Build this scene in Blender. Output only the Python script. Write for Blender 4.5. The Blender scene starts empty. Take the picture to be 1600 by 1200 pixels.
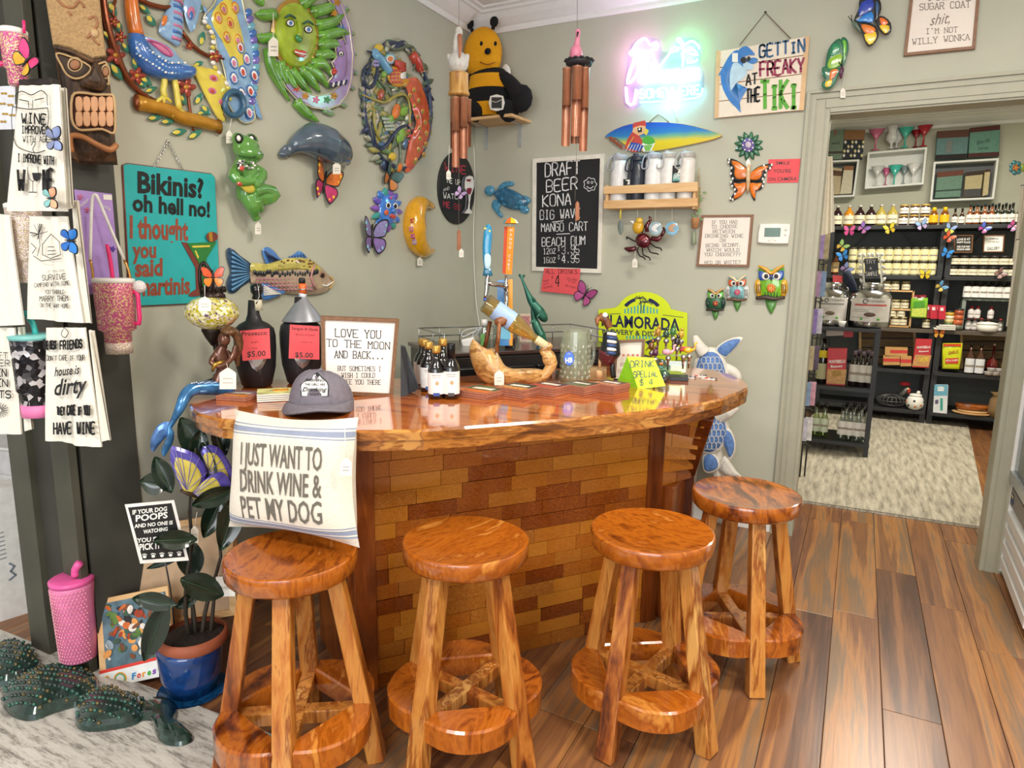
import bpy, math, random
from mathutils import Vector as Ve, Matrix as Mx
random.seed(11)
SC=bpy.context.scene; COL=SC.collection
pi=math.pi; sin=math.sin; cos=math.cos
# ---------- camera ----------
F=1046.; H=1.45; PT=.1724; YW=.4741; RL=.0144
CP=Ve((2.2703,-3.8654,H))
FW=Ve((-sin(YW)*cos(PT),cos(YW)*cos(PT),-sin(PT)))
_r=Ve((cos(YW),sin(YW),0)); _u=_r.cross(FW)
RT=_r*cos(RL)+_u*sin(RL); UP=_u*cos(RL)-_r*sin(RL)
cd=bpy.data.cameras.new('camera'); cam=bpy.data.objects.new('camera',cd); COL.objects.link(cam)
cd.sensor_width=36; cd.lens=F/1600*36; cd.clip_start=.05
R3=Mx((RT,UP,-FW)).transposed()
cam.matrix_world=Mx.Translation(CP)@R3.to_4x4()
SC.camera=cam
# ---------- world, lights, exposure ----------
w=bpy.data.worlds.new('world'); SC.world=w; w.use_nodes=True
bg=w.node_tree.nodes['Background']; bg.inputs[0].default_value=(.93,.96,1,1); bg.inputs[1].default_value=.95
def area(n,loc,sx,sy,e,c,rot=(0,0,0)):
    l=bpy.data.lights.new(n,'AREA'); l.shape='RECTANGLE'; l.size=sx; l.size_y=sy; l.energy=e; l.color=c
    o=bpy.data.objects.new(n,l); o.location=loc; o.rotation_euler=rot; COL.objects.link(o); return o
area('ceiling_lamp_glow',(2.3,-1.9,2.95),1.2,.3,34,(1,.93,.82))
area('ceiling_lamp_glow',(3.6,-3.2,2.95),1.2,.3,48,(1,.93,.82))
area('ceiling_lamp_glow',(1.2,-4.6,2.95),1.2,.3,45,(1,.94,.84))
area('ceiling_lamp_glow',(2.9,2.2,2.95),1.0,.3,60,(1,.93,.8))
area('shop_window_light',(3.2,-7.4,1.7),3.4,1.8,85,(.93,.97,1),(pi/2,0,0))
vs=SC.view_settings; vs.view_transform='Standard'; vs.look='None'; vs.gamma=1; vs.use_curve_mapping=False; vs.exposure=.5
# ---------- rays ----------
def ray(px,py): return FW+RT*((px-800)/F)-UP*((py-600)/F)
def hit(px,py,O,N):
    d=ray(px,py); return CP+d*((O-CP).dot(N)/d.dot(N))
def onz(px,py,z): return hit(px,py,Ve((0,0,z)),Ve((0,0,1)))
# ---------- materials ----------
def lin(h):
    if not isinstance(h,str): return (*h[:3],1)
    h=h.lstrip('#'); o=[]
    for i in (0,2,4):
        c=int(h[i:i+2],16)/255; o.append(c/12.92 if c<.04045 else ((c+.055)/1.055)**2.4)
    return (*o,1)
MC={}
def newmat(k):
    a=bpy.data.materials.new(k); a.use_nodes=True; nt=a.node_tree; return a,nt,nt.nodes['Principled BSDF']
def m(h,r=.5,me=0,co=0,em=0,v=.10,sc=25,bp=0,emc=None):
    k=('m',h,r,me,co,em,v,sc,bp)
    if k in MC: return MC[k]
    a,nt,p=newmat('paint_'+h.strip('#')); N=nt.nodes.new; L=nt.links.new
    p.inputs['Roughness'].default_value=r; p.inputs['Metallic'].default_value=me; p.inputs['Coat Weight'].default_value=co
    p.inputs['Coat Roughness'].default_value=.08
    tc=N('ShaderNodeTexCoord'); n=N('ShaderNodeTexNoise'); n.inputs['Scale'].default_value=sc; n.inputs['Detail'].default_value=2
    L(tc.outputs['Object'],n.inputs['Vector'])
    mr=N('ShaderNodeMapRange'); mr.inputs[1].default_value=.3; mr.inputs[2].default_value=.7; mr.inputs[3].default_value=1-v; mr.inputs[4].default_value=1+v*.6
    L(n.outputs['Fac'],mr.inputs[0])
    mx=N('ShaderNodeVectorMath'); mx.operation='SCALE'; mx.inputs[0].default_value=lin(h)[:3]; L(mr.outputs[0],mx.inputs['Scale'])
    L(mx.outputs[0],p.inputs['Base Color'])
    if bp:
        b=N('ShaderNodeBump'); b.inputs['Strength'].default_value=bp; b.inputs['Distance'].default_value=.01; L(n.outputs['Fac'],b.inputs['Height']); L(b.outputs[0],p.inputs['Normal'])
    if em:
        p.inputs['Emission Color'].default_value=lin(emc or h); p.inputs['Emission Strength'].default_value=em
    MC[k]=a; return a
def glass(h='#ffffff',mixv=.12,r=.02,df=0):
    mixv*=.6; k=('g',h,mixv,df)
    if k in MC: return MC[k]
    a,nt,p=newmat('glass_'+h.strip('#')); N=nt.nodes.new; L=nt.links.new
    t=N('ShaderNodeBsdfTransparent'); t.inputs[0].default_value=lin(h); g=N('ShaderNodeBsdfGlossy'); g.inputs['Roughness'].default_value=r
    lw=N('ShaderNodeLayerWeight'); lw.inputs[0].default_value=.35
    mr=N('ShaderNodeMapRange'); mr.inputs[3].default_value=mixv; mr.inputs[4].default_value=.55; L(lw.outputs['Facing'],mr.inputs[0])
    mx=N('ShaderNodeMixShader'); L(mr.outputs[0],mx.inputs[0]); L(t.outputs[0],mx.inputs[1]); L(g.outputs[0],mx.inputs[2])
    if df:
        d=N('ShaderNodeBsdfDiffuse'); d.inputs[0].default_value=lin(h); m2=N('ShaderNodeMixShader'); m2.inputs[0].default_value=df; L(mx.outputs[0],m2.inputs[1]); L(d.outputs[0],m2.inputs[2]); mx=m2
    L(mx.outputs[0],nt.nodes['Material Output'].inputs[0]); MC[k]=a; return a
def ramp(nt,stops):
    r=nt.nodes.new('ShaderNodeValToRGB'); e=r.color_ramp.elements
    while len(e)<len(stops): e.new(.5)
    for i,(p,c) in enumerate(stops): e[i].position=p; e[i].color=lin(c)
    return r
def wood(k,cols,st=(1,14,14),sc=3,rough=.35,coat=0,rnd=.5,grain=.35,dist=1.2,bump=.05,srnd=0):
    """streaky procedural wood; st stretches object space, rnd varies the tone per object"""
    if ('w',k) in MC: return MC[('w',k)]
    a,nt,p=newmat(k); N=nt.nodes.new; L=nt.links.new
    p.inputs['Roughness'].default_value=rough; p.inputs['Coat Weight'].default_value=coat; p.inputs['Coat Roughness'].default_value=.06
    tc=N('ShaderNodeTexCoord'); oi=N('ShaderNodeObjectInfo'); mu=N('ShaderNodeMath'); mu.operation='MULTIPLY'; mu.inputs[1].default_value=37
    L(oi.outputs['Random'],mu.inputs[0])
    mp=N('ShaderNodeMapping'); mp.inputs['Scale'].default_value=st; L(tc.outputs['Object'],mp.inputs[0]); 
    ad=N('ShaderNodeVectorMath'); ad.operation='ADD'; L(mp.outputs[0],ad.inputs[0]); L(mu.outputs[0],ad.inputs[1])
    n1=N('ShaderNodeTexNoise'); n1.inputs['Scale'].default_value=sc; n1.inputs['Detail'].default_value=3; n1.inputs['Distortion'].default_value=dist; L(ad.outputs[0],n1.inputs['Vector'])
    n2=N('ShaderNodeTexNoise'); n2.inputs['Scale'].default_value=sc*7; n2.inputs['Detail'].default_value=2; n2.inputs['Distortion'].default_value=.6; L(ad.outputs[0],n2.inputs['Vector'])
    # tone = noise + per-object random
    a1=N('ShaderNodeMath'); a1.operation='MULTIPLY_ADD'; a1.inputs[1].default_value=grain; L(n2.outputs['Fac'],a1.inputs[0]); L(n1.outputs['Fac'],a1.inputs[2])
    a2=N('ShaderNodeMath'); a2.operation='MULTIPLY_ADD'; a2.inputs[1].default_value=rnd; L(oi.outputs['Random'],a2.inputs[0]); L(a1.outputs[0],a2.inputs[2])
    mr=N('ShaderNodeMapRange'); mr.inputs[1].default_value=.36+grain*.5-rnd*.05; mr.inputs[2].default_value=.64+grain*.5+rnd*1.05; L(a2.outputs[0],mr.inputs[0])
    r=ramp(nt,[(i/(len(cols)-1),c) for i,c in enumerate(cols)]); L(mr.outputs[0],r.inputs[0]); L(r.outputs[0],p.inputs['Base Color'])
    if bump:
        b=N('ShaderNodeBump'); b.inputs['Strength'].default_value=bump; b.inputs['Distance'].default_value=.005; L(n2.outputs['Fac'],b.inputs['Height']); L(b.outputs[0],p.inputs['Normal'])
    MC[('w',k)]=a; return a
# ---------- mesh builder ----------
def smo(P,n=3,closed=True):
    P=[tuple(p) for p in P]; o=[]; N=len(P)
    for i in range(N if closed else N-1):
        g=lambda j:P[j%N] if closed else P[max(0,min(N-1,j))]
        a,b,c,d=g(i-1),g(i),g(i+1),g(i+2)
        for k in range(n):
            t=k/n; o.append(tuple(.5*((2*b[x])+(-a[x]+c[x])*t+(2*a[x]-5*b[x]+4*c[x]-d[x])*t*t+(-a[x]+3*b[x]-3*c[x]+d[x])*t**3) for x in range(len(b))))
    if not closed: o.append(P[-1])
    return o
TXC={}
def glyphs(s,bold=0,shear=0,spc=1):
    k=(s,bold,shear,spc)
    if k in TXC: return TXC[k]
    c=bpy.data.curves.new('t','FONT'); c.body=s; c.offset=bold; c.shear=shear; c.resolution_u=2; c.space_character=spc; c.align_x='CENTER'
    o=bpy.data.objects.new('t',c); me=o.to_mesh()
    v=[(q.co.x,q.co.y) for q in me.vertices]; f=[tuple(q.vertices) for q in me.polygons]
    o.to_mesh_clear(); bpy.data.objects.remove(o); bpy.data.curves.remove(c)
    TXC[k]=(v,f); return v,f
GL=dict(A="002640 1232",B="0006364544330333 3342413000",C="4536160501103041",D="00062645412000",E="46060040 0333",F="460600 0333",G="45361605011030414323",H="0006 4046 0343",I="1030 2026 1636",J="464130100102",K="0006 460340",L="060040",M="0006234640",N="00064046",O="103041453616050110",P="00063645443303",Q="103041453616050110 2140",R="00063645443303 2340",S="453616050413334241301001",T="0646 2620",U="060110304146",V="062046",W="0610233046",X="0046 0640",Y="062346 2320",Z="06460040")
GL.update({'0':"103041453616050110",'1':"152620 1030",'2':"05163645440040",'3':"05163645443323 334241301001",'4':"30360242",'5':"460603334241301001",'6':"453616050110304142330302",'7':"064610",'8':"13334445361605041302011030414233",'9':"011030414536160504133344",'$':"453616050413334241301001 2720",'?':"0516364544332322 2021",'!':"2622 2021",'&':"40051626250201103042","'":"2625",',':"2110",'.':"2021",'-':"1333",':':"2122 2425",'%':"0046"})
class MB:
    def __init__(s): s.v=[];s.f=[];s.i=[];s.s=[];s.mt=[];s.M=None;s.mk=[]
    def add(s,vs,fs,mt,sm=False):
        if mt not in s.mt: s.mt.append(mt)
        k=s.mt.index(mt); b=len(s.v)
        s.v+=[tuple(s.M@Ve(p)) for p in vs] if s.M else [tuple(p) for p in vs]
        for f in fs: s.f.append([b+q for q in f]); s.i.append(k); s.s.append(sm)
        return s
    def mark(s): s.mk.append((len(s.v),len(s.f))); return s
    def box(s,c,d,mt,R=None,tp=1):
        vs=[]
        for z in (-.5,.5):
            q=tp if z>0 else 1
            for x,y in ((-.5,-.5),(.5,-.5),(.5,.5),(-.5,.5)):
                p=Ve((x*d[0]*q,y*d[1]*q,z*d[2])); p=R@p if R else p; vs.append(p+Ve(c))
        return s.add(vs,[(3,2,1,0),(4,5,6,7),(0,1,5,4),(1,2,6,5),(2,3,7,6),(3,0,4,7)],mt)
    def beam(s,a,b,w,d,mt,side=(1,0,0),w2=None,d2=None):
        a=Ve(a);b=Ve(b);t=(b-a).normalized(); u=(Ve(side)-t*t.dot(Ve(side))).normalized(); n=t.cross(u); vs=[]
        for P,ww,dd in ((a,w,d),(b,w2 or w,d2 or d)):
            for x,y in ((-.5,-.5),(.5,-.5),(.5,.5),(-.5,.5)): vs.append(P+u*(x*ww)+n*(y*dd))
        return s.add(vs,[(3,2,1,0),(4,5,6,7),(0,1,5,4),(1,2,6,5),(2,3,7,6),(3,0,4,7)],mt)
    def tube(s,P,r,mt,n=8,closed=False,fl=1,sm=True):
        P=[Ve(p) for p in P]; N=len(P); R=list(r) if isinstance(r,(list,tuple)) else [r]*N
        if len(R)<N: R=[R[min(len(R)-1,int(i*(len(R)-1)/(N-1)))]+(R[min(len(R)-1,int(i*(len(R)-1)/(N-1))+1)]-R[min(len(R)-1,int(i*(len(R)-1)/(N-1)))])*((i*(len(R)-1)/(N-1))%1) for i in range(N)]
        T=[]
        for i in range(N):
            if closed: t=P[(i+1)%N]-P[i-1]
            else: t=P[min(i+1,N-1)]-P[max(i-1,0)]
            T.append(t.normalized() if t.length>1e-9 else Ve((0,0,1)))
        ref=Ve((0,0,1)) if abs(T[0].z)<.9 else Ve((1,0,0))
        u=(ref-T[0]*ref.dot(T[0])).normalized(); vs=[];fs=[]
        for i in range(N):
            u=(u-T[i]*u.dot(T[i])).normalized(); w_=T[i].cross(u)
            for k in range(n):
                a=2*pi*k/n; vs.append(P[i]+(u*cos(a)*fl+w_*sin(a))*R[i])
        for i in range(N if closed else N-1):
            j=(i+1)%N
            for k in range(n): fs.append((i*n+k,i*n+(k+1)%n,j*n+(k+1)%n,j*n+k))
        if not closed: fs.append(tuple(range(n-1,-1,-1))); fs.append(tuple((N-1)*n+k for k in range(n)))
        return s.add(vs,fs,mt,sm)
    def lathe(s,prof,mt,n=20,ax='y',c=(0,0,0),sx=1,sz=1,sm=True,cap=True,a0=0,a1=1):
        vs=[];fs=[]; full=abs(a1-a0)>=.999; nn=n if full else n+1
        for r,h in prof:
            for k in range(nn):
                a=2*pi*(a0+(a1-a0)*k/n); x=r*cos(a)*sx; z=r*sin(a)*sz
                vs.append((c[0]+x,c[1]+h,c[2]+z) if ax=='y' else (c[0]+x,c[1]+z,c[2]+h))
        for i in range(len(prof)-1):
            for k in range(n):
                j=(k+1)%nn; q=(i*nn+k,(i+1)*nn+k,(i+1)*nn+j,i*nn+j); fs.append(q if ax=='y' else q[::-1])
        if cap and full:
            a=tuple(range(nn)); b=tuple((len(prof)-1)*nn+k for k in range(nn))
            fs.append(a if ax=='y' else a[::-1]); fs.append(b[::-1] if ax=='y' else b)
        return s.add(vs,fs,mt,sm)
    def ell(s,c,rad,mt,n=12,rz=0,R=None):
        if not isinstance(rad,(tuple,list)): rad=(rad,)*3
        Q=R or (Mx.Rotation(rz,3,'Z') if rz else None); c=Ve(c); vs=[c+(Q@Ve((0,-rad[1],0)) if Q else Ve((0,-rad[1],0)))];fs=[]; h=max(4,n//2)
        for i in range(1,h):
            a=-pi/2+pi*i/h
            for k in range(n):
                b=2*pi*k/n; p=Ve((rad[0]*cos(a)*cos(b),rad[1]*sin(a),rad[2]*cos(a)*sin(b))); vs.append(c+(Q@p if Q else p))
        p=Ve((0,rad[1],0)); vs.append(c+(Q@p if Q else p)); e=len(vs)-1
        for k in range(n):
            fs.append((0,1+k,1+(k+1)%n)); fs.append((e,e-n+(k+1)%n,e-n+k))
        for i in range(h-2):
            for k in range(n): a=1+i*n; j=(k+1)%n; fs.append((a+k,a+n+k,a+n+j,a+j))
        return s.add(vs,fs,mt,True)
    def prism(s,P,z0,z1,mt,ch=0,mt2=None):
        P=[(p[0],p[1]) for p in P]; N=len(P); ar=sum(P[i][0]*P[(i+1)%N][1]-P[(i+1)%N][0]*P[i][1] for i in range(N))
        if ar<0: P=P[::-1]
        L=[(P,z0),(P,z1)]
        if ch:
            Q=[]
            for i in range(N):
                a=Ve(P[i-1]);b=Ve(P[i]);c=Ve(P[(i+1)%N]); e1=(b-a); e2=(c-b)
                if e1.length<1e-9 or e2.length<1e-9: Q.append(P[i]); continue
                e1.normalize(); e2.normalize(); n=Ve((-e1.y-e2.y,e1.x+e2.x)); n=n.normalized() if n.length>.2 else Ve((0,0)); Q.append((b.x+n.x*ch,b.y+n.y*ch))
            L=[(P,z0),(P,z1-ch),(Q,z1)]
        vs=[(x,y,z) for p,z in L for x,y in p]; fs=[tuple(range(N-1,-1,-1))]; k=len(L)
        for j in range(k-1):
            for i in range(N): fs.append((j*N+i,j*N+(i+1)%N,(j+1)*N+(i+1)%N,(j+1)*N+i))
        s.add(vs,fs,mt)
        top=[vs[(k-1)*N+i] for i in range(N)]
        return s.add(top,[tuple(range(N))],mt2 or mt)
    def dome(s,P,z0,h,mt,n=4,c=None,back=True,mt2=None,k2=0,pw=1):
        N=len(P); ar=sum(P[i][0]*P[(i+1)%N][1]-P[(i+1)%N][0]*P[i][1] for i in range(N))
        P=[(p[0],p[1]) for p in P]
        if ar<0: P=P[::-1]
        if c is None: c=(sum(p[0] for p in P)/N,sum(p[1] for p in P)/N)
        vs=[];
        for k in range(n):
            a=k/n*pi/2; q=cos(a)**pw; z=z0+h*sin(a); vs+=[(c[0]+(x-c[0])*q,c[1]+(y-c[1])*q,z) for x,y in P]
        vs.append((c[0],c[1],z0+h)); e=len(vs)-1
        for k in range(n-1):
            s.add(vs[k*N:(k+2)*N],[(i,(i+1)%N,N+(i+1)%N,N+i) for i in range(N)],mt if k>=k2 else (mt2 or mt),True)
        s.add(vs[(n-1)*N:],[(i,(i+1)%N,N) for i in range(N)],mt,True)
        if back: s.add(vs[:N],[tuple(range(N-1,-1,-1))],mt2 or mt)
        return s
    def grid(s,nx,ny,fn,mt,sm=True,flip=False):
        vs=[fn(i/nx,j/ny) for j in range(ny+1) for i in range(nx+1)]; W_=nx+1
        fs=[(j*W_+i,j*W_+i+1,(j+1)*W_+i+1,(j+1)*W_+i) for j in range(ny) for i in range(nx)]
        if flip: fs=[f[::-1] for f in fs]
        return s.add(vs,fs,mt,sm)
    def bar(s,a,b,w,z,mt,th=.0008):   # flat stroke lying at height z
        a=Ve(a[:2]);b=Ve(b[:2]);d=b-a
        if d.length<1e-9: return s
        d.normalize(); n=Ve((-d.y,d.x))*w/2; d=d*w*.3; q=[a-d-n,b+d-n,b+d+n,a-d+n]
        return s.add([(p.x,p.y,z) for p in q],[(0,1,2,3)],mt)
    def line(s,P,w,z,mt,closed=False):
        for i in range(len(P)-(0 if closed else 1)): s.bar(P[i],P[(i+1)%len(P)],w,z,mt)
        return s
    def txt(s,st,A,B,Hv,z,mt,bold=0,shear=0,spc=1):
        """outline letters: A,B baseline ends, Hv the cap-height vector, all in local u,v"""
        v,f=glyphs(st,bold,shear,spc)
        if not v: return s
        x0=min(p[0] for p in v);x1=max(p[0] for p in v); hh=.73; A=Ve(A[:2]);B=Ve(B[:2]);Hv=Ve(Hv[:2])
        return s.add([(*(A+(B-A)*((x-x0)/(x1-x0))+Hv*(y/hh)),z) for x,y in v],f,mt)
    def pen(s,st,A,B,Hv,z,mt,pw=.1,serif=False,jit=0):
        """stroke letters drawn with a pen of width w (share of cap height)"""
        A=Ve(A[:2]);B=Ve(B[:2]);Hv=Ve(Hv[:2]); n=max(1,len(st)*1.0-.25); W_=Hv.length*pw
        for i,ch in enumerate(st):
            g=GL.get(ch.upper()); 
            if not g: continue
            sc=.82 if (ch.islower() ) else 1
            dy=random.uniform(-jit,jit)
            for pl in g.split():
                q=[(int(pl[k]),int(pl[k+1])) for k in range(0,len(pl),2)]
                T=lambda x,y:A+(B-A)*((i+x/4*.72)/n)+Hv*(y/6*sc+dy)
                pts=[T(x,y) for x,y in q]
                if jit: pts=[Ve(p) for p in smo(pts,2,False)]
                s.line(pts,W_,z,mt)
                if serif and len(q)>1:
                    for e in (0,-1):
                        x,y=q[e]
                        if y in (0,6): s.bar(T(x-.75,y),T(x+.75,y),W_*.9,z,mt)
        return s
    def build(s,name,par=None,bev=0,mods=(),sub=0):
        me=bpy.data.meshes.new(name); me.from_pydata(s.v,[],s.f)
        for q in s.mt: me.materials.append(q)
        me.polygons.foreach_set('material_index',s.i); me.polygons.foreach_set('use_smooth',s.s); me.update()
        o=bpy.data.objects.new(name,me); COL.objects.link(o)
        if par: o.parent=par
        if bev:
            b=o.modifiers.new('b','BEVEL'); b.width=bev; b.segments=2; b.limit_method='ANGLE'; b.angle_limit=.6
        for k in mods:
            if k[0]=='R': b=o.modifiers.new('r','REMESH'); b.mode='VOXEL'; b.voxel_size=k[1]; b.use_smooth_shade=True; c=o.modifiers.new('s','SMOOTH'); c.iterations=k[2] if len(k)>2 else 4; c.factor=.6
        if sub: b=o.modifiers.new('ss','SUBSURF'); b.levels=sub; b.render_levels=sub
        return o
def tagit(o,label=None,cat=None,group=None,kind=None):
    for k,v in (('label',label),('category',cat),('group',group),('kind',kind)):
        if v: o[k]=v
    return o
def struct(name,mb,bev=0,par=None):
    o=mb.build(name,par,bev)
    if not par: o['kind']='structure'
    return o
BU=Ve((.609,.793,0)); BN=Ve((.793,-.609,0)) # bar direction and outward normal
class T:
    """a thing: an Empty (or one mesh) with right/up/out axes; p() turns a photo pixel into its own plane"""
    def __init__(s,name,label,cat,fr,px,py,group=None):
        s.n,s.l,s.c,s.g=name,label,cat,group; s.e=None; k=fr[0]; Z=Ve((0,0,1))
        if k=='A': s.W=Ve((1,0,0)); s.O=hit(px,py,Ve((fr[1],0,0)),s.W)
        elif k=='B': s.W=Ve((0,-1,0)); s.O=hit(px,py,Ve((0,-fr[1],0)),s.W)
        elif k=='Z':
            s.O=onz(px,py,fr[1]); d=CP-s.O; d.z=0; d.normalize()
            if len(fr)>2: s.O=s.O-d*fr[2]
            if len(fr)>3: d=Mx.Rotation(fr[3],3,'Z')@d
            s.W=d
        elif k=='Q': # plane through point with out-normal, origin by pixel
            s.W=Ve(fr[2]).normalized(); s.O=hit(px,py,Ve(fr[1]),s.W)
        s.U=Z.cross(s.W).normalized(); s.V=s.W.cross(s.U)
        s.M=Mx((s.U,s.V,s.W)).transposed().to_4x4(); s.M.translation=s.O
        a=s.p(px,py);b=s.p(px+1,py); s.k=abs(b[0]-a[0])
        s.mb=MB()
    def p(s,px,py,w=0):
        q=hit(px,py,s.O+s.W*w,s.W)-s.O; return (q.dot(s.U),q.dot(s.V))
    def P(s,px,py,w=0): return (*s.p(px,py,w),w)
    def pp(s,L,w=0): return [s.p(x,y,w) for x,y in L]
    def PP(s,L,w=0): return [s.P(q[0],q[1],q[2] if len(q)>2 else w) for q in L]
    def h(s,px,y0,y1,w=0): return Ve(s.p(px,y1,w))-Ve(s.p(px,y0,w))
    def root(s):
        if not s.e:
            s.e=bpy.data.objects.new(s.n,None); s.e.empty_display_size=.05; COL.objects.link(s.e); s.e.matrix_world=s.M; tagit(s.e,s.l,s.c,s.g)
        return s.e
    def part(s,name,mb=None,label=None,par=None,**k):
        q=mb or s.mb
        if q.mk:   # one object per marked piece
            mk=[x for x in q.mk if x[0]<len(q.v)]; 
            if mk[0][0]>0: mk=[(0,0)]+mk
            mk.append((len(q.v),len(q.f)))
            for (v0,f0),(v1,f1) in zip(mk,mk[1:]):
                b=MB(); b.v=q.v[v0:v1]; b.f=[[x-v0 for x in f] for f in q.f[f0:f1]]; b.s=q.s[f0:f1]; us=sorted(set(q.i[f0:f1])); b.mt=[q.mt[i] for i in us]; b.i=[us.index(i) for i in q.i[f0:f1]]
                o=b.build(name,par or s.root(),**k)
                if label: o['label']=label
            return o
        o=q.build(name,par or s.root(),**k)
        if label: o['label']=label
        if mb is None: s.mb=MB()
        return o
    def solo(s,mb=None,**k):
        o=(mb or s.mb).build(s.n,**k); o.matrix_world=s.M; tagit(o,s.l,s.c,s.g); return o
    # letters from pixels
    def tx(s,mb,st,xl,yl,xr,yr,hpx,w,mt,style='s',**k):
        A=s.p(xl,yl,w);B=s.p(xr,yr,w); Hv=s.h((xl+xr)/2,(yl+yr)/2,(yl+yr)/2-hpx,w)
        return mb.txt(st,A,B,Hv,w,mt,**k) if style=='s' else mb.pen(st,A,B,Hv,w,mt,**k)
class G(T):
    """a thing standing in room coordinates"""
    def __init__(s,name,label,cat,loc,rz=0,group=None):
        s.n,s.l,s.c,s.g=name,label,cat,group; s.e=None; s.O=Ve(loc); s.M=Mx.Translation(s.O)@Mx.Rotation(rz,4,'Z'); s.mb=MB()
def ellp(cx,cy,rx,ry,n=20,a=0):
    return [(cx+rx*cos(t)*cos(a)-ry*sin(t)*sin(a),cy+rx*cos(t)*sin(a)+ry*sin(t)*cos(a)) for t in [2*pi*i/n for i in range(n)]]
def clone(o,mat,label=None,group=None,par=None):
    c=o.copy(); COL.objects.link(c); c.parent=par
    if par is None: c.matrix_world=mat
    if label: c['label']=label
    if group: c['group']=group
    for ch in o.children: clone(ch,None,par=c)
    return c
# ================= SETTING =================
WALL=m('#bcbcab',.75,v=.03,sc=6); WHITE=m('#eeedea',.45,v=.02); CASE=m('#a9a793',.45,v=.04); CEIL=m('#efece8',.8,v=.02)
CZ=2.985
a=MB().box((-.07,-1.2,CZ/2),(.14,2.4,CZ),WALL); struct('wall_left',a)
a=MB().box(((2.055-.14)/2,.06,CZ/2),(2.195,.12,CZ),WALL).box((4.06,.06,CZ/2),(2.28,.12,CZ),WALL).box((2.4875,.06,(2.235+CZ)/2),(.865,.12,CZ-2.235),WALL); struct('wall_back',a)
a=MB().box((5.26,-4,CZ/2),(.12,8.1,CZ),WALL); struct('wall_right',a)
a=MB().box((-2.2,-4,CZ/2),(.12,8.1,CZ),WHITE); struct('wall_far_left',a)
a=MB().box((1.5,-2,CZ+.05),(7.8,12.6,.1),CEIL); struct('ceiling',a)
# far room
FY=4.2
a=MB().box((2.7,FY+.06,CZ/2),(3.4,.12,CZ),WALL); struct('wall_storeroom_back',a)
a=MB().box((1.22,2.16,CZ/2),(.12,4.08,CZ),WALL); struct('wall_storeroom_left',a)
a=MB().box((4.1,2.16,CZ/2),(.12,4.08,CZ),WALL); struct('wall_storeroom_right',a)
# crown mouldings: stepped profile swept along the wall
def crown(name,p0,p1,out,drop=.128):
    pr=[(0,0),(.012,0),(.016,.012),(.016,.03),(.028,.036),(.06,.066),(.082,.095),(.094,.1),(.1,.112),(.12,.118),(.12,.128),(0,.128)]
    p0=Ve(p0);p1=Ve(p1);o=Ve(out); mi=[]
    d=(p1-p0).normalized(); vs=[];N=len(pr)
    for P,sg in ((p0,1),(p1,-1)):
        for a_,b_ in pr: vs.append(P+o*a_+Ve((0,0,CZ-drop+b_))+d*(sg*a_))
    fs=[(i,(i+1)%N,N+(i+1)%N,N+i) for i in range(N)]
    struct(name,MB().add(vs,fs,WHITE))
crown('trim_1',(0,-2.5,0),(0,0,0),(1,0,0)); crown('trim_2',(0,0,0),(5.2,0,0),(0,-1,0)); crown('trim_3',(1.28,FY,0),(4.04,FY,0),(0,-1,0))
# door casing (fluted), head and jamb lining
def cas(name,x0,x1,z0,z1,vert):
    a=MB(); w=x1-x0 if vert else z1-z0
    st=[(0,.15,.026),(.15,.24,.014),(.24,.40,.021),(.40,.47,.013),(.47,.80,.017),(.80,.86,.011),(.86,1,.015)]
    for s0,s1,t in st:
        if vert=='L' : a.box((x0+w*(s0+s1)/2,-t/2,(z0+z1-w*s0)/2),(w*(s1-s0),t,z1-w*s0-z0),CASE)
        elif vert=='R': a.box((x1-w*(s0+s1)/2,-t/2,(z0+z1-w*s0)/2),(w*(s1-s0),t,z1-w*s0-z0),CASE)
        else: a.box(((x0+x1)/2,-t/2,z1-w*(s0+s1)/2),(x1-x0-2*w*s1-.0005,t,w*(s1-s0)),CASE)
    struct(name,a)
cas('trim_4',1.942,2.055,0,2.346,'L'); cas('trim_5',2.92,3.033,0,2.346,'R'); cas('trim_6',1.942,3.033,2.235,2.346,'')
a=MB().box((2.05,.06,1.115),(.012,.125,2.23),CASE).box((2.925,.06,1.115),(.012,.125,2.23),CASE).box((2.4875,.06,2.232),(.88,.125,.012),CASE); struct('trim_7',a)
a=MB().box((.97,-.008,.05),(1.94,.016,.1),WHITE).box((.97,-.006,.106),(1.94,.01,.012),WHITE); struct('baseboard_back',a,bev=.002)
a=MB().box((.008,-1.2,.05),(.016,2.36,.1),WHITE).box((.006,-1.2,.106),(.01,2.36,.012),WHITE); struct('baseboard_left',a,bev=.002)
# dark cased end of the left wall
DK=m('#3d3d36',.55,v=.16,sc=9); DK2=m('#4b4a3f',.55,v=.16,sc=9)
a=MB().prism([(-.41,-2.6),(-.04,-2.575),(.004,-2.402),(-.41,-2.402)],0,CZ,DK); t=struct('wall_end',a)
a=MB()
for x0,x1,dm in ((-.41,-.29,DK2),(-.14,-.04,DK2)): a.box(((x0+x1)/2,-2.602,CZ/2),(x1-x0,.03,CZ),dm)
struct('trim_8',a,bev=.003)
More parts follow.
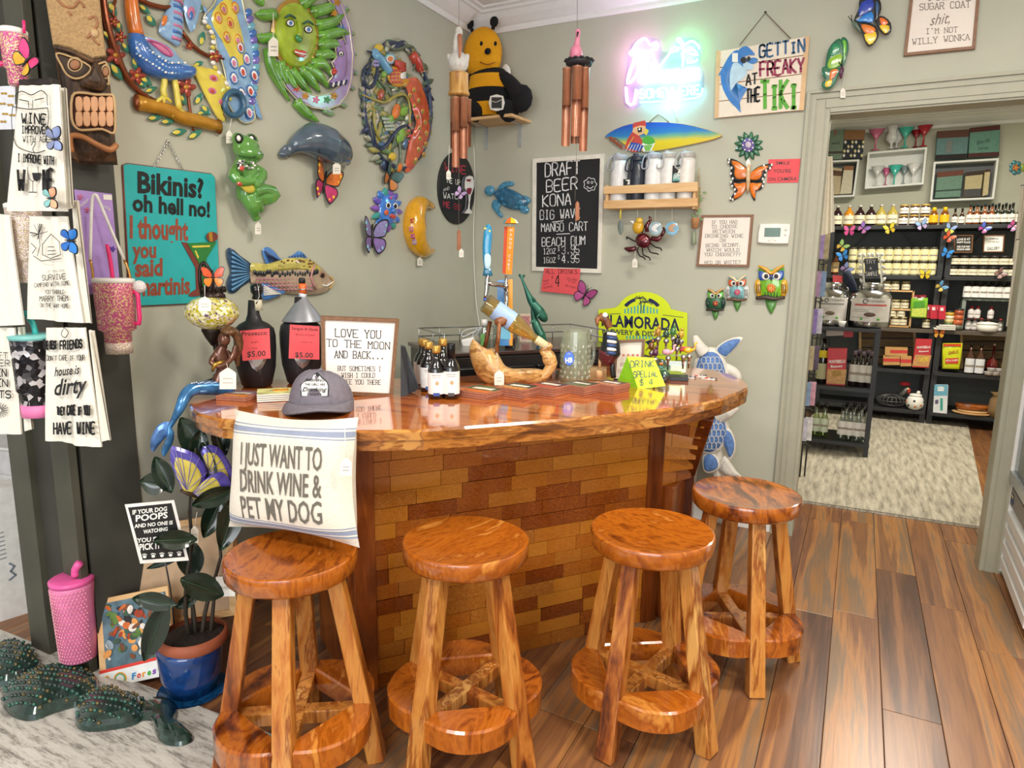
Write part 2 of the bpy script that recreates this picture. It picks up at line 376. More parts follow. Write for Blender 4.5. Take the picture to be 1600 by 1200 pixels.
# floor: planks one by one along y
FL=wood('floor_plank_wood',['#4e3427','#6c4731','#8a5d39','#734c34','#a67241','#75604c','#966839'],st=(11,.5,9),sc=1.15,rough=.28,rnd=.28,grain=.22,dist=.35,bump=.03)
fb=MB().box((1.5,-2,-.05),(7.8,12.6,.084),m('#5b3f2d',.6)); floor=struct('floor',fb)
pw=.172; plen=1.22; pm={}
def plankmesh(L):
    if L in pm: return pm[L]
    g=.0012; x=pw/2-g; y=L/2-g; c=.0012
    b=MB().add([(-x,-y,0),(x,-y,0),(x,y,0),(-x,y,0),(-x,-y,.007),(x,-y,.007),(x,y,.007),(-x,y,.007),(-x+c,-y+c,.008),(x-c,-y+c,.008),(x-c,y-c,.008),(-x+c,y-c,.008)],
      [(0,1,5,4),(1,2,6,5),(2,3,7,6),(3,0,4,7),(4,5,9,8),(5,6,10,9),(6,7,11,10),(7,4,8,11),(8,9,10,11)],FL)
    o=b.build('plank'); me=o.data; bpy.data.objects.remove(o); pm[L]=me; return me
random.seed(5)
for i in range(-6,25):
    x=i*pw-.03
    if x<-1 or x>3.75: continue
    y=-3.6+random.choice((0,.31,.62,.93))*1+random.uniform(-.05,.05); ymax=4.15 if x>2.6 else (.9 if x>1.3 else 0)
    if x<1.9: ymax=-.2
    while y<ymax:
        if not(x<-.0 and y+plen/2>-2.3):
            o=bpy.data.objects.new('plank',plankmesh(plen)); o.location=(x,y+plen/2,-.008); COL.objects.link(o); o.parent=floor
        y+=plen
# rugs
def rugmat(k,fn):
    a,nt,p=newmat(k); p.inputs['Roughness'].default_value=.95; fn(nt,p); return a
def rf(nt,p):
    N=nt.nodes.new;L=nt.links.new; tc=N('ShaderNodeTexCoord'); mp=N('ShaderNodeMapping'); mp.inputs['Scale'].default_value=(2.2,14,1); mp.inputs['Rotation'].default_value=(0,0,.35); L(tc.outputs['Object'],mp.inputs[0])
    n=N('ShaderNodeTexNoise'); n.inputs['Scale'].default_value=2.2; n.inputs['Detail'].default_value=12; n.inputs['Roughness'].default_value=.86; L(mp.outputs[0],n.inputs['Vector'])
    r=ramp(nt,[(.30,'#3a3938'),(.44,'#8d8982'),(.50,'#c4c0b8'),(.7,'#dcd9d2')]); L(n.outputs['Fac'],r.inputs[0]); L(r.outputs[0],p.inputs['Base Color'])
RUG1=rugmat('distressed_rug',rf)
def rf2(nt,p):
    N=nt.nodes.new;L=nt.links.new; tc=N('ShaderNodeTexCoord')
    n=N('ShaderNodeTexNoise'); n.inputs['Scale'].default_value=160; n.inputs['Detail'].default_value=2; L(tc.outputs['Object'],n.inputs['Vector'])
    mp=N('ShaderNodeMapping'); mp.inputs['Scale'].default_value=(22,3,1); L(tc.outputs['Object'],mp.inputs[0]); n2=N('ShaderNodeTexNoise'); n2.inputs['Scale'].default_value=1.5; n2.inputs['Detail'].default_value=3; L(mp.outputs[0],n2.inputs['Vector'])
    ad=N('ShaderNodeMath'); ad.operation='ADD'; L(n.outputs['Fac'],ad.inputs[0]); L(n2.outputs['Fac'],ad.inputs[1])
    r=ramp(nt,[(.36,'#6a6456'),(.47,'#a39b8a'),(.62,'#cdc5b2')]); mr=N('ShaderNodeMath'); mr.operation='MULTIPLY'; mr.inputs[1].default_value=.52; L(ad.outputs[0],mr.inputs[0]); L(mr.outputs[0],r.inputs[0]); L(r.outputs[0],p.inputs['Base Color'])
    b=N('ShaderNodeBump'); b.inputs['Strength'].default_value=.7; b.inputs['Distance'].default_value=.01; L(n.outputs['Fac'],b.inputs['Height']); L(b.outputs[0],p.inputs['Normal'])
RUG2=rugmat('woven_rug',rf2)
t=G('area_rug','grey and white distressed patterned rug at the lower left','rug',(-.1,-3.2,0))
a=MB().prism([(-.95,.57),(1.08,.675),(1.35,-1.2),(-.9,-1.2)],.0005,.004,RUG1); t.mb=a; t.solo(bev=.002)
t=G('area_rug','beige woven rug on the floor of the next room','rug',(2.6,2.2,0))
a=MB().prism([(-1.0,-1.61),(.45,-1.565),(.72,1.66),(-.6,1.66)],.0005,.012,RUG2).line([(-1.0,-1.60),(.45,-1.555)],.012,.0125,m('#4b463d',.9)); t.mb=a; t.solo()
# ================= BAR =================
TEAK=['#4a2008','#8a430f','#b8651a','#cf8426','#9a4f14','#d99a3c']
TILE=wood('teak_tile_wood',['#4a1c08','#823c0f','#ae621a','#c8842a','#924812','#d89c42'],st=(7,1.2,16),sc=2.2,rough=.25,coat=.6,rnd=.75,grain=.3,dist=1.6)
TOPW=wood('varnished_bar_top_wood',['#8c3c0e','#b6591a','#cd7328','#b9611c'],st=(1.2,9,3),sc=1.6,rough=.12,coat=1,rnd=0,grain=.3,dist=.8,bump=.015)
EDGE=wood('live_edge_wood',['#6b3a16','#96591f','#b87734','#8c5220','#c48a44'],st=(2,2,7),sc=2,rough=.2,coat=.9,rnd=0,grain=.2,dist=1.5,bump=.03)
SEATW=wood('stool_seat_wood',['#4f1f08','#8a4310','#b4641c','#984c12','#d0883a'],st=(2.2,6,2),sc=1.9,rough=.18,coat=.8,rnd=.22,grain=.25,dist=2.2,bump=.02)
LEGW=wood('stool_leg_wood',['#4a200e','#8c4818','#b56e2c','#c88a42','#86420f','#d6a25a'],st=(11,11,1.1),sc=1.7,rough=.28,coat=.45,rnd=.3,grain=.25,dist=1.0,bump=.02)
POSTW=wood('dark_post_wood',['#3f1a08','#6b320f','#8a4413','#a35a1c'],st=(9,9,1.2),sc=2,rough=.28,coat=.4,rnd=.3,grain=.25)
ZB=.99
t=G('corner_bar','curved teak bar with a glossy live-edge top and a front of small wooden blocks','bar counter',(.95,-1.5,0))
def loc(v): return (v[0]-t.O.x,v[1]-t.O.y)
fr=[(295,618),(300,640),(330,652),(370,657),(460,668),(560,673),(660,671),(760,664),(880,655),(1000,643),(1080,633),(1130,622),(1163,609),(1168,600),(1150,588),(1120,579),(1075,573)]
o=[onz(x,y,ZB) for x,y in fr]; o=[loc(q) for q in o]
back=[loc(q) for q in ((1.30,-.62),(1.02,-1.05),(.80,-1.45),(.45,-1.76),(.1,-1.98))]
ol=smo(o,3,False)+smo(back,2,False); random.seed(3)
ol=[(x+random.uniform(-.004,.004),y+random.uniform(-.004,.004)) for x,y in ol]
a=MB(); a.prism([(x*1.0,y*1.0) for x,y in ol],ZB-.03,ZB,EDGE,ch=.007,mt2=TOPW)
cx=sum(p[0] for p in ol)/len(ol); cy=sum(p[1] for p in ol)/len(ol)
a.prism([(cx+(x-cx)*.992+random.uniform(-.005,.005),cy+(y-cy)*.985) for x,y in ol],ZB-.062,ZB-.03,EDGE)
t.part('bar_top',a)
# body: front wall on the diagonal; two end facets flaring outward at the top
c0=hit(556,1100,Ve((.91,-2.166,0)),BN); c0.z=0; c1=hit(1018,967,Ve((.91,-2.166,0)),BN); c1.z=0
Lf=(c1-c0).length
a=MB(); core=[c0-BN*.03,c1-BN*.03,Ve((1.66,-.95,0)),Ve((1.45,-.62,0)),Ve((.95,-1.35,0)),Ve((.5,-1.72,0)),Ve((.45,-1.95,0))]
a.prism([loc(q) for q in core],.0,ZB-.062,m('#4a220c',.5)); t.part('carcass',a)
# posts
for u0,u1,nm in ((0,.075,'post'),(Lf-.07,Lf,'post')):
    a=MB(); c=c0+BU*((u0+u1)/2)+BN*.006; R=Mx((BU,-BN,Ve((0,0,1)))).transposed()
    a.box((*loc(c),(ZB-.062)/2),(u1-u0,.04,ZB-.064),POSTW,R); t.part(nm,a,bev=.003)
unit=MB().box((0,0,0),(1,1,1),TILE).build('wood_block'); um=unit.data; bpy.data.objects.remove(unit)
def blocks(p0,p1,pn,rows,z0,z1,flare=None,seed=1,lmin=.10,lmax=.20):
    """wooden blocks laid in courses between two floor points, each leaning with the facet"""
    random.seed(seed); n=0
    for r in range(rows):
        za=z0+(z1-z0)*r/rows; hh=(z1-z0)/rows; f=(za+hh/2-z0)/(z1-z0)
        A=Ve(p0)+(Ve(flare[0])*f if flare else Ve((0,0,0))); B=Ve(p1)+(Ve(flare[1])*f if flare else Ve((0,0,0)))
        d=(B-A); L=d.length; d.normalize(); n_=Ve((d.y,-d.x,0)); s=0; first=random.uniform(.04,.16)
        while s<L-.005:
            l=first if s==0 else random.uniform(lmin,lmax); 
            if L-s-l<.04: l=L-s
            o=bpy.data.objects.new('wood_block',um); COL.objects.link(o); o.parent=t.root()
            c=A+d*(s+l/2)+n_*random.uniform(.0,.004)
            o.matrix_basis=Mx.Translation((c.x-t.O.x,c.y-t.O.y,za+hh/2))@Mx((d,-n_,Ve((0,0,1)))).transposed().to_4x4()@Mx.Diagonal((l-.0016,.022,hh-.0016,1)); s+=l; n+=1
    return n
blocks(c0+BU*.075,c1-BU*.07,BN,17,.0,ZB-.066,seed=4)
# right facet: flaring upper part above a plain post
e0=c1; e1=onz(1074,742,.58); e1.z=0; P3t=onz(1106,650,ZB-.07); P3t.z=0; fv=P3t-e1
blocks(e0,e1,BN,6,.58,ZB-.066,flare=((.0,.0,0),tuple(fv)),seed=9,lmin=.08)
a=MB(); a.box(((e0.x+e1.x)/2-t.O.x-.02,(e0.y+e1.y)/2-t.O.y+.01,.29),(.10,.2,.58),POSTW,Mx.Rotation(-.05,3,'Z')); t.part('post',a,bev=.004)
a=MB(); a.beam((e1.x-t.O.x,e1.y-t.O.y,.0),(e1.x-t.O.x+.01,e1.y-t.O.y,.60),.05,.05,POSTW); a.beam((e1.x-t.O.x+.01,e1.y-t.O.y,.60),(P3t.x-t.O.x,P3t.y-t.O.y,ZB-.064),.05,.05,POSTW); t.part('post',a,bev=.004)
# left facet
g0=c0; g1=Ve((.50,-2.02,0))
blocks(g1,g0,BN,8,.45,ZB-.066,flare=((-.16,-.14,0),(0,0,0)),seed=12,lmin=.09)
a=MB(); a.box(((g0.x+g1.x)/2-t.O.x,(g0.y+g1.y)/2-t.O.y,.225),((g0-g1).length,.03,.45),POSTW,Mx.Rotation(math.atan2(g0.y-g1.y,g0.x-g1.x),3,'Z')); t.part('side_panel',a)
# ================= STOOLS =================
SH=.662
def stool(px,py,rz,label,seed,r=.18,arcs=(0,1,2,3),feet=.222):
    c=onz(px,py,SH); t=G('bar_stool',label,'stool',(c.x,c.y,0),rz,'teak bar stools around the bar'); random.seed(seed)
    n=40; prof=[(r*.3,SH-.058),(r*.94,SH-.056),(r*.99,SH-.046),(r*1.0,SH-.012),(r*.985,SH-.002),(r*.96,SH),(r*.8,SH-.005),(r*.4,SH-.009),(.002,SH-.010)]
    a=MB().lathe([(.002,SH-.058)]+prof[:5],SEATW,n,ax='z',cap=False).lathe(prof[4:6],SEATW,n,ax='z',cap=False).lathe(prof[5:],SEATW,n,ax='z',cap=False); wob=[1+random.uniform(-.012,.012) for _ in range(n)]; wob=[(wob[i-1]+wob[i]+wob[(i+1)%n])/3 for i in range(n)]
    a.v=[(x*wob[i%n],y*wob[i%n],z) for i,(x,y,z) in enumerate(a.v)]
    t.part('seat',a)
    for k in range(4):
        an=k*pi/2; d=Ve((cos(an),sin(an),0)); s=Ve((-sin(an),cos(an),0)); a=MB(); tw=random.uniform(-.1,.1)
        a.beam(d*feet,d*(r*.62)+Ve((0,0,SH-.05)),.056,.05,LEGW,s+d*tw,.047,.043); t.part('leg',a,bev=.004)
    zf=.175
    for k in range(2):
        an=k*pi/2; d=Ve((cos(an),sin(an),0)); a=MB(); rr=.185
        a.beam(d*-rr+Ve((0,0,zf-.01-k*.004)),d*rr+Ve((0,0,zf-.01-k*.004)),.042,.04,LEGW,(-sin(an),cos(an),0)); t.part('stretcher',a,bev=.003)
    fr_=.175
    for k in arcs:
        a0=k*pi/2+.12; a1=(k+1)*pi/2-.12; P=[]; ro=.212
        for i in range(13):
            q=a0+(a1-a0)*i/12; bulge=ro*(1+.12*sin(pi*i/12)+random.uniform(-.006,.006)); P.append((bulge*cos(q),bulge*sin(q)))
        P+= [(fr_*.93*cos(a1),fr_*.93*sin(a1)),(fr_*.93*cos(a0),fr_*.93*sin(a0))]
        a=MB().prism(P,zf-.04,zf+.026,SEATW,ch=.006); t.part('footrest',a)
    return t
stool(455,862,math.radians(-56),'round teak bar stool with the cushion standing on its seat',1)
stool(728,841,math.radians(-98),'empty round teak bar stool second from the left, before the block-fronted bar',2,r=.187)
stool(1019,826,math.radians(-12),'empty round teak bar stool third from the left, nearest the middle of the floor',3,r=.19)
stool(1166,768,math.radians(-62),'empty round teak bar stool at the right end, farthest back beside the doorway',4,r=.19)
# ================= CUSHION =================
CLO=m('#e2dacb',.9,v=.05,sc=120,bp=.15); STR=m('#8f97ad',.9,v=.08); INK=m('#6b675e',.9,v=.15,sc=200)
t=T('cushion','cream cushion lettered about wine and a dog, with blue stripes, standing on the left stool','cushion',('Q',onz(455,850,SH),Ve((.10,-1,.12))),460,845)
K=[(367,640),(560,652),(562,856),(357,823)]
def bil(u,v): 
    a,b,c,d=[Ve(t.p(*q)) for q in (K[3],K[2],K[1],K[0])]
    # sides pull inwards
    u2=u; v2=v; q=(a*(1-u)+b*u)*(1-v)+(d*(1-u)+c*u)*v; ctr=(a+b+c+d)/4
    k=1-.10*(4*u*(1-u)*abs(2*v-1)**3+4*v*(1-v)*abs(2*u-1)**3)
    return ctr+(q-ctr)*k
def thick(u,v): return .072*(max(0,(1-(2*u-1)**4)*(1-(2*v-1)**4)))**.6
def zz(u,v): return thick(u,v)+.003*sin(9*u+4*v)*sin(7*v)*(4*u*(1-u))
a=MB(); n=26
for lo,hi,mt in ((0,.06,CLO),(.06,.075,STR),(.075,.085,CLO),(.085,.12,STR),(.12,.13,CLO),(.13,.14,STR),(.14,.84,CLO),(.84,.85,STR),(.85,.862,CLO),(.862,.905,STR),(.905,.92,CLO),(.92,.93,STR),(.93,1,CLO)):
    k=max(1,int((hi-lo)*n)); a.grid(n,k,lambda u,v:(*bil(u,lo+(hi-lo)*v),zz(u,lo+(hi-lo)*v)),mt)
a.grid(n,n,lambda u,v:(*bil(u,v),-thick(u,v)),CLO,flip=True)
t.part('cover',a)
a=MB()
def onp(mb,st,x0,x1,yb,hp,mt,bold=.01):
    v,f=glyphs(st,bold); X0=min(p[0] for p in v); X1=max(p[0] for p in v); vs=[]
    # curve the print over the cushion front
    A=Ve(t.p(x0,yb,.06));B=Ve(t.p(x1,yb+(x1-x0)*.09,.06));Hv=t.h((x0+x1)/2,yb,yb-hp,.06)
    for x,y in v:
        q=A+(B-A)*((x-X0)/(X1-X0))+Hv*(y/.73); u=min(.97,max(.03,(q.x-t.p(362,700)[0])/(t.p(560,700)[0]-t.p(362,700)[0]))); w=min(.97,max(.03,(q.y-t.p(460,836)[1])/(t.p(460,648)[1]-t.p(460,836)[1])))
        vs.append((q.x,q.y,zz(u,w)+.004))
    mb.add(vs,f,mt)
onp(a,'I JUST WANT TO',381,505,724,37,INK); onp(a,'DRINK WINE &',380,504,766,37,INK); onp(a,'PET MY DOG',379,504,808,37,INK)
t.part('lettering',a,label='grey lettering reading I JUST WANT TO DRINK WINE & PET MY DOG')
def ptag(t,x,y,x2,y2,w=7,h=13,par=None,z=.01,z2=None):
    """price tag: string from (x,y) down to (x2,y2), card below"""
    z2=z if z2 is None else z2; a=MB(); a.tube([t.P(x,y,z),t.P(x2,y2,z2)],t.k*.45,m('#e8e4da',.7),n=5)
    q=[(x2,y2-1),(x2+w*.35,y2+h*.14),(x2+w*.5,y2+h*.25),(x2+w*.5,y2+h),(x2-w*.5,y2+h),(x2-w*.5,y2+h*.25),(x2-w*.35,y2+h*.14)]
    a.prism(t.pp(q,z2),z2-.0005,z2+.0012,m('#f4efe2',.7)); 
    for k in (.5,.7): a.bar(t.p(x2-w*.28,y2+h*k,z2),t.p(x2+w*.28,y2+h*k,z2),t.k*h*.05,z2+.0016,m('#b9b4ad',.8))
    return t.part('price_tag',a,par=par)
ptag(t,538,665,541,716,w=17,h=27,z=.06,z2=.075)
# baseball cap on the bar
t=T('baseball_cap','faded grey baseball cap with a white lettered patch, lying on the bar edge','cap',('Z',ZB,.07),500,645)
G1=m('#77717c',.9,v=.12,sc=60,bp=.2); G2=m('#8f8c93',.9,v=.12,sc=60,bp=.2); G3=m('#5a4d52',.9)
c=t.p(503,640); k=t.k; a=MB()
def crownf(u,v):
    th=pi*2*u; ph=v*pi/2; rx=51*k; return (c[0]+rx*cos(th)*cos(ph)**.75, .012+56*k*sin(ph)*(1-.04*cos(th)), 50*k*sin(th)*cos(ph)**.75)
a.grid(32,10,crownf,G1,flip=True); 
for j in range(6):
    th=j*pi/3+.25; a.tube([(c[0]+51.5*k*cos(th)*cos(p)**.75,.012+56.5*k*sin(p)*(1-.04*cos(th)),50.5*k*sin(th)*cos(p)**.75) for p in [i*pi/2/8 for i in range(8)]],.0012,G2,n=4)
a.ell((c[0],.012+57*k,0),(.008,.005,.008),G1); t.part('crown',a)
a=MB()
def brim(u,v):
    th=pi*(.02+.96*u); r=50*k*(1+.0)+v*52*k*sin(th)**.6; return (c[0]-6*k*v+(50*k+v*6*k)*cos(th)*1.02, (.014+.004+ .034*v*sin(th)**2 -.030*v*v)-.006*abs(cos(th))*v+.012, r*sin(th))
a.grid(20,6,brim,G1); a.grid(20,6,lambda u,v:tuple(Ve(brim(u,v))-Ve((0,.003,0))),G3,flip=True); t.part('brim',a)
a=MB(); pz=.105
def patch(x,y,e=0): # project onto the crown front
    z_=.11
    for _ in range(3):
        u,v=t.p(x,y,z_); du=(u-c[0])/(51*k); dv=min(.97,max(0,(v-.012)/(56*k))); q=max(.02,(1-dv*dv)**.75 - du*du); z_=50*k*math.sqrt(q)
    return (u,v,50*k*math.sqrt(q)+.002+e)
P=[(470,622),(469,604),(476,598),(486,596),(490,588),(496,584),(503,592),(512,600),(514,606),(513,622)]
P=[(x+0,y-3) for x,y in P]
def fan(mb,P,e,mt):
    q=[patch(x,y,e) for x,y in P]; cc=patch(sum(x for x,y in P)/len(P),sum(y for x,y in P)/len(P),e); mb.add(q+[cc],[(i,(i+1)%len(q),len(q)) for i in range(len(q))],mt)
fan(a,P,.0015,m('#2a2a2e',.8)); fan(a,[(491.5+(x-491.5)*.92,606+(y-606)*.92) for x,y in P],.0035,m('#f1f0ee',.8))
def ptx(st,x0,x1,y0,h,mt,sh=0):
    v,f=glyphs(st,.012,sh); X0=min(p[0] for p in v);X1=max(p[0] for p in v); a.add([patch(x0+(x1-x0)*(x-X0)/(X1-X0),y0-h*y/.73,.0045) for x,y in v],f,mt)
BK=m('#222226',.8)
ptx('WARNING!',477,507,596,5,BK); ptx('THE GIRLS ARE',476,508,602,4,BK); ptx('Drinking',472,511,611,7,BK,.4); ptx('AGAIN',483,501,617,4,BK)
t.part('patch',a,label='white patch reading WARNING! THE GIRLS ARE Drinking AGAIN')
# ================= helpers for wall pieces =================
def bfly(label,fr,px,py,sz,ang,cu,cl,edge='#1c1c22',spot=None,group=None,fold=.35,tail=False,name='butterfly_ornament',cat='butterfly',w0=.012,body='#2a2420',cz=None):
    """paper or metal butterfly: four separate wings and a body; sz half-span in px, ang = direction of the head in degrees"""
    t=T(name,label,cat,fr,px,py,group); k=sz*t.k; R=Mx.Rotation(math.radians(ang-90),2)
    k*=.86; up=[(.04,.30),(.28,.74),(.60,.97),(.92,1.02),(1.0,.80),(.90,.44),(.80,.12),(.45,.0),(.04,-.02)]
    lo=[(.04,.04),(.42,.02),(.74,-.02),(.86,-.28),(.74,-.62),(.50,-.98 if tail else -.82),(.32,-.84),(.14,-.5),(.04,-.2)]
    for sx in (-1,1):
        for P,c,nm in ((lo,cl,'l'),(up,cu,'u')):
            q=[]; 
            for x,y in smo(P,2): v=R@Ve((x*sx*k,y*k)); q.append((v.x,v.y,x))
            a=MB(); cx=sum(p[0] for p in q)/len(q); cy=sum(p[1] for p in q)/len(q); cxx=sum(p[2] for p in q)/len(q)
            zf=lambda x:w0+x*k*fold+(.0 if nm=='u' else -.0006)
            a.add([(x,y,zf(z)) for x,y,z in q],[tuple(range(len(q)))],m(edge,.35,co=.3)); a.add([(x,y,zf(z)-.0012) for x,y,z in q],[tuple(range(len(q)))[::-1]],m(edge,.4))
            n=len(q); vs=[(cx+(x-cx)*.84,cy+(y-cy)*.84,zf(cxx+(z-cxx)*.84)+.0012) for x,y,z in q]+[(cx,cy,zf(cxx)+.0035)]
            a.add(vs,[(i,(i+1)%n,n) for i in range(n)],m(c,.35,co=.3,v=.2,sc=60),True)
            if spot and sz>7:
                for f,rr in ((.45,.10),(.66,.07)):
                    i=int(n*f); x,y,z=q[i]; xx,yy,zz_=cx+(x-cx)*.6,cy+(y-cy)*.6,cxx+(z-cxx)*.6
                    a.ell((xx,yy,zf(zz_)+.003),(rr*k,rr*k,.0015),m(spot,.4),8)
            t.part('wing',a)
    a=MB(); h=R@Ve((0,.62*k)); b=R@Ve((0,-.55*k)); a.tube([(b.x,b.y,w0+.002),(0,0,w0+.004),(h.x,h.y,w0+.003)],[k*.03,k*.085,k*.05],m(body,.5),n=8); a.ell((h.x,h.y,w0+.004),k*.07,m(body,.5),8)
    for sx in (-1,1):
        e=R@Ve((sx*.28*k,1.0*k)); a.tube([(h.x,h.y,w0+.004),(e.x,e.y,w0+.012)],k*.014,m(body,.5),n=4)
    t.part('body',a); 
    if cz: ptag(t,*cz)
    return t
def leaf(mb,t,x,y,L,W,ang,mt,mt2=None,w=.01,h=.004,n=7):
    """domed pointed leaf drawn in px at (x,y) pointing along ang"""
    P=[]; a=math.radians(ang)
    for i in range(n+1): s=i/n; P.append((s*L-L/2,W/2*sin(pi*s)**.8))
    for i in range(1,n): s=1-i/n; P.append((s*L-L/2,-W/2*sin(pi*s)**.8))
    q=[t.p(x+u*cos(a)-v*sin(a),y-u*sin(a)-v*cos(a),w) for u,v in P]
    mb.dome(q,w,h,mt,3,mt2=mt2,k2=1)
    return mb
def ptube(mb,t,P,rpx,mt,w=.012,n=8,sm_=2,fl=1):
    Q=smo([(q[0],q[1],q[2] if len(q)>2 else w) for q in P],sm_,False); r=[x*t.k for x in rpx] if isinstance(rpx,(list,tuple)) else rpx*t.k
    return mb.tube([t.P(x,y,z) for x,y,z in Q],r,mt,n=n,fl=fl)
def pdome(mb,t,P,mt,w=.006,h=.01,n=4,sm_=3,**k):
    return mb.dome(t.pp(smo(P,sm_) if sm_ else P,w),w,h,mt,n,**k)
def pell(mb,t,x,y,rx,ry,mt,w=.012,h=.006,n=14,a=0,**k):
    return mb.dome(t.pp(ellp(x,y,rx,ry,n,a),w),w,h,mt,3,**k)
def flower(mb,t,x,y,r,mt,mc,w=.014,n=5,a0=0):
    for i in range(n):
        a=a0+2*pi*i/n; pell(mb,t,x+r*.55*cos(a),y+r*.55*sin(a),r*.48,r*.30,mt,w,.005,10,a)
    pell(mb,t,x,y,r*.25,r*.25,mc,w+.003,.004,8)
# ================= LEFT WALL ART =================
COP=m('#8c4a2c',.25,.55,v=.2); PUR_=m('#7a6ac0',.22,co=.6,v=.2); GOLD=m('#c9902f',.3,.3,v=.2); BLU=m('#3f74c0',.22,co=.6,v=.2); LBL=m('#8fb6de',.22,co=.6,v=.2); PNK=m('#d07aa0',.25,co=.5,v=.2); YEL=m('#e2cf52',.25,co=.5,v=.15); GRN=m('#3f8f52',.25,co=.6,v=.2); DGN=m('#1f5a4a',.25,co=.5); RED=m('#c8463a',.3,co=.5); ORG=m('#df7a2c',.25,co=.5,v=.2); NAV=m('#26305e',.3,co=.4); BLK=m('#1b1b1d',.45); WHT=m('#f2f0ea',.5,v=.03)
def rim(a,t,P,c,w,r=1.1,n=3): a.tube([t.P(x,y,w) for x,y in smo(P,n)],r*t.k,c,n=5,closed=True)
SIL=m('#d9d3b0',.25,.3,co=.4)
# peacock
t=T('metal_wall_art','large openwork painted metal peacock on a branch, cut by the top edge','wall art',('A',0),280,110)
a=MB()
ptube(a,t,[(158,-30),(162,10),(170,50),(182,85),(196,118),(216,142),(238,156)],[4,5,5,4,3],COP); ptube(a,t,[(212,-5),(232,6),(258,12),(282,8)],[3,3.5,2],COP); ptube(a,t,[(282,45),(300,70),(322,86),(350,92)],[2.5,3,3,1.5],COP); ptube(a,t,[(180,0),(176,22),(186,40),(190,62)],[2,2,1.5],COP); ptube(a,t,[(302,205),(296,165),(293,140)],[1.5,2,2],COP); ptube(a,t,[(225,148),(250,160),(280,178),(300,186)],2,COP)
t.part('twigs',a)
a=MB(); ptube(a,t,[(214,160),(238,166),(262,172),(285,184),(312,190),(342,198)],[10,9,9,10,9,8],GOLD,.016,10); 
for x,y in ((215,160),(342,198)): a.ell(t.P(x,y,.016),(6*t.k,11*t.k,.014),COP,10)
t.part('perch_branch',a)
a=MB(); ptube(a,t,[(203,-20),(206,10),(209,35),(214,56)],[7,8.5,9,9],ORG,.02,10); t.part('neck',a)
a=MB(); ptube(a,t,[(213,54),(218,78),(232,98),(258,110),(292,112),(304,108)],[9,13,15,14,10,4],BLU,.02,12)
for i in range(16):
    for j in range(3):
        x=214+i*5; y=66+i*3.2+j*9-(i*.0); 
        if i>9: y=98+j*8
        pell(a,t,x,y,2.4,2.0,WHT if (i+j)%2 else LBL,.02+t.k*(9+5*sin(pi*i/15)),.002,6)
t.part('breast',a)
a=MB(); pdome(a,t,[(222,56),(245,62),(268,74),(282,92),(302,108),(284,112),(262,104),(240,84)],LBL,.03,.014); pdome(a,t,[(228,60),(250,66),(268,78),(274,92),(258,88),(242,76)],PNK,.036,.012); rim(a,t,[(222,56),(245,62),(268,74),(282,92),(302,108),(284,112),(262,104),(240,84)],SIL,.034); rim(a,t,[(232,63),(250,69),(264,80),(268,88),(256,84),(244,74)],m('#b04a86',.3),.047,.8)
for i in range(6): ptube(a,t,[(244+i*8,88+i*3),(252+i*8,98+i*3),(262+i*7,104+i*2)],1.4,BLU,.044,6)
t.part('wing',a)
a=MB(); pdome(a,t,[(248,50),(256,25),(266,4),(276,-8),(284,12),(286,45),(280,72),(268,66)],LBL,.012,.014)
for i in range(7): ptube(a,t,[(272-i*.5,-2+i*10),(282,2+i*10),(286-i*.6,8+i*9.5)],[2.4,2,1],BLU if i%2 else PNK,.022,6)
pell(a,t,257,32,4,9,ORG,.026,.004,a=.3); t.part('wing',a)
a=MB()
for P in ([(254,112),(257,128),(255,142),(258,152)],[(268,112),(274,130),(277,150),(280,172)]): a.mark(); ptube(a,t,P,[5,4,4,4.5],YEL,.026)
for x,y in ((256,153),(281,174)):
    a.mark()
    for q in (-9,0,9): ptube(a,t,[(x,y-2),(x+q,y+4),(x+q*1.3,y+8)],[3,2.4,1.2],YEL,.03,6)
t.part('leg',a)
a=MB(); pdome(a,t,[(300,102),(322,106),(345,112),(354,132),(352,158),(346,182),(352,190),(340,184),(326,160),(312,132)],YEL,.012,.012)
for x,y in ((334,122),(332,142),(348,160)): pell(a,t,x,y,7,5,PNK,.023,.004,a=.5); pell(a,t,x,y,4,2.5,RED,.028,.003,a=.5)
OUT=[(318,28),(334,8),(344,-14),(372,-16),(384,28),(396,62),(402,100),(402,132),(396,164),(398,186),(382,192),(368,180),(356,160),(354,130),(348,100),(338,74),(334,52)]
pdome(a,t,OUT,LBL,.008,.010); rim(a,t,OUT,SIL,.012,1.3)
for i in range(16):
    f=i/15; pell(a,t,320+36*f+6*sin(f*9),34+f*120,4.5,3.2,YEL if i%2 else WHT,.016,.005,8,.8)
    pell(a,t,388+12*sin(f*3.1),20+f*160,6,7.5,(BLU,PUR_,m('#6fb0c8',.25,co=.6))[i%3],.012,.008,9,.3)
pdome(a,t,[(330,30),(344,4),(362,0),(372,30),(380,60),(384,90),(376,108),(362,96),(350,70)],YEL,.016,.006)
random.seed(2)
for x,y in ((342,28),(360,36),(355,58),(372,62),(350,14),(368,12),(366,98),(386,92),(380,112),(366,122),(392,142),(378,146),(398,118),(376,74),(390,176)):
    s=1 if y<70 else 1.05; c=(ORG if y<70 else BLU); pell(a,t,x,y,5.5*s,10*s,c,.021,.003,a=-.25); pell(a,t,x,y,4*s,7.6*s,YEL if y<70 else WHT,.024,.002,a=-.25); pell(a,t,x,y+1,2.6*s,5*s,PNK if (x+y)%3 else RED,.026,.002,a=-.25)
for i in range(26):
    f=i/25; x=318+84*f**.55; y=16+165*f; leaf(a,t,x+3,y,16,5,-70+f*20,m('#7aa6d8',.25,co=.5),w=.012,h=.004)
t.part('tail_fan',a)
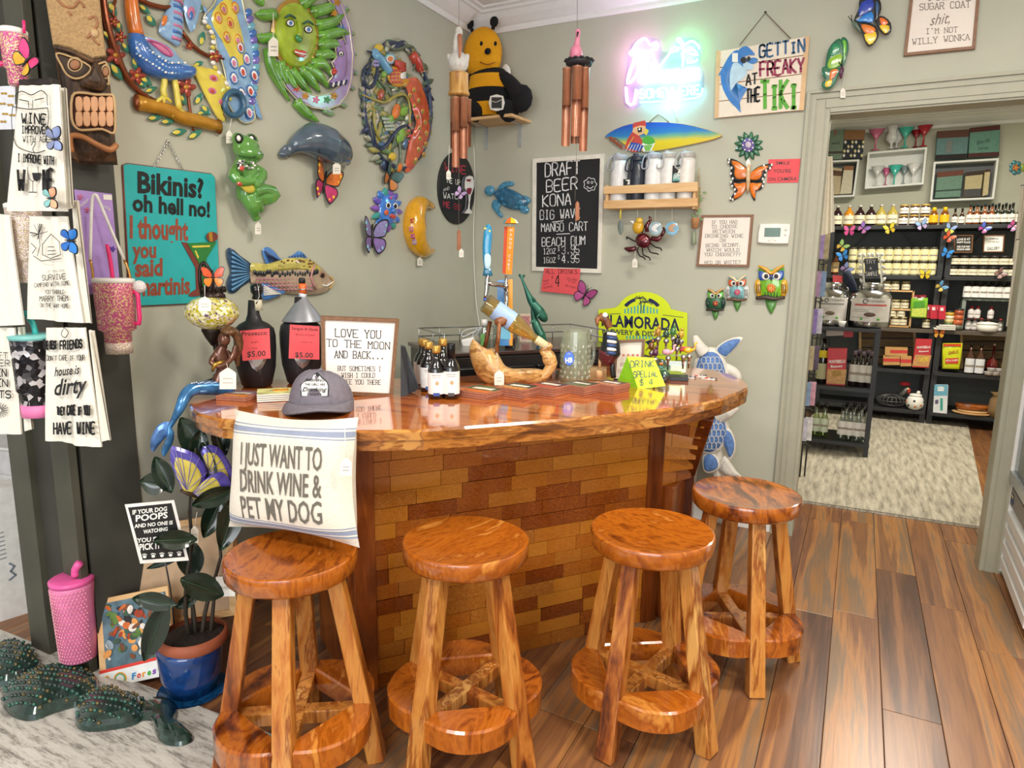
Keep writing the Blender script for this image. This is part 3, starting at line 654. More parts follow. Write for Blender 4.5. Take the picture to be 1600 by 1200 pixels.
a=MB(); a.tube([(*t.p(*q,.03),.03) for q in ellp(366,162,15,19,20)],4.5*t.k,m('#2f5d7c',.3,co=.5),n=8,closed=True); t.part('ring',a)
a=MB(); FLC=m('#a3483a',.25,.4)
for x,y,r in ((180,86,16),(214,118,14),(291,136,16),(337,88,10),(188,58,10),(178,34,9),(296,72,7)): a.mark(); flower(a,t,x,y,r,FLC,GOLD,.018)
t.part('flower',a)
a=MB(); LV=m('#2f7f6a',.25,co=.6,v=.2)
for x,y,L,W,g in ((182,112,34,13,-55),(176,14,26,12,-60),(186,42,24,11,-70),(168,56,22,9,-50),(212,100,24,10,-65),(228,126,26,11,-40),(236,140,22,9,20),(242,184,24,10,5),(262,190,22,10,0),(280,206,26,11,8),(305,210,26,11,30),(311,154,22,11,60),(322,172,22,10,-50),(316,176,18,8,10),(286,156,20,9,-60),(236,32,24,12,-50),(226,14,24,9,-40),(316,60,24,11,80),(310,100,18,9,20),(196,74,20,9,-60),(222,132,18,8,-30),(310,14,20,14,70),(296,24,16,10,-60)):
    a.mark(); leaf(a,t,x,y,L,W,g,LV,w=.012); leaf(a,t,x-L*.16*cos(math.radians(g)),y+L*.16*sin(math.radians(g)),L*.5,W*.6,g,YEL,w=.0165,h=.001)
a.mark(); pdome(a,t,[(286,4),(300,-6),(314,-2),(312,20),(306,42),(298,50),(290,30)],LBL,.014,.008)
pell(a,t,299,20,6,10,PNK,.024,.003); pell(a,t,299,24,3,7,BLU,.027,.003)
t.part('leaf',a); ptag(t,363,180,358,204,9,20,z=.03)
# sun and moon
t=T('metal_wall_art','green sun face with a lilac moon crescent, painted metal, cut by the top edge','wall art',('A',0),480,80)
GL1=m('#6fae3c',.22,co=.7,v=.3,sc=12); GL2=m('#8fbf8a',.22,co=.6,v=.2); LIL=m('#a58fc4',.22,co=.6,v=.2); FACE=m('#9fb82c',.22,co=.7,v=.35,sc=14)
a=MB()
for P in ([(425,-6),(412,-14)],[(428,22),(410,24),(400,22)],[(426,58),(408,60),(402,55)],[(470,8),(500,-10)],[(486,20),(515,12),(522,8)],[(494,40),(520,34),(545,15)],[(498,58),(530,50),(552,55)],[(498,72),(520,68),(546,82)],[(494,88),(512,84),(530,92)],[(486,100),(505,100),(522,122)],[(478,106),(498,118),(514,138)],[(468,108),(485,124),(500,144)],[(454,110),(470,130),(488,150)],[(442,106),(455,130),(470,148)],[(436,96),(442,120),(452,140)],[(420,78),(424,104),(436,130),(452,158)],[(428,98),(434,120),(442,132)],[(462,158),(478,176),(498,190)],[(505,170),(516,176),(522,179)],[(528,158),(538,164),(542,166)],[(545,132),(552,138),(554,140)],[(550,108),(556,114),(558,117)],[(548,84),(554,84),(557,86)],[(540,48),(548,52),(554,52)],[(536,16),(541,12),(543,10)],[(410,5),(402,0),(396,-4)]):
    a.mark(); L=math.dist(P[0],P[-1]); ptube(a,t,[(x,y-1.5,.014+min(6,L*.2)*t.k*.85) for x,y in P[:-1]+[((P[-1][0]+P[-2][0])/2,(P[-1][1]+P[-2][1])/2)]],.9,GL2 if P[0][0]<500 else LIL,n=5); ptube(a,t,P,[min(6.5,L*.22),min(6,L*.2),1.2],GL1 if P[0][0]<500 else GL2,.014,8,3)
t.part('ray',a)
a=MB(); P=ellp(462,55,38,58,32,-.10); a.dome(t.pp(P,.012),.012,.016,m('#c39a4a',.25,.4,v=.2),3)
a.dome(t.pp(ellp(462,55,32,51,32,-.10),.02),.02,.022,FACE,5); t.part('face',a)
a=MB(); 
for x,y in ((454,36),(482,46)): a.mark(); pell(a,t,x,y,7,6,BLK,.044,.002,a=.35); pell(a,t,x,y,5.6,4.4,WHT,.046,.002,a=.35); pell(a,t,x+.5,y,2.6,3.2,BLU,.049,.002); ptube(a,t,[(x-8,y-9),(x,y-13),(x+8,y-7)],1.1,DGN,.046,5)
t.part('eye',a)
a=MB(); ptube(a,t,[(466,32),(469,48),(467,58)],[2,3,4.5],FACE,.047); a.ell(t.P(467,60,.05),(5*t.k,4*t.k,.008),GRN,10); t.part('nose',a)
a=MB(); pdome(a,t,[(459,80),(464,77),(469,79),(473,78),(480,84),(473,90),(465,87)],RED,.044,.005); ptube(a,t,[(461,81),(470,84),(479,85)],.9,WHT,.05,5); t.part('lips',a)
a=MB(); CR=[(500,-16),(518,-14),(534,8),(546,44),(551,86),(549,122),(542,148),(530,164),(510,171),(488,168),(464,156),(446,136),(434,110),(431,92),(440,106),(452,124),(470,142),(494,150),(516,146),(530,134),(528,128),(518,134),(512,128),(520,120),(516,112),(522,106),(518,98),(526,90),(524,76),(530,64),(536,60),(540,70),(532,36),(520,8)]
a.prism(t.pp(CR,.014),.014,.026,LIL,ch=.002); rim(a,t,CR,SIL,.026,.9,1)
for x,y,c in ((463,138,RED),(477,150,GOLD),(494,156,PNK),(511,156,GRN),(522,150,GOLD),(522,20,GOLD),(534,44,BLU),(527,4,GOLD)): flower(a,t,x,y,6,c,c,.026)
t.part('moon',a)
a=MB(); pdome(a,t,[(526,66),(534,62),(541,76),(543,98),(540,118),(530,130),(516,130),(522,120),(517,112),(524,106),(520,96),(527,90)],m('#a07fbe',.25,co=.6),.026,.012); pell(a,t,533,84,4.5,5,BLK,.037,.002); pell(a,t,533,84,3,4,WHT,.039,.002); pell(a,t,533,85,1.6,2,BLK,.0415,.001); ptube(a,t,[(521,108),(525,112),(520,114)],2.2,RED,.036,6)
for i in range(7): ptube(a,t,[(516+i*4,136-i*.8),(518+i*4,130-i*.8)],1.3,WHT if i%2 else NAV,.034,5)
t.part('moon_face',a); ptag(t,427,20,427,58,15,30,z=.05)
# oval bird plaque
t=T('metal_wall_art','tall oval openwork metal plaque with an orange long-tailed bird among fruit','wall art',('A',0),620,165)
SL=m('#6d7a62',.3,.3,v=.35,sc=40); DSL=m('#3b4660',.3,.3,v=.3,sc=40); OLV=m('#a39a4c',.28,co=.4,v=.3,sc=30)
a=MB(); P=ellp(620,165,52,98,44,-.07); a.tube([(*t.p(x,y,.01),.01) for x,y in P],2.4*t.k,DSL,n=8,closed=True)
for Q in ([(566,148),(585,156),(602,160),(618,150),(632,148),(640,165),(640,210)],[(580,190),(590,232),(604,226),(618,206),(636,196),(646,214)],[(574,80),(590,90),(585,130),(572,135),(568,110),(580,96)],[(600,70),(618,78),(640,72),(650,84),(646,110)],[(612,236),(620,206),(626,240),(622,262)],[(584,168),(586,200),(596,222)],[(600,110),(592,124),(604,140),(600,152)],[(634,150),(644,150),(646,176),(640,190)]): ptube(a,t,Q,[.8,1.6,1.6,.8],(SL,DSL,OLV)[Q[0][0]%3],.02,8,3)
t.part('scroll_frame',a)
t.root(); a=MB(); random.seed(8)
for i in range(46):
    g=2*pi*i/46; x=620+51*cos(g)-.07*98*sin(g)*-1*.0; y=165+98*sin(g); leaf(a,t,x+random.uniform(-3,3),y+random.uniform(-3,3),random.uniform(15,24),random.uniform(8,12),random.uniform(0,180),random.choice((SL,DSL,OLV,m('#4d6a55',.3,co=.4,v=.3),m('#a9ab92',.25,.2,v=.2))),w=.010+.004*(i%3),h=.007)
for i in range(130):
    g=random.uniform(0,6.28); r=random.uniform(.1,1)**.5*.9; x=613+44*r*cos(g); y=165+88*r*sin(g); leaf(a,t,x,y,random.uniform(14,28),random.uniform(6,10),random.uniform(20,160),random.choice((SL,OLV,OLV,m('#b4b29a',.25,.2,v=.2),m('#4a6a8c',.3,co=.5),m('#5d7f4a',.3,co=.4,v=.3))),w=.012,h=.006)
t.part('leaves',a)['kind']='stuff'
a=MB(); FR=m('#7fae3a',.25,co=.6); LMN=m('#d8b93a',.25,co=.6)
for x,y,rx,ry,c in ((600,116,5,6,FR),(631,174,6,8,FR),(610,186,5,7,FR),(619,174,6,13,ORG),(626,212,6,13,FR),(613,245,6,7,LMN),(595,148,5,10,m('#a4552e',.3,co=.5)),(592,75,7,7,LMN),(634,170,3,4,FR),(624,262,4,8,ORG)): a.mark(); pell(a,t,x,y,rx,ry,c,.02,.012,12,.2)
a.mark()
for i in range(16): pell(a,t,600+(i%4)*3.6+(i//4)*1.5,186+(i//4)*5.5,2.6,2.8,m('#a9b8a8',.3,co=.5),.024,.006,8)
a.mark()
for i in range(5): pell(a,t,588+(i%3)*4-2,96+(i//3)*6,3,3,m('#9a8fc0',.3,co=.5),.024,.006,8)
t.part('fruit_piece',a)
a=MB(); pdome(a,t,[(609,106),(618,104),(628,112),(632,124),(640,126),(634,134),(622,136),(610,130),(605,118)],m('#e0a03a',.25,co=.6),.02,.014); 
for i in range(4):
    for j in range(4): pell(a,t,612+i*5,110+j*6,2.3,2.6,RED,.034,.003,7)
ptube(a,t,[(587,84),(594,92),(602,104),(607,112)],[3,4,4,5],m('#6fa8cf',.25,co=.6),.024); a.ell(t.P(588,85,.028),(6*t.k,5*t.k,.01),m('#6fa8cf',.25,co=.6),10)
for r,c in ((9,m('#7fb6c9',.3,co=.5)),(6,WHT),(4.5,ORG)): pell(a,t,610,92,r,r*.95,c,.022+(9-r)*.001,.003,14)
for i in range(5): ptube(a,t,[(618,98),(626,98+i*2.4),(634,100+i*3)],[2.4,2,.8],RED,.03,6)
for i in range(4): ptube(a,t,[(626,116+i*2),(634,113+i*3)],.8,WHT,.036,5)
t.part('bird',a)
a=MB(); TL=m('#d9603a',.25,co=.6,v=.25,sc=30)
pdome(a,t,[(630,126),(640,122),(652,122),(662,140),(670,170),(672,205),(664,232),(652,254),(640,268),(633,266),(635,246),(638,228),(643,210),(650,196),(648,178),(644,160),(638,142)],TL,.018,.012)
for i in range(15):
    f=i/14; x=636+22*sin(f*2.4)+f*2; y=132+f*118; pell(a,t,x+(i%2)*10-3,y,3,4.6,m('#e6a14a',.25,co=.6),.028,.004,9); pell(a,t,x+(i%2)*10-3,y+1,1.4,2.2,m('#7a8f3a',.3),.032,.002,7)
for i in range(9): leaf(a,t,640+i*.9-(i>5)*(i-5)*2,196+i*8,12,5,200,m('#c94f5a',.3,co=.5),w=.02,h=.004)
ptube(a,t,[(644,84),(652,98),(658,112)],[4,5,3],RED,.02); 
for i in range(6): ptube(a,t,[(646+i*2.4,90+i*4.5),(653+i*2.2,88+i*4.5)],.8,m('#f0c8a0',.4),.03,5)
t.part('tail',a)
# teal sign
t=T('hanging_sign','teal metal sign lettered Bikinis? oh hell no!, hung on a chain','sign',('A',0),262,365)
TEAL=m('#2fb3b5',.4,v=.05); BR=m('#7d3a30',.5,v=.1)
Q=[(192,258),(199,256),(330,272),(335,278),(343,466),(338,472),(210,478),(203,474)]
a=MB().prism(t.pp(Q,.006),.004,.010,TEAL,ch=.001); q=t.pp(Q,.006); a.tube([(x,y,.005) for x,y in q],.0035,BR,n=6,closed=True); t.part('panel',a)
a=MB(); RST=m('#9a4a34',.5)
for st,x0,y0,x1,y1,h,mt in (('Bikinis?',215,300,318,309,32,BLK),('oh hell no!',207,329,328,339,26,BLK),('I thought',203,371,294,375,34,RST),('you',207,403,244,402,26,RST),('said',211,432,254,430,28,RST),('martinis',215,462,297,458,28,RST)):
    t.tx(a,st,x0,y0,x1,y1,h,.0112,mt,bold=.035)
t.part('lettering',a,label='black and rust lettering: Bikinis? oh hell no! I thought you said martinis')
a=MB(); a.prism(t.pp([(283,378),(292,379),(312,412),(313,452),(306,452),(305,418)],.011),.011,.0135,BR); a.prism(t.pp([(292,380),(338,378),(322,404),(318,452),(311,452),(311,412)],.0135),.0135,.016,m('#2f7f3a',.4)); a.prism(t.pp([(300,384),(328,383),(328,386),(301,387)],.017),.0165,.0175,YEL); a.prism(t.pp([(304,392),(306,391),(311,402),(309,404)],.017),.0165,.0175,YEL); a.prism(t.pp(smo([(294,462),(306,452),(322,452),(312,462)]),.012),.012,.0145,BR); a.prism(t.pp(ellp(331,370,9,8,14),.017),.0165,.019,BR); a.prism(t.pp([(326,363),(331,362),(333,377),(328,378)],.02),.0192,.0202,GOLD)
t.part('martini_glass',a,label='green martini glass cut-out with an olive')
a=MB(); CHR=m('#c9c9c9',.2,1)
for P0,P1 in (((262,222),(240,263)),((263,222),(287,268))):
    n=9
    for i in range(n):
        f=(i+.5)/n; x=P0[0]+(P1[0]-P0[0])*f; y=P0[1]+(P1[1]-P0[1])*f; g=math.atan2(P1[1]-P0[1],P1[0]-P0[0]); rr=(3.4,1.6) if i%2 else (3.4,1.0)
        a.tube([(*t.p(px,py,.008),.008) for px,py in ellp(x,y,rr[0],rr[1],8,g)],.5*t.k,CHR,n=4,closed=True)
a.ell(t.P(262,221,.006),(2.5*t.k,2.5*t.k,.006),CHR,8); t.part('chain',a)
# frog
t=T('frog_figure','glossy green ceramic frog with yellow swimsuit hanging by the teal sign','figurine',('A',0),392,280)
FG=m('#5f9a45',.15,co=1,v=.15,sc=10); k=t.k; a=MB(); W0=.05
a.ell(t.P(385,233,W0),(18*k,16*k,.045),FG,16); a.ell(t.P(391,241,W0+.02),(18*k,10*k,.04),FG,16)
a.ell(t.P(373,218,W0),(9*k,8*k,.022),FG,12); a.ell(t.P(393,219,W0),(9*k,8*k,.022),FG,12)
ptube(a,t,[(384,250,W0),(383,268,W0),(388,288,W0),(386,306,W0),(396,312,W0)],[11,16,14,13,10],FG,n=14,sm_=3)
ptube(a,t,[(370,262,W0+.02),(366,276,W0+.035),(380,284,W0+.05),(398,282,W0+.055)],[6,7,6,5],FG,sm_=3); ptube(a,t,[(396,262,W0),(410,272,W0+.02),(404,284,W0+.05),(396,290,W0+.055)],[6,7,6,5],FG,sm_=3)
ptube(a,t,[(382,306,W0),(408,310,W0+.02),(428,303,W0+.03),(412,296,W0+.04),(398,300,W0+.05)],[10,12,9,7,6],FG,sm_=3)
ptube(a,t,[(388,308,W0+.02),(394,322,W0+.03),(398,336,W0+.02),(402,344,W0+.02)],[11,9,6,5],FG,sm_=3)
ptube(a,t,[(400,312,W0+.045),(404,322,W0+.04),(408,330,W0+.035)],[7,6,4],FG,sm_=2)
t.part('body',a,mods=[('R',.0035,3)])
a=MB()
for x,y in ((374,217),(394,218)): a.mark(); a.ell(t.P(x,y,W0+.018),(6*k,6*k,.012),BLK,10); a.ell(t.P(x-1,y-1,W0+.026),(3*k,3.5*k,.006),WHT,8)
t.part('eye',a)
a=MB(); ptube(a,t,[(372,243,W0+.05),(392,246,W0+.06),(411,241,W0+.045)],.9,m('#2f5a2a',.4),n=5); t.part('mouth',a)
a=MB(); random.seed(4)
for i in range(26): pell(a,t,385+random.uniform(-13,13),257+random.uniform(-6,7),random.uniform(1.5,3),random.uniform(1.5,3),random.choice((BLK,WHT,m('#8f8f92',.4),m('#444448',.4))),W0+.055,.004,7)
pell(a,t,378,263,4,4,RED,W0+.062,.004,8); pdome(a,t,[(372,282),(392,280),(408,284),(400,298),(388,302),(378,294)],YEL,W0+.045,.012); pell(a,t,375,287,5,4,RED,W0+.056,.006,9); t.part('swimsuit',a)
ptag(t,402,342,403,347,9,19,z=W0)
# manatee
t=T('manatee_figure','glossy dark blue-grey ceramic manatee hung above the pink butterfly','figurine',('A',0),495,228)
MN=m('#4f6070',.18,co=.9,v=.3,sc=14); a=MB(); k=t.k
ptube(a,t,[(440,243,.02),(452,236,.02),(466,225,.04),(488,219,.055),(510,226,.055),(530,237,.05),(541,247,.045)],[3,4,10,18,20,16,9],MN,n=18,sm_=4)
ptube(a,t,[(436,243,.015),(448,236,.02),(462,232,.02)],[2,7,3],MN,n=10,fl=.4)
ptube(a,t,[(508,240,.08),(520,247,.09),(531,251,.09)],[5,5,3],MN,n=8); a.ell(t.P(540,248,.045),(9*k,8*k,.02),MN,12)
t.part('body',a,mods=[('R',.004,4)])
a=MB(); 
for i in range(4): ptube(a,t,[(500+i*6,207+i*2.5,.10),(497+i*6,220+i*3,.113),(499+i*5,238+i*2,.10)],.7,m('#1f2a36',.3,co=.6),n=5)
t.part('creases',a); a=MB(); a.ell(t.P(535,236,.09),.004,BLK,8); t.part('eye',a); ptag(t,529,247,526,254,12,18,z=.09)
# fish
t=T('painted_fish','painted metal bass hanging above the dark bottles, nose to the right','wall art',('A',0),440,425)
BK2=m('#20242c',.4,co=.3)
a=MB(); pdome(a,t,[(354,390),(362,388),(376,400),(392,412),(395,424),(392,438),(378,448),(368,457),(357,456),(354,440),(360,424),(355,405)],m('#24425f',.3,co=.5),.008,.006)
for i in range(9): ptube(a,t,[(390,416+i*2.2),(376,404+i*5),(362,394+i*7.4)],[.6,1.2,1.6],m('#5f94bf',.3,co=.5),.016,5)
t.part('tail_fin',a)
a=MB(); pdome(a,t,[(392,412),(410,414),(430,410),(452,404),(478,404),(498,414),(512,428),(521,440),(515,453),(498,460),(470,461),(446,458),(422,450),(400,444),(392,440)],m('#b8a088',.3,co=.5,v=.2),.012,.028)
pdome(a,t,[(393,411),(412,413),(432,408),(452,403),(478,403),(497,413),(502,424),(480,424),(450,424),(420,427),(394,426)],m('#c9bd62',.3,co=.5,v=.3),.018,.026)
random.seed(3)
for i in range(26):
    x=398+i*3.9; pell(a,t,x,427+random.uniform(-3,3),2.2,4.5,BK2,.036 if 402<x<500 else .03,.006,6)
for i in range(34): pell(a,t,432+random.uniform(0,60),408+random.uniform(-2,9),1.6,1.6,m('#7a4a2c',.4),.04,.003,5)
for i in range(60): pell(a,t,402+(i%15)*6,436+(i//15)*5.5,2.4,1.8,m('#b9788c',.35,co=.4),.034,.006,5)
t.part('body',a)
a=MB()
a.mark(); pdome(a,t,[(410,390),(418,386),(428,392),(438,404),(446,408),(430,412),(418,414),(412,402)],m('#4a7fc4',.3,co=.5),.01,.006); a.mark(); pdome(a,t,[(446,407),(458,398),(468,392),(478,400),(480,407),(462,409)],m('#4a7fc4',.3,co=.5),.01,.006); a.mark(); pdome(a,t,[(410,442),(424,446),(446,456),(436,462),(416,469),(409,462)],m('#4a7fc4',.3,co=.5),.03,.006)
a.mark()
for i in range(6): ptube(a,t,[(414+i*2,392+i*1.5),(422+i*4,410)],.7,m('#1f2f55',.4),.018,4); ptube(a,t,[(412,446+i*3),(432+i*1.5,456+i*.6)],.7,WHT,.038,4); ptube(a,t,[(452+i*4.5,400-i*.5),(452+i*5,407)],.7,m('#1f2f55',.4),.018,4)
t.part('fin',a)
a=MB(); pell(a,t,504,430,4.4,5,m('#a06a4a',.4),.034,.005); pell(a,t,504,430,3,3.4,BLK,.038,.004); ptube(a,t,[(521,440),(510,447),(503,444)],1.1,WHT,.03,5); ptube(a,t,[(492,414),(486,432),(494,452)],1.4,m('#c98f8f',.4),.042,5); ptube(a,t,[(516,432),(522,440),(515,451)],1.2,m('#c9a05a',.4),.03,5); t.part('face',a)
# blue sun
t=T('sun_face','small blue and purple ceramic sun face on the left wall','wall art',('A',0),604,328)
PUR=m('#6a5bc0',.2,co=.8,v=.2); SKY=m('#3f7fd6',.2,co=.8,v=.2)
a=MB()
for i in range(14):
    a.mark(); g=2*pi*i/14+.1; x=604+17*cos(g); y=328+27*sin(g); leaf(a,t,x,y,17,10,-math.degrees(math.atan2(27*sin(g),17*cos(g))),(PUR,SKY,m('#3f9f96',.2,co=.8),m('#8a5bb8',.2,co=.8))[i%4],w=.008,h=.012)
t.part('ray',a)
a=MB(); a.dome(t.pp(ellp(607,328,16,27,24),.012),.012,.008,m('#b9b4e0',.25,co=.7),3); a.dome(t.pp(ellp(607,328,14,24,24),.018),.018,.02,SKY,5)
for x,y in ((607,321),(618,322)): pell(a,t,x,y,4,5,WHT,.036,.003); pell(a,t,x,y,2.4,3.6,BLK,.039,.003)
pell(a,t,604,332,3.5,4.5,m('#d9622a',.3,co=.6),.037,.004); pdome(a,t,[(608,337),(613,334),(619,338),(614,342)],RED,.037,.005); ptube(a,t,[(613,322),(615,328),(613,331)],1.4,SKY,.039); pell(a,t,611,309,2.5,3,m('#b05a9a',.3),.036,.003)
t.part('face',a)
# moon crescent
t=T('moon_face','yellow ceramic crescent moon with a profile face and painted flowers','wall art',('A',0),655,355)
MY=m('#e5a61f',.18,co=.8,v=.15); a=MB()
ptube(a,t,[(677,324,.012),(668,319,.016),(656,320,.02),(648,333,.022),(646,355,.024),(650,376,.022),(659,389,.02),(669,393,.016),(677,391,.012)],[2,4,8,10,11.5,10,8,4.5,2],MY,n=14,sm_=3); a.ell(t.P(658,359,.02),(5*t.k,4*t.k,.016),MY,10); a.ell(t.P(657,371,.02),(4*t.k,6*t.k,.014),MY,10); t.part('crescent',a)
a=MB()
for x,y,c in ((645,345,RED),(653,341,PNK),(643,358,PNK),(651,354,GRN),(646,369,m('#c0489a',.3)),(654,365,GRN),(648,378,LIL),(655,377,PNK)): flower(a,t,x,y,5,c,YEL,.060)
ptube(a,t,[(655,330,.04),(660,329,.038)],.9,BLK,n=4); ptube(a,t,[(652,326,.04),(660,324,.036)],.7,BLK,n=4); ptube(a,t,[(656,362,.042),(661,362,.038)],.9,RED,n=4); t.part('painting',a); ptag(t,656,394,656,402,8,13,z=.02)
# black oval sign with wine glasses
t=T('oval_sign','black oval sign lettered wine me up and watch me go, beside the corner','sign',('A',0),712,294)
a=MB().prism(t.pp(ellp(712,294,28.5,56.5,40,-.02),.005),.003,.013,BLK,ch=.002); t.part('panel',a)
a=MB(); RDI=m('#c23a4e',.6)
for st,x0,y0,x1,y1,h,c in (('WINE',695,266,728,272,12,RDI),('me up',699,285,719,289,9,WHT),('and',693,299,702,296,5,WHT),('Watch',693,310,721,311,9,WHT),('me go',693,323,719,328,10,RDI)): t.tx(a,st,x0,y0,x1,y1,h,.0138,c,'p',pw=.16,jit=.03)
t.part('lettering',a)
a=MB()
for x,z in ((732,.03),(727,.018)):
    a.mark()
    for c,e,zz_ in ((WHT if z>.02 else m('#6a6a6e',.5),1,0),): a.prism(t.pp(smo([(x-4,277),(x+6,276),(x+8,292),(x+3,306),(x+1,326),(x+6,333),(x-7,333),(x-1,326),(x,306),(x-6,294)],2),z),z,z+.004,c)
    if z>.02: a.prism(t.pp(smo([(x-3,295),(x+5,294),(x+3,303),(x-1,303)],2),z+.005),z+.005,z+.006,m('#8f2340',.5)); a.prism(t.pp([(x-3,280),(x+4,280),(x+3,284),(x-3,283)],z+.005),z+.005,z+.006,m('#8f2340',.5))
t.part('wine_glass',a)
# butterflies on the left wall
bfly('pink and yellow butterfly below the manatee',('A',0),503,287,24,75,'#e0752a','#c02f6a',spot='#f2c33a',tail=True)
bfly('small dark green and orange butterfly above the blue sun',('A',0),606,278,15,60,'#3f5f5a','#c9792f')
bfly('lilac and pale blue butterfly left of the yellow moon',('A',0),578,371,22,88,'#8f86b8','#8a6fae',spot='#8fc6d8')
# white cord in the corner
t=T('extension_cord','white power cord hanging in the corner of the two walls','cord',('B',.01),741,330)
a=MB(); a.tube([t.P(x,y,.01) for x,y in smo([(736,196),(741,240),(742,300),(740,360),(741,420),(744,470),(748,500),(752,522)],3,False)],.0032,WHT,n=6); t.mb=a; t.solo()
# ================= COLUMN ITEMS (left) =================
# tiki mask on the dark wall end
t=T('tiki_mask','tall carved wooden tiki mask with bared teeth on the dark wall end','mask',('Q',(.03,-2.5,0),(1,-.55,0)),130,130)
TN=m('#b59468',.9,v=.2,sc=150,bp=.5); TD=wood('mask_wood',['#2b1d14','#4c3524','#6a4b32'],st=(8,1,8),sc=3,rough=.5,rnd=0); TC=m('#c9a87a',.5,v=.15); TB=m('#a5714c',.5,v=.2)
def Y(y): return y
OUTL=[(62,-60),(75,-20),(72,0),(80,60),(85,75),(92,130),(104,200),(110,250),(122,256),(184,258),(182,240),(178,190),(172,130),(165,80),(152,0),(148,-60)]
a=MB(); pdome(a,t,OUTL,TD,0,.05,5,1,c=t.p(128,110),pw=.55); t.part('body',a)
a=MB(); a.prism(t.pp([(60,-60),(72,0),(83,70),(110,76),(145,92),(166,88),(160,40),(150,-60)],.05),.03,.056,TN,ch=.004); t.part('forehead',a)
a=MB(); 
for P in ([(86,-6),(98,8),(114,12),(124,2),(132,12)],[(106,18),(112,24)],[(138,30),(148,26),(152,40),(142,52),(150,66),(156,70)],[(136,60),(146,48)]): ptube(a,t,[(x,y,.056) for x,y in P],2.2,TB,n=6,sm_=3)
a.ell(t.P(148,52,.056),(.012,.014,.008),TC,10); ptube(a,t,[(84,74,.054),(112,80,.062),(144,96,.064),(160,92,.058)],4,TD,n=6); t.part('carving',a)
a=MB()
for P,cx,cy in (([(88,84),(108,88),(141,104),(134,118),(118,123),(104,116),(96,102)],117,101),([(150,104),(160,98),(166,98),(168,112),(170,132),(160,124)],165,112)):
    a.mark(); q=[t.P(x,y,.062) for x,y in smo(P,3)]; a.tube(q,1.9*t.k,TC,n=6,closed=True); a.dome(t.pp(smo(P,3),.058),.058,.004,m('#3a2a1e',.6),2)
    for r,c in ((13,TC),(9.5,m('#2c1f16',.6)),(8.5,TB)): pell(a,t,cx,cy,r if cx<150 else r*.6,r*.95,c,.060+(13-r)*.0012,.005,16)
t.part('eye',a)
a=MB(); pdome(a,t,[(147,94),(152,96),(160,115),(168,134),(160,144),(140,141),(126,136),(126,126),(138,118)],TD,.055,.035); t.part('nose',a)
a=MB(); P=[(113,150),(128,145),(150,148),(168,148),(178,152),(180,185),(178,208),(160,202),(140,203),(122,202),(112,186)]
a.tube([t.P(x,y,.066) for x,y in smo(P,3)],2.4*t.k,TC,n=6,closed=True); a.dome(t.pp(smo(P,2),.056),.056,.004,m('#4a2418',.6),2)
random.seed(1)
for i in range(5):
    for j in range(2):
        x0=118+i*12; y0=153+j*23; a.mark(); a.prism(t.pp(smo([(x0,y0),(x0+10,y0),(x0+10.6,y0+20),(x0+1,y0+20)],2),.062),.058,.068,m('#d9a57c',.45,v=.1),ch=.002)
t.part('tooth',a)
a=MB(); ptube(a,t,[(112,238,.05),(108,222,.056),(112,212,.06),(130,214,.064),(152,226,.064),(172,234,.06),(182,226,.05)],[5,6,5,5,5,6,5],m('#b5794a',.4,v=.2),n=8,sm_=3); t.part('lip',a)
# tea towels
CT=m('#ece7da',.9,v=.04,sc=90,bp=.08)
def towel(label,P,y,lines,draw=None,fold=None,hang=None,off=0):
    t=T('tea_towel',label,'towel',('Q',(0,y,0),(.25,-1,0)),sum(p[0] for p in P)/4,sum(p[1] for p in P)/4,'printed tea towels hanging on the dark wall end')
    a=MB(); K=[Ve(t.p(*q)) for q in P]
    def f(u,v,e=0): q=(K[0]*(1-u)+K[1]*u)*(1-v)+(K[3]*(1-u)+K[2]*u)*v; return (q.x,q.y,e+.006*sin(u*9+v*2)*(.3+v)+.003*sin(23*u))
    a.grid(16,10,lambda u,v:f(u,v),CT,flip=True); a.grid(16,10,lambda u,v:f(u,v,-.004),CT); t.part('cloth',a)
    if fold:
        a=MB(); K2=[Ve(t.p(*q)) for q in fold]
        a.grid(8,10,lambda u,v:(*((K2[0]*(1-u)+K2[1]*u)*(1-v)+(K2[3]*(1-u)+K2[2]*u)*v),-.02+.008*sin(u*8)),CT,flip=True); a.grid(8,10,lambda u,v:(*((K2[0]*(1-u)+K2[1]*u)*(1-v)+(K2[3]*(1-u)+K2[2]*u)*v),-.024+.008*sin(u*8)),CT); t.part('rear_fold',a)
    a=MB(); INKB=m('#222224',.8)
    for l in lines:
        st,x0,y0,x1,y1,h=l[:6]; sty=l[6] if len(l)>6 else 'p'
        if sty=='p': t.tx(a,st,x0,y0,x1,y1,h,.0115,INKB,'p',pw=.18 if h>9 else .13,jit=.03)
        else: t.tx(a,st,x0,y0,x1,y1,h,.0115,INKB,shear=.25 if sty=='i' else 0,bold=.02)
    if draw: draw(t,a,INKB)
    t.part('print',a)
    return t
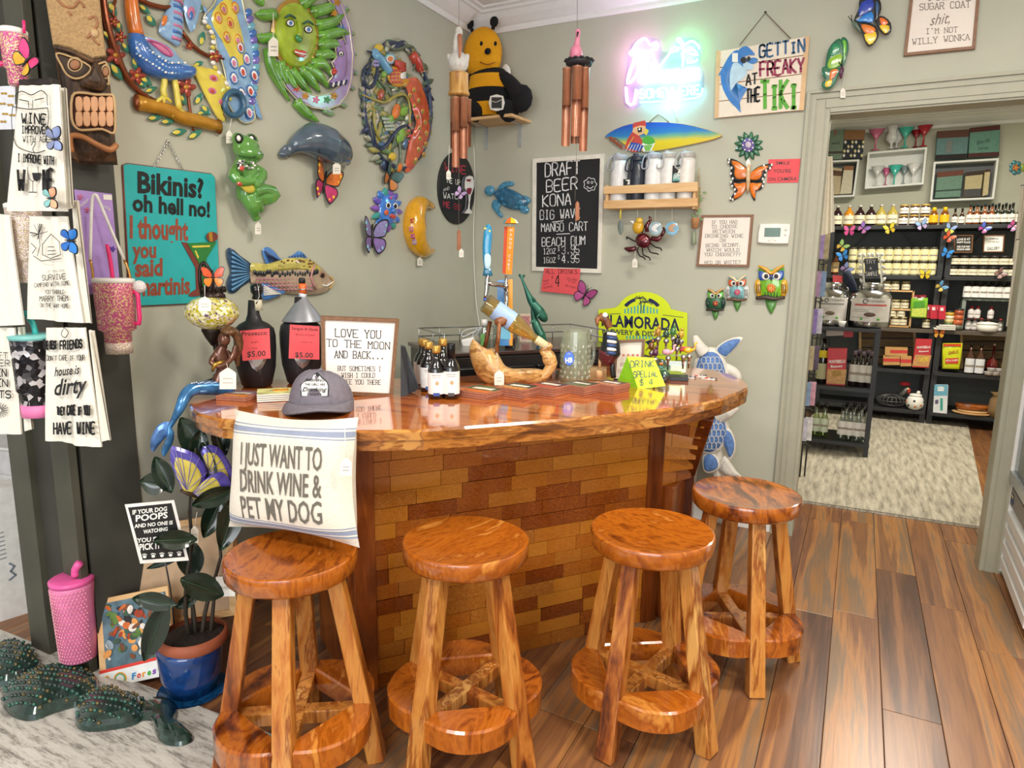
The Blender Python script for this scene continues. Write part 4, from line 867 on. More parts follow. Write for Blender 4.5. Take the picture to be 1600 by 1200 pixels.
def d1(t,a,I):
    for P in ([(26,168),(24,190),(28,220),(36,232),(60,240),(76,236)],[(26,168),(50,172),(80,170)],[(80,170),(82,186),(78,210),(80,230)],[(30,150),(40,144),(55,150),(70,143),(79,150)],[(30,150),(30,164)],[(79,150),(80,166)],[(36,157),(50,160)],[(60,158),(74,155)],[(50,160),(51,170)],[(57,158),(57,170)],[(55,228),(58,222),(61,226),(57,234),(60,240)]):
        a.line(t.pp(smo(P,3,False)),1.1*t.k,.0112,I)
    a.line(t.pp(smo([(49,262),(50,276),(57,284),(65,276),(65,262)],3,False)),.9*t.k,.0112,I); a.add([t.P(*q,.0113) for q in ((50,270),(64,270),(62,280),(57,284),(52,280))],[(0,1,2,3,4)],I); a.line(t.pp([(57,284),(57,300)]),1*t.k,.0112,I); a.line(t.pp([(51,301),(63,301)]),1.2*t.k,.0112,I)
towel('white tea towel lettered wine improves with age over a barrel, topmost by the mask',[(30,134),(92,132),(100,330),(14,330)],-2.81,[('WINE',34,192,72,194,15),('IMPROVES',34,208,76,209,11),('WITH AGE',36,222,76,222,9),('I IMPROVE WITH',28,252,84,257,12),('W',28,296,42,296,30),('NE',68,296,82,296,30)],d1,fold=[(80,134),(94,134),(106,318),(92,330)])
def d2(t,a,I):
    random.seed(6)
    for i in range(14): g=random.uniform(0,6.3); a.line(t.pp([(66,366),(66+14*cos(g),362+12*sin(g))]),.7*t.k,.0112,I)
    for P in ([(66,366),(68,384),(64,400)],[(72,398),(72,382),(85,366),(98,378),(100,398),(84,404),(72,398)],[(54,380),(62,388),(56,396)],[(58,400),(70,408),(100,404)],[(80,386),(90,386)],[(80,392),(92,392)],[(80,398),(92,397)]): a.line(t.pp(P),.9*t.k,.0112,I)
towel('cream tea towel lettered about surviving camping, hanging below the barrel towel',[(46,338),(104,338),(126,505),(46,498)],-2.79,[('IF YOU CAN',74,426,100,424,3),('SURVIVE',66,438,102,436,8),('CAMPING WITH SOME',54,449,108,445,6),('YOU SHOULD',70,459,100,459,6),('MARRY THEM',62,471,106,470,8),('ON THE WAY HOME',63,480,107,481,6)],d2,fold=[(104,312),(112,312),(137,506),(118,505)])
def d3(t,a,I):
    a.line(t.pp(smo([(104,514),(101,522),(107,527),(112,519),(106,512)],3)),1*t.k,.0112,I); 
towel('white tea towel lettered about friends and a dirty house, lowest of all',[(72,512),(132,512),(154,700),(74,688)],-2.79,[('The best',68,545,88,545,14),('friends',94,546,128,543,15),("Don't CARE if YOUR",73,563,132,563,8),('house is',85,588,124,584,15,'i'),('dirty',85,618,136,612,26,'i'),('they CARE if YOU',89,648,140,648,14),('HAVE WINE',84,678,148,677,17)],d3,fold=[(132,516),(136,520),(167,690),(150,692)])
towel('cream tea towel cut by the left edge, with a starburst below its letters',[(-40,512),(22,512),(28,680),(-40,672)],-2.81,[('LEFT',-22,560,12,560,9),('NEVER',-28,572,15,572,9),('TEN',-14,588,10,588,11),('EN',-6,604,12,604,11),('NTS',-12,622,17,622,11)],lambda t,a,I:[a.line(t.pp([(5+3*cos(g),640+3*sin(g)),(5+13*cos(g),640+12*sin(g))]),.8*t.k,.0112,I) for g in [i*pi/9 for i in range(18)]],fold=[(20,512),(26,512),(44,672),(30,676)])
towel('plain white tea towel at the left edge under the tumbler with the pink handle',[(-40,330),(14,336),(32,508),(-40,510)],-2.82,[])
# straps / hook rail
t=T('hook_rail','dark wooden hook rail holding the top tea towel','rail',('Q',(0,-2.82,0),(.25,-1,0)),60,130)
t.mb.box((*t.p(62,130,-.03),-.03),(52*t.k,8*t.k,.03),m('#2a211c',.6)); t.solo(bev=.002)
# tumblers
GLIT=None
def glit(k,c1,c2,c3,sc=260):
    a,nt,p=newmat(k); N=nt.nodes.new;L=nt.links.new; tc=N('ShaderNodeTexCoord'); v=N('ShaderNodeTexVoronoi'); v.inputs['Scale'].default_value=sc; L(tc.outputs['Object'],v.inputs['Vector'])
    r=ramp(nt,[(0,c1),(.45,c1),(.6,c2),(.8,c3)]); s=N('ShaderNodeSeparateColor'); L(v.outputs['Color'],s.inputs[0]); L(s.outputs[0],r.inputs[0]); L(r.outputs[0],p.inputs['Base Color']); p.inputs['Roughness'].default_value=.25; p.inputs['Metallic'].default_value=.35
    b=N('ShaderNodeBump'); b.inputs['Strength'].default_value=.6; b.inputs['Distance'].default_value=.003; L(v.outputs['Distance'],b.inputs['Height']); L(b.outputs[0],p.inputs['Normal']); return a
PG=glit('pink_glitter','#d9659a','#e79a8f','#f6d9a8'); CG=glit('cream_glitter','#e8d3cf','#f3ead8','#c8b48c',300); BW=glit('black_white_leopard','#1d1c20','#38363c','#d8d5d8',70); HPK=m('#ee2a7a',.35,co=.3)
def tumbler(label,fr,cx,y0,y1,w0,w1,mat,hc=None,hside=1,straw=None,lid=WHT,tilt=0,extra=None,name='tumbler',base=None,hp=.03,ax=0):
    t=T(name,label,'tumbler',fr,cx,(y0+y1)/2,'insulated tumblers around the wall end'); z=.05
    yb=t.p(cx,y1,z)[1]; yt=t.p(cx,y0,z)[1]; x=t.p(cx,(y0+y1)/2,z)[0]; r0=w0*t.k/2; r1=w1*t.k/2; h=yt-yb
    a=MB().lathe([(r1*.9,yb),(r1,yb+.004),(r1*1.02,yb+h*.3),(r0*.92,yb+h*.34),(r0,yt-.008),(r0,yt)],mat,24,c=(x,0,z)); t.part('body',a)
    if base: a=MB().lathe([(r1*1.01,yb),(r1*1.03,yb+h*.16)],base,24,c=(x,0,z)); t.part('base_band',a)
    a=MB().lathe([(r0*1.02,yt-.004),(r0*1.03,yt+.008),(r0*.9,yt+.012),(r0*.2,yt+.012)],lid,24,c=(x,0,z)); t.part('lid',a)
    if straw: a=MB(); ptube(a,t,[(q[0],q[1],z) for q in straw[1]],straw[2],straw[0],n=8); t.part('straw',a)
    if hc:
        a=MB(); s=hside; X=x+s*r0; d=hp; a.tube([(X-s*.006,yt-h*.14,z+.012),(X+s*d*.7,yt-h*.14,z+.015),(X+s*d,yt-h*.2,z+.015),(X+s*d,yt-h*.5,z+.015),(X+s*d*.7,yt-h*.58,z+.015),(X-s*.008,yt-h*.58,z+.012)],.0075,hc,n=8); t.part('handle',a)
    return t
t=tumbler('pink glitter tumbler on a white strap, hanging on the dark wall end',('Q',(.04,-2.5,0),(.7,-.7,0)),182,440,552,64,42,PG,HPK,1,(HPK,[(176,436),(173,412),(168,386),(166,384)],3.4),base=CG,hp=.01)
a=MB(); ST=m('#ece9e6',.6)
ptube(a,t,[(141,408,.05),(142,360,.04),(144,312,.03),(149,304,.03),(154,312,.03),(174,360,.04),(194,406,.05)],2.6,ST,n=6,sm_=2)
t.part('strap',a); a=MB()
for P in ([(141,406,.06),(144,420,.06),(146,440,.06)],[(194,406,.06),(201,422,.06),(205,440,.06)]): ptube(a,t,P,2.2,m('#d8a35c',.25,.9,v=.3,sc=300),n=6)
t.part('chain',a); a=MB(); a.ell(t.P(218,448,.06),11*t.k,m('#f5eded',.95,bp=.8,sc=200),14); t.part('pompom',a)
tumbler('pink glitter tumbler high at the left edge, beside the top tea towel',('Q',(0,-2.72,0),(.2,-1,0)),25,52,135,28,20,PG,HPK,-1,(HPK,[(38,52),(37,32)],1.6))
tumbler('cream glitter tumbler with a pink handle at the left edge',('Q',(0,-2.70,0),(.2,-1,0)),42,325,442,36,26,CG,None,-1,None)
a=MB(); a.tube([t.P(x,y,.10) for x,y in smo([(14,326),(50,328),(50,385),(20,384),(13,372)],3)],.008,HPK,n=8,closed=True); t.part('handle',a)
tumbler('black and white tumbler with a red handle between two tea towels',('Q',(0,-2.70,0),(.2,-1,0)),58,528,648,48,38,BW,None,-1,(m('#2fb3ae',.4),[(56,528),(52,506),(38,488)],3),lid=m('#7fc6c2',.4),base=m('#ea7fb4',.5))
a=MB(); a.tube([t.P(x,y,.10) for x,y in smo([(30,542),(58,538),(72,542),(72,596),(42,600),(33,588)],3)],.009,m('#dd2030',.35),n=8,closed=True); t.part('handle',a)
t=T('tumbler','tall studded pink tumbler with a straw, standing at the foot of the wall end','tumbler',('Q',(-.2,-2.635,0),(.1,-1,0)),115,955)
z=.0; x0=t.p(117,955)[0]; r=20*t.k; yb=t.p(117,1024)[1]; yt=t.p(113,908)[1]
a=MB().lathe([(r*.78,yb),(r*.86,yb+.004),(r*.9,yt-.1),(r,yt-.02),(r,yt)],m('#e37fb0',.4,v=.1),24,c=(x0,0,z)); random.seed(2)
for i in range(22):
    for j in range(18):
        g=pi*(j+.5*(i%2))/18; f=i/21; rr=r*(.88+.12*f); q=Ve((x0+rr*cos(g),yb+.01+(yt-yb-.03)*f,z+rr*sin(g))); a.ell(q,.0032,m('#f0a9b8',.2,.3),5)
t.part('body',a); a=MB().lathe([(r*1.02,yt-.004),(r*1.04,yt+.01),(r*.95,yt+.014),(r*.2,yt+.012)],m('#e95fa6',.35),24,c=(x0,0,z)); t.part('lid',a)
a=MB(); ptube(a,t,[(118,900,0),(118,890,.0),(124,880,.0)],4,m('#e95fa6',.35)); t.part('straw',a)
# purple card
t=T('packing_card','purple printed cardboard card behind the white strap','card',('Q',(.015,-2.5,0),(1,-.2,0)),152,380)
a=MB().prism(t.pp([(115,296),(174,303),(188,459),(134,460)]),.002,.004,m('#b08fd6',.5)); t.part('board',a)
a=MB(); 
for x,y,c in ((125,308,PNK),(136,328,PNK),(176,389,m('#6a4fb0',.5))): flower(a,t,x,y,5,c,c,.005)
t.tx(a,'Bubbly',124,325,138,314,6,.0055,WHT); t.tx(a,'Bottle',158,322,173,330,6,.0055,WHT); a.line(t.pp([(125,338),(170,338),(182,455)]),.7*t.k,.0052,m('#cbb2e6',.5)); a.prism(t.pp([(160,304),(174,305),(174,313),(161,312)]),.005,.0055,WHT); t.part('print',a)
t=T('clip_card','white card of small gold butterfly clips at the left edge','card',('Q',(0,-2.74,0),(.2,-1,0)),10,165); t.part('card',MB().prism(t.pp([(-20,136),(24,134),(26,202),(-20,203)]),0,.002,m('#e3e6ee',.4)))
a=MB()
for x,y in ((6,146),(17,150),(4,162),(16,164),(8,178),(19,180),(5,190)): pell(a,t,x-2.5,y,2.6,2,m('#c9a24a',.3,.5),.003,.002,8); pell(a,t,x+2.5,y,2.6,2,m('#c9a24a',.3,.5),.003,.002,8)
t.part('clips',a)
# butterflies left
bfly('hot pink and yellow butterfly on the pink tumbler at upper left',('Q',(0,-2.80,0),(.2,-1,0)),50,98,22,35,'#ee3f86','#e8b02e')
bfly('translucent blue butterfly pinned to the barrel tea towel',('Q',(0,-2.83,0),(.2,-1,0)),86,218,17,0,'#8fa0d0','#8a94b8',w0=.0)
bfly('pastel rainbow butterfly pinned low on the barrel tea towel',('Q',(0,-2.83,0),(.2,-1,0)),80,310,15,0,'#f0b08a','#8fc9c9',w0=.0)
bfly('bright blue butterfly pinned to the camping tea towel',('Q',(0,-2.81,0),(.2,-1,0)),110,376,18,-5,'#2f7fd6','#2a6fc8',w0=.0)
# things beyond the wall end, left edge
t=T('paper_bag','white printed paper bag seen past the wall end at the left edge','bag',('Z',0,.0,.2),12,968)
a=MB(); a.box((-.06,.27,-.08),(.34,.54,.16),m('#e6e4e0',.7),tp=1.05); t.part('body',a)
a=MB(); random.seed(3)
for i in range(7): a.line([(-.16,.36-i*.018),(.02,.372-i*.018)],.004,.002+.0,m('#8a8f94',.8))
a.line(t.pp([(14,880),(22,884),(16,892),(24,898),(14,906)]),.006,.004,m('#6f7d8c',.8)); t.part('print',a)
# ================= BACK WALL =================
FRM=m('#8a6246',.5,v=.15,sc=60); PAP=m('#efe6dc',.7,v=.02); LW=wood('pale_pine_wood',['#c99a63','#dcb27c','#e4bf8c'],st=(1,9,9),sc=3,rough=.5,rnd=.2)
def fsign(name,label,fr,Q,lines,fw=6,dep=.022,frm=None,pap=None,ink=None,style='p',cat='sign',wz=.0,serif=True):
    """framed board: frame bars, panel, letters; Q = 4 px corners TL TR BR BL"""
    cx=sum(q[0] for q in Q)/4;cy=sum(q[1] for q in Q)/4; t=T(name,label,cat,fr,cx,cy); frm=frm or FRM; z1=wz+dep
    q=[Ve(p) for p in t.pp(Q,z1)]; c=sum(q,Ve((0,0)))/4; k=fw*t.k
    inn=[]
    for i in range(4):
        e1=(q[i]-q[i-1]).normalized(); e2=(q[(i+1)%4]-q[i]).normalized(); inn.append(q[i]-e1*k+e2*k)
    for i in range(4):
        a=MB(); j=(i+1)%4; a.prism([q[i],q[j],inn[j],inn[i]],wz,z1,frm,ch=.001); t.part('frame_side',a)
    a=MB(); a.prism(inn,wz+.002,z1-.008,pap or PAP); t.part('panel',a)
    a=MB()
    for l in lines:
        st,x0,y0,x1,y1,h=l[:6]; sty=l[6] if len(l)>6 else style
        if sty=='p': t.tx(a,st,x0,y0,x1,y1,h,z1-.0074,ink or m('#3a3a3c',.7),'p',pw=.11,serif=serif)
        elif sty=='i': t.tx(a,st,x0,y0,x1,y1,h,z1-.0074,ink or m('#3a3a3c',.7),shear=.4)
        else: t.tx(a,st,x0,y0,x1,y1,h,z1-.0074,ink or m('#3a3a3c',.7),bold=.02)
    if lines: t.part('lettering',a)
    return t
# chalkboard
t=fsign('chalkboard','black chalkboard in a white frame with handwritten draft beer prices',('B',0),[(832,248),(944,240),(939,427),(831,423)],[],fw=6,frm=m('#e9e4d8',.5),pap=m('#17181c',.7,v=.1))
a=MB(); CHK=m('#eeeef0',.8)
for st,x0,y0,x1,y1,h in (('DRAFT',852,276,906,271,20),('BEER',854,300,902,295,18),('KONA',848,323,892,320,18),('BIG WAVE',844,343,906,340,14),('MANGO CART',846,362,918,360,13),('BEACH BUM',847,385,914,382,13),('12oz',849,397,868,396,9),('$',872,392,875,392,6),('3.95',878,397,905,395,12),('16oz',849,411,868,410,9),('$',872,405,875,405,6),('4.95',878,411,905,410,12)):
    t.tx(a,st,x0,y0,x1,y1,h,.0150,CHK,'p',pw=.10,jit=.02)
a.line(t.pp([(863,347),(880,345)],.015),.004,.015,CHK); a.line(t.pp([(870,366),(890,365)],.015),.004,.015,CHK)
P=[(922+9.5*cos(g)*(1+.1*cos(7*g)),288+10*sin(g)*(1+.1*cos(7*g))) for g in [2*pi*i/42 for i in range(42)]]; a.line(t.pp(P,.015),1.1*t.k,.015,CHK,True)
for x in (919,925): a.line(t.pp(ellp(x,285,1.6,1.8,8),.015),.9*t.k,.015,CHK,True)
a.line(t.pp([(917,291),(920,294),(924,294),(927,291)],.015),1*t.k,.015,CHK)
t.part('chalk_writing',a,label='white chalk: DRAFT BEER, KONA BIG WAVE, MANGO CART, BEACH BUM 12oz $3.95 16oz $4.95')
# red notes
RP=m('#ea5a60',.8,v=.03)
def note(label,fr,Q,lines,mt=RP,ink=BLK,z=.004):
    t=T('paper_note',label,'note',fr,sum(q[0] for q in Q)/4,sum(q[1] for q in Q)/4); a=MB().prism(t.pp(Q,z),z-.0008,z,mt); t.part('sheet',a); a=MB()
    for l in lines: t.tx(a,*l[:6],z+.0004,ink,'p',pw=.1,jit=.02) if len(l)==6 else t.tx(a,*l[:6],z+.0004,ink,bold=.01)
    t.part('writing',a); return t
note('red paper note taped under the chalkboard: all drinks $4',('B',.02),[(850,419),(907,420),(903,461),(845,455)],[('ALL DRINKS',853,427,902,428,7),('$',862,435,865,435,4),('4',868,447,876,447,17),('Mixed',849,441,857,439,3),('with',849,446,857,444,3),('alcohol',849,451,864,448,3),('Excludes',886,436,901,439,3),('Wine',888,440,899,443,3),('Seltzer',884,447,899,451,3)])
note('red paper notice by the door casing: smile you are on camera',('B',.0),[(1201,249),(1251,248),(1247,285),(1198,286)],[('SMILE',1212,257,1234,257,5,1),('YOU\'RE',1208,270,1236,270,6,1),('ON CAMERA',1200,283,1245,282,6,1)])
# turtle
t=T('turtle_figure','glossy blue sea turtle hung on the back wall right of the corner','figurine',('B',0),792,310)
TB1=m('#2f6f95',.18,co=.8,v=.35,sc=40); TB2=m('#4f9ac0',.18,co=.8,v=.3,sc=60); a=MB()
P=[(772,303),(785,293),(802,297),(818,306),(826,315),(818,327),(800,328),(784,320)]
pdome(a,t,P,TB1,.008,.035,5,pw=.8)
for i in range(4):
    for j in range(3): pell(a,t,784+i*9+j*2,302+j*8+i*2,4,3.4,TB2,.036-abs(j-1)*.006,.005,8,.3)
t.part('shell',a); a=MB(); a.ell(t.P(765,298,.02),(8.5*t.k,7*t.k,.018),TB2,12); t.part('head',a)
for P,nm in (([(776,296),(784,286),(794,283),(803,285),(802,290),(790,293),(782,301)],'flipper'),([(772,312),(768,322),(774,332),(782,340),(786,337),(780,326),(784,318)],'flipper'),([(814,318),(824,322),(827,329),(822,334),(812,330)],'flipper'),([(818,306),(826,308),(829,315),(824,318)],'flipper')): a=MB(); pdome(a,t,P,TB2,.008,.014,3); t.part(nm,a)
# pink butterfly
bfly('small magenta butterfly below the red price note',('B',0),915,461,19,60,'#b04a8c','#c45a9a',edge='#3a2030')
# surfboard
t=T('surfboard_sign','blue and yellow wooden surfboard wall sign with a painted parrot, hung on a cord','sign',('B',0),1035,213)
P=smo([(945,214),(958,203),(985,193),(1020,190),(1060,192),(1095,199),(1127,210),(1120,216),(1098,222),(1060,230),(1025,236),(1000,236),(975,226),(962,216)],3)
a,nt,p=newmat('surfboard_paint'); N=nt.nodes.new;L=nt.links.new; tc=N('ShaderNodeTexCoord'); sx=N('ShaderNodeSeparateXYZ'); L(tc.outputs['Object'],sx.inputs[0]); mr=N('ShaderNodeMapRange'); hy=22*t.k; mr.inputs[1].default_value=-hy; mr.inputs[2].default_value=hy; n=N('ShaderNodeTexNoise'); n.inputs['Scale'].default_value=6; ad=N('ShaderNodeMath'); ad.operation='MULTIPLY_ADD'; ad.inputs[1].default_value=.03; L(tc.outputs['Object'],n.inputs['Vector']); L(n.outputs['Fac'],ad.inputs[0]); L(sx.outputs['Y'],ad.inputs[2]); L(ad.outputs[0],mr.inputs[0]); r=ramp(nt,[(0,'#d8b820'),(.42,'#e0c826'),(.56,'#6fb08a'),(.68,'#2a7fc0'),(1,'#1f58c0')]); L(mr.outputs[0],r.inputs[0]); L(r.outputs[0],p.inputs['Base Color']); p.inputs['Roughness'].default_value=.25; SURF=a
a=MB().prism(t.pp(P,.02),.006,.02,m('#c9a46a',.6),ch=.003,mt2=SURF); t.part('board',a)
a=MB(); z=.021
for P,c in (([(976,232),(980,218),(988,206),(996,208),(1004,220),(1002,236),(990,238)],RED),([(990,198),(1000,193),(1009,196),(1008,208),(998,212),(988,206)],m('#e8b88a',.5)),([(988,200),(990,192),(1008,188),(1010,197),(1000,196)],RED),([(982,232),(986,222),(998,224),(1006,228),(1000,237)],m('#2f4fa8',.5)),([(996,200),(1003,199),(1003,206),(997,207)],BLK),([(1008,200),(1014,204),(1010,212),(1006,208)],YEL)): a.prism(t.pp(P,z),z,z+.0006,c); z+=.0007
for i in range(5): a.line(t.pp([(978+i*5,236),(984+i*4.5,226)],z),.003,z,WHT)
a.line(t.pp([(980,230),(990,214)],z),.004,z,YEL); a.ell(t.P(999,202,z),(.006,.006,.001),WHT,8)
t.part('painted_parrot',a); a=MB(); a.prism(t.pp([(1001,224),(1024,222),(1017,237),(1005,237)],.021),.021,.0215,WHT); a.prism(t.pp(smo([(1003,222),(1008,213),(1018,214),(1024,222),(1014,226)],2),.022),.0215,.022,m('#4fae3a',.5)); a.prism(t.pp([(1006,227),(1020,226),(1015,236),(1008,236)],.0221),.022,.0223,m('#7fbf5a',.5)); t.part('painted_drink',a)
a=MB(); ptube(a,t,[(1014,192,.022),(1023,183,.012),(1028,179,.006),(1034,182,.012),(1045,191,.022)],.8,m('#8f7a5c',.7),n=5,sm_=1); t.part('cord',a)
a=MB(); 
for i in range(4): pdome(a,t,[(952+i*5,213+i*4),(957+i*5,214+i*4),(959+i*5,222+i*4),(953+i*5,219+i*4)],m('#8f4a2a',.5),.02,.003,2,0)
t.part('painted_bite',a)
# neon sign
t=T('neon_sign','lit neon-style sign of a parrot, a palm and lettering, pink, green and blue','neon sign',('B',0),1040,110)
def neo(h,e): return m(h,.5,em=e,v=0)
AC=glass('#f4f8ff',.05); a=MB(); a.prism(t.pp(smo([(974,152),(980,100),(986,70),(1004,60),(1030,62),(1034,80),(1050,78),(1066,60),(1092,64),(1094,100),(1101,120),(1096,146),(1080,155),(1010,160),(996,168),(980,168)],2),.015),.012,.016,AC); t.part('backing',a)
NP=neo('#ff9cf0',7); NG=neo('#74ffb0',7); NB=neo('#7fe6ff',8); NW=neo('#e8f6ff',7); NR=neo('#ff6a9c',5)
a=MB()
for P in ([(983,83),(990,76),(994,68),(1006,60),(1012,64),(1016,70),(1026,66),(1026,74),(1014,80),(1000,80),(988,86),(983,83)],[(992,86),(990,96),(984,110),(980,130),(992,120),(998,104),(1000,90)],[(1008,98),(1016,100),(1016,112),(1008,122),(996,128)],[(1020,84),(1022,96),(1020,112),(1012,124)]): ptube(a,t,P,1.7,NP,.024,6,3)
ptube(a,t,[(990,100),(986,112),(984,120)],1.6,NR,.024,6)
t.part('parrot_tube',a)
a=MB()
for P in ([(1066,70),(1068,84),(1066,104)],[(1066,72),(1058,62),(1062,60),(1068,68)],[(1068,72),(1080,64),(1090,70),(1092,76)],[(1066,76),(1054,74),(1046,82),(1060,78)],[(1070,78),(1084,78),(1090,86),(1080,84),(1070,80)],[(1046,84),(1034,100),(1030,106)],[(1074,98),(1086,96),(1090,92)]): ptube(a,t,P,1.6,NG,.024,6,3)
t.part('palm_tube',a)
a=MB()
for st,x0,y0,x1,y1,h in (("IT'S 5",1000,128,1036,126,16),("O'CLOCK",1040,126,1094,122,16)): 
    for P in [1]: 
        A=Ve(t.p(x0,y0,.024));B=Ve(t.p(x1,y1,.024));Hv=t.h(x0,y0,y0-h,.024); n=len(st)
        for i,ch in enumerate(st):
            for pl in GL.get(ch,'').split(): a.tube([(*(A+(B-A)*((i+int(pl[k])/4*.7)/n)+Hv*(int(pl[k+1])/6)),.024) for k in range(0,len(pl),2)],1.5*t.k,NW,n=5)
A=Ve(t.p(1000,154,.024));B=Ve(t.p(1096,147,.024));Hv=t.h(1040,154,140,.024)
for i,ch in enumerate('SOMEWHERE'):
    for pl in GL[ch].split(): a.tube([(*(A+(B-A)*((i+int(pl[k])/4*.7)/9)+Hv*(int(pl[k+1])/6)),.024) for k in range(0,len(pl),2)],1.4*t.k,NB,n=5)
ptube(a,t,[(978,136),(980,160),(990,162),(994,140)],2,NP,.024,6); ptube(a,t,[(1000,160),(1040,158),(1080,154),(1094,150),(1098,138)],1.1,NB,.024,6)
t.part('lettering_tube',a,label="white and cyan tubes reading IT'S 5 O'CLOCK SOMEWHERE"); a=MB(); a.tube([t.P(*q) for q in ((1046,156,.01),(1056,178,.01),(1060,194,.01))],.0022,WHT,n=5); t.part('cord',a)
for c,x,y,e in (((1,.5,.95),1000,88,1.1),((.3,1,.6),1072,80,1.0),((.3,.8,1),1050,150,1.8)):
    l=bpy.data.lights.new('neon_glow','POINT'); l.energy=e*.9; l.color=c; l.shadow_soft_size=.05; o=bpy.data.objects.new('neon_glow',l); q=T('x','','',('B',0),x,y); o.location=q.O+q.W*.07; COL.objects.link(o)
# tiki sign
t=T('plank_sign','white plank sign lettered gettin freaky at the tiki with a blue dolphin, hung on twine','sign',('B',0),1190,120)
Q=[(1119,80),(1265,56),(1256,172),(1116,185)]; L4=[Ve(t.p(*q,.02)) for q in Q]
for i in range(4):
    f0=i/4+.004; f1=(i+1)/4-.004; q=[L4[0].lerp(L4[3],f0),L4[1].lerp(L4[2],f0),L4[1].lerp(L4[2],f1),L4[0].lerp(L4[3],f1)]; a=MB().prism(q,.008,.02,m('#d9ae7c',.6,v=.1),ch=.001,mt2=m('#efe2d0',.7,v=.05)); t.part('plank',a)
for (i,j) in ((0,3),(1,2)):
    a=MB(); s=.055 if i==0 else -.055; q=[L4[i],L4[j],L4[j].lerp(L4[2 if j==3 else 3],.05),L4[i].lerp(L4[1 if i==0 else 0],.05)]; a.prism(q,.02,.0215,m('#dfb98c',.6)); t.part('edge_strip',a)
a=MB(); DB=m('#3a7fc8',.4); DL=m('#bcd8ea',.5); z=.022
pdome(a,t,[(1152,78),(1160,84),(1166,96),(1164,108),(1150,118),(1142,134),(1144,150),(1152,160),(1160,152),(1168,138),(1156,160),(1158,176),(1150,168),(1140,158),(1130,140),(1126,120),(1132,100),(1142,84)],DB,z,.002,2,2); z=.024
pdome(a,t,[(1148,96),(1158,102),(1168,112),(1162,122),(1150,130),(1142,142),(1140,124),(1142,108)],DL,z,.001,2,2); pdome(a,t,[(1162,98),(1172,98),(1178,104),(1172,110),(1162,106)],DL,z,.001,2,2); pdome(a,t,[(1152,84),(1156,76),(1166,72),(1174,78),(1180,86),(1170,86),(1160,90)],DB,z,.0015,2,2); pdome(a,t,[(1166,94),(1176,90),(1184,92),(1182,98),(1172,100)],DB,z,.0015,2,2); pell(a,t,1162,94,5,5,BLK,z+.001,.001); pell(a,t,1170,92,3,4,BLK,z+.001,.001); pdome(a,t,[(1122,118),(1132,100),(1134,116)],DB,z,.001,2,0)
t.part('painted_dolphin',a)
a=MB(); z=.022
for st,x0,y0,x1,y1,h,c,jt in (('GETTiN',1187,90,1257,80,19,m('#44688f',.6),.05),('FREAKY',1188,119,1256,112,21,m('#a03a5a',.6),.04),('AT',1166,133,1183,130,16,BLK,.03),('THE',1166,160,1187,157,20,BLK,.03),('TiKi',1190,169,1246,168,42,m('#5fae3a',.6),.02)): t.tx(a,st,x0,y0,x1,y1,h,z,c,'p',pw=.17 if st!='TiKi' else .14,jit=jt)
t.part('lettering',a,label='hand-painted lettering: GETTiN FREAKY AT THE TiKi'); a=MB(); ptube(a,t,[(1156,70,.02),(1196,20,.01),(1235,60,.02)],.8,m('#6f5a44',.8),n=5,sm_=1); a.ell(t.P(1196,19,.008),.006,BLK,8); t.part('twine',a)
a=MB(); a.prism(t.pp([(1144,83),(1153,83),(1153,97),(1144,97)],.03),.03,.031,WHT); t.part('price_tag',a)
# flask shelf
t=T('wall_shelf','pale pine slatted wall shelf holding the insulated flasks','shelf',('B',0),1014,305)
for y0,y1 in ((291,303),(313,326)):
    a=MB(); zz_=.13; a.prism(t.pp([(943,y0+.5),(1090,y0-7 if y0<300 else y0-4),(1090,y1-4),(943,y1)],zz_),zz_-.012,zz_,LW,ch=.001); t.part('slat',a)
for x in (947,1084):
    a=MB(); yb=t.p(x,326,.13)[1]; yt=t.p(x,289,.13)[1]; xx=t.p(x,305,.13)[0]; a.box((xx,(yb+yt)/2,.06),(.014,yt-yb,.116),LW); t.part('end_panel',a)
a=MB(); yb=t.p(1014,325,.12)[1]; x0=t.p(947,320,.13)[0]; x1=t.p(1084,320,.13)[0]; a.box(((x0+x1)/2,yb+.006,.06),(x1-x0-.014,.012,.116),LW); t.part('bottom_board',a); t.part('back_board',MB().box(((x0+x1)/2,(yb+yt)/2,.005),(x1-x0-.014,yt-yb,.01),LW))
ybs=yb+.012+t.O.z; SHO=t.O
def flask(px,ptop,col,lab,dy=.065,r=.026,lidc='#b9bcc0'):
    t=T('insulated_flask',lab,'flask',('B',dy),px,318,'insulated flasks on the pine wall shelf'); b=ybs-t.O.z; top=t.p(px,ptop+2)[1]; r=t.k*13; nk=top-.045
    a=MB().lathe([(r*.95,b+.001),(r,b+.006),(r,nk-.02),(r*.86,nk)],m(col,.4,co=.2),24); t.part('body',a)
    a=MB().lathe([(r*.88,nk),(r*.92,nk+.004),(r*.92,nk+.022),(r*.8,nk+.03),(r*.5,nk+.034)],m(lidc,.4),20).lathe([(r*.3,nk+.03),(r*.32,nk+.043),(r*.1,nk+.046)],m(lidc,.4),12,c=(-r*.3,0,0)); lid_=t.part('lid',a)
    a=MB(); L_=m(lidc,.4); a.tube(smo([(-r*.9,nk+.028,.004),(-r*1.15,nk+.005,r*.5),(-r*1.2,nk-.045,r*.85),(-r*.75,nk-.055,r*1.05),(-r*.35,nk-.04,r*1.1),(-r*.4,nk+.0,r*.9),(-r*.55,nk+.03,r*.5)],3,False),.0042,L_,n=6); t.part('carry_loop',a,par=lid_); return t
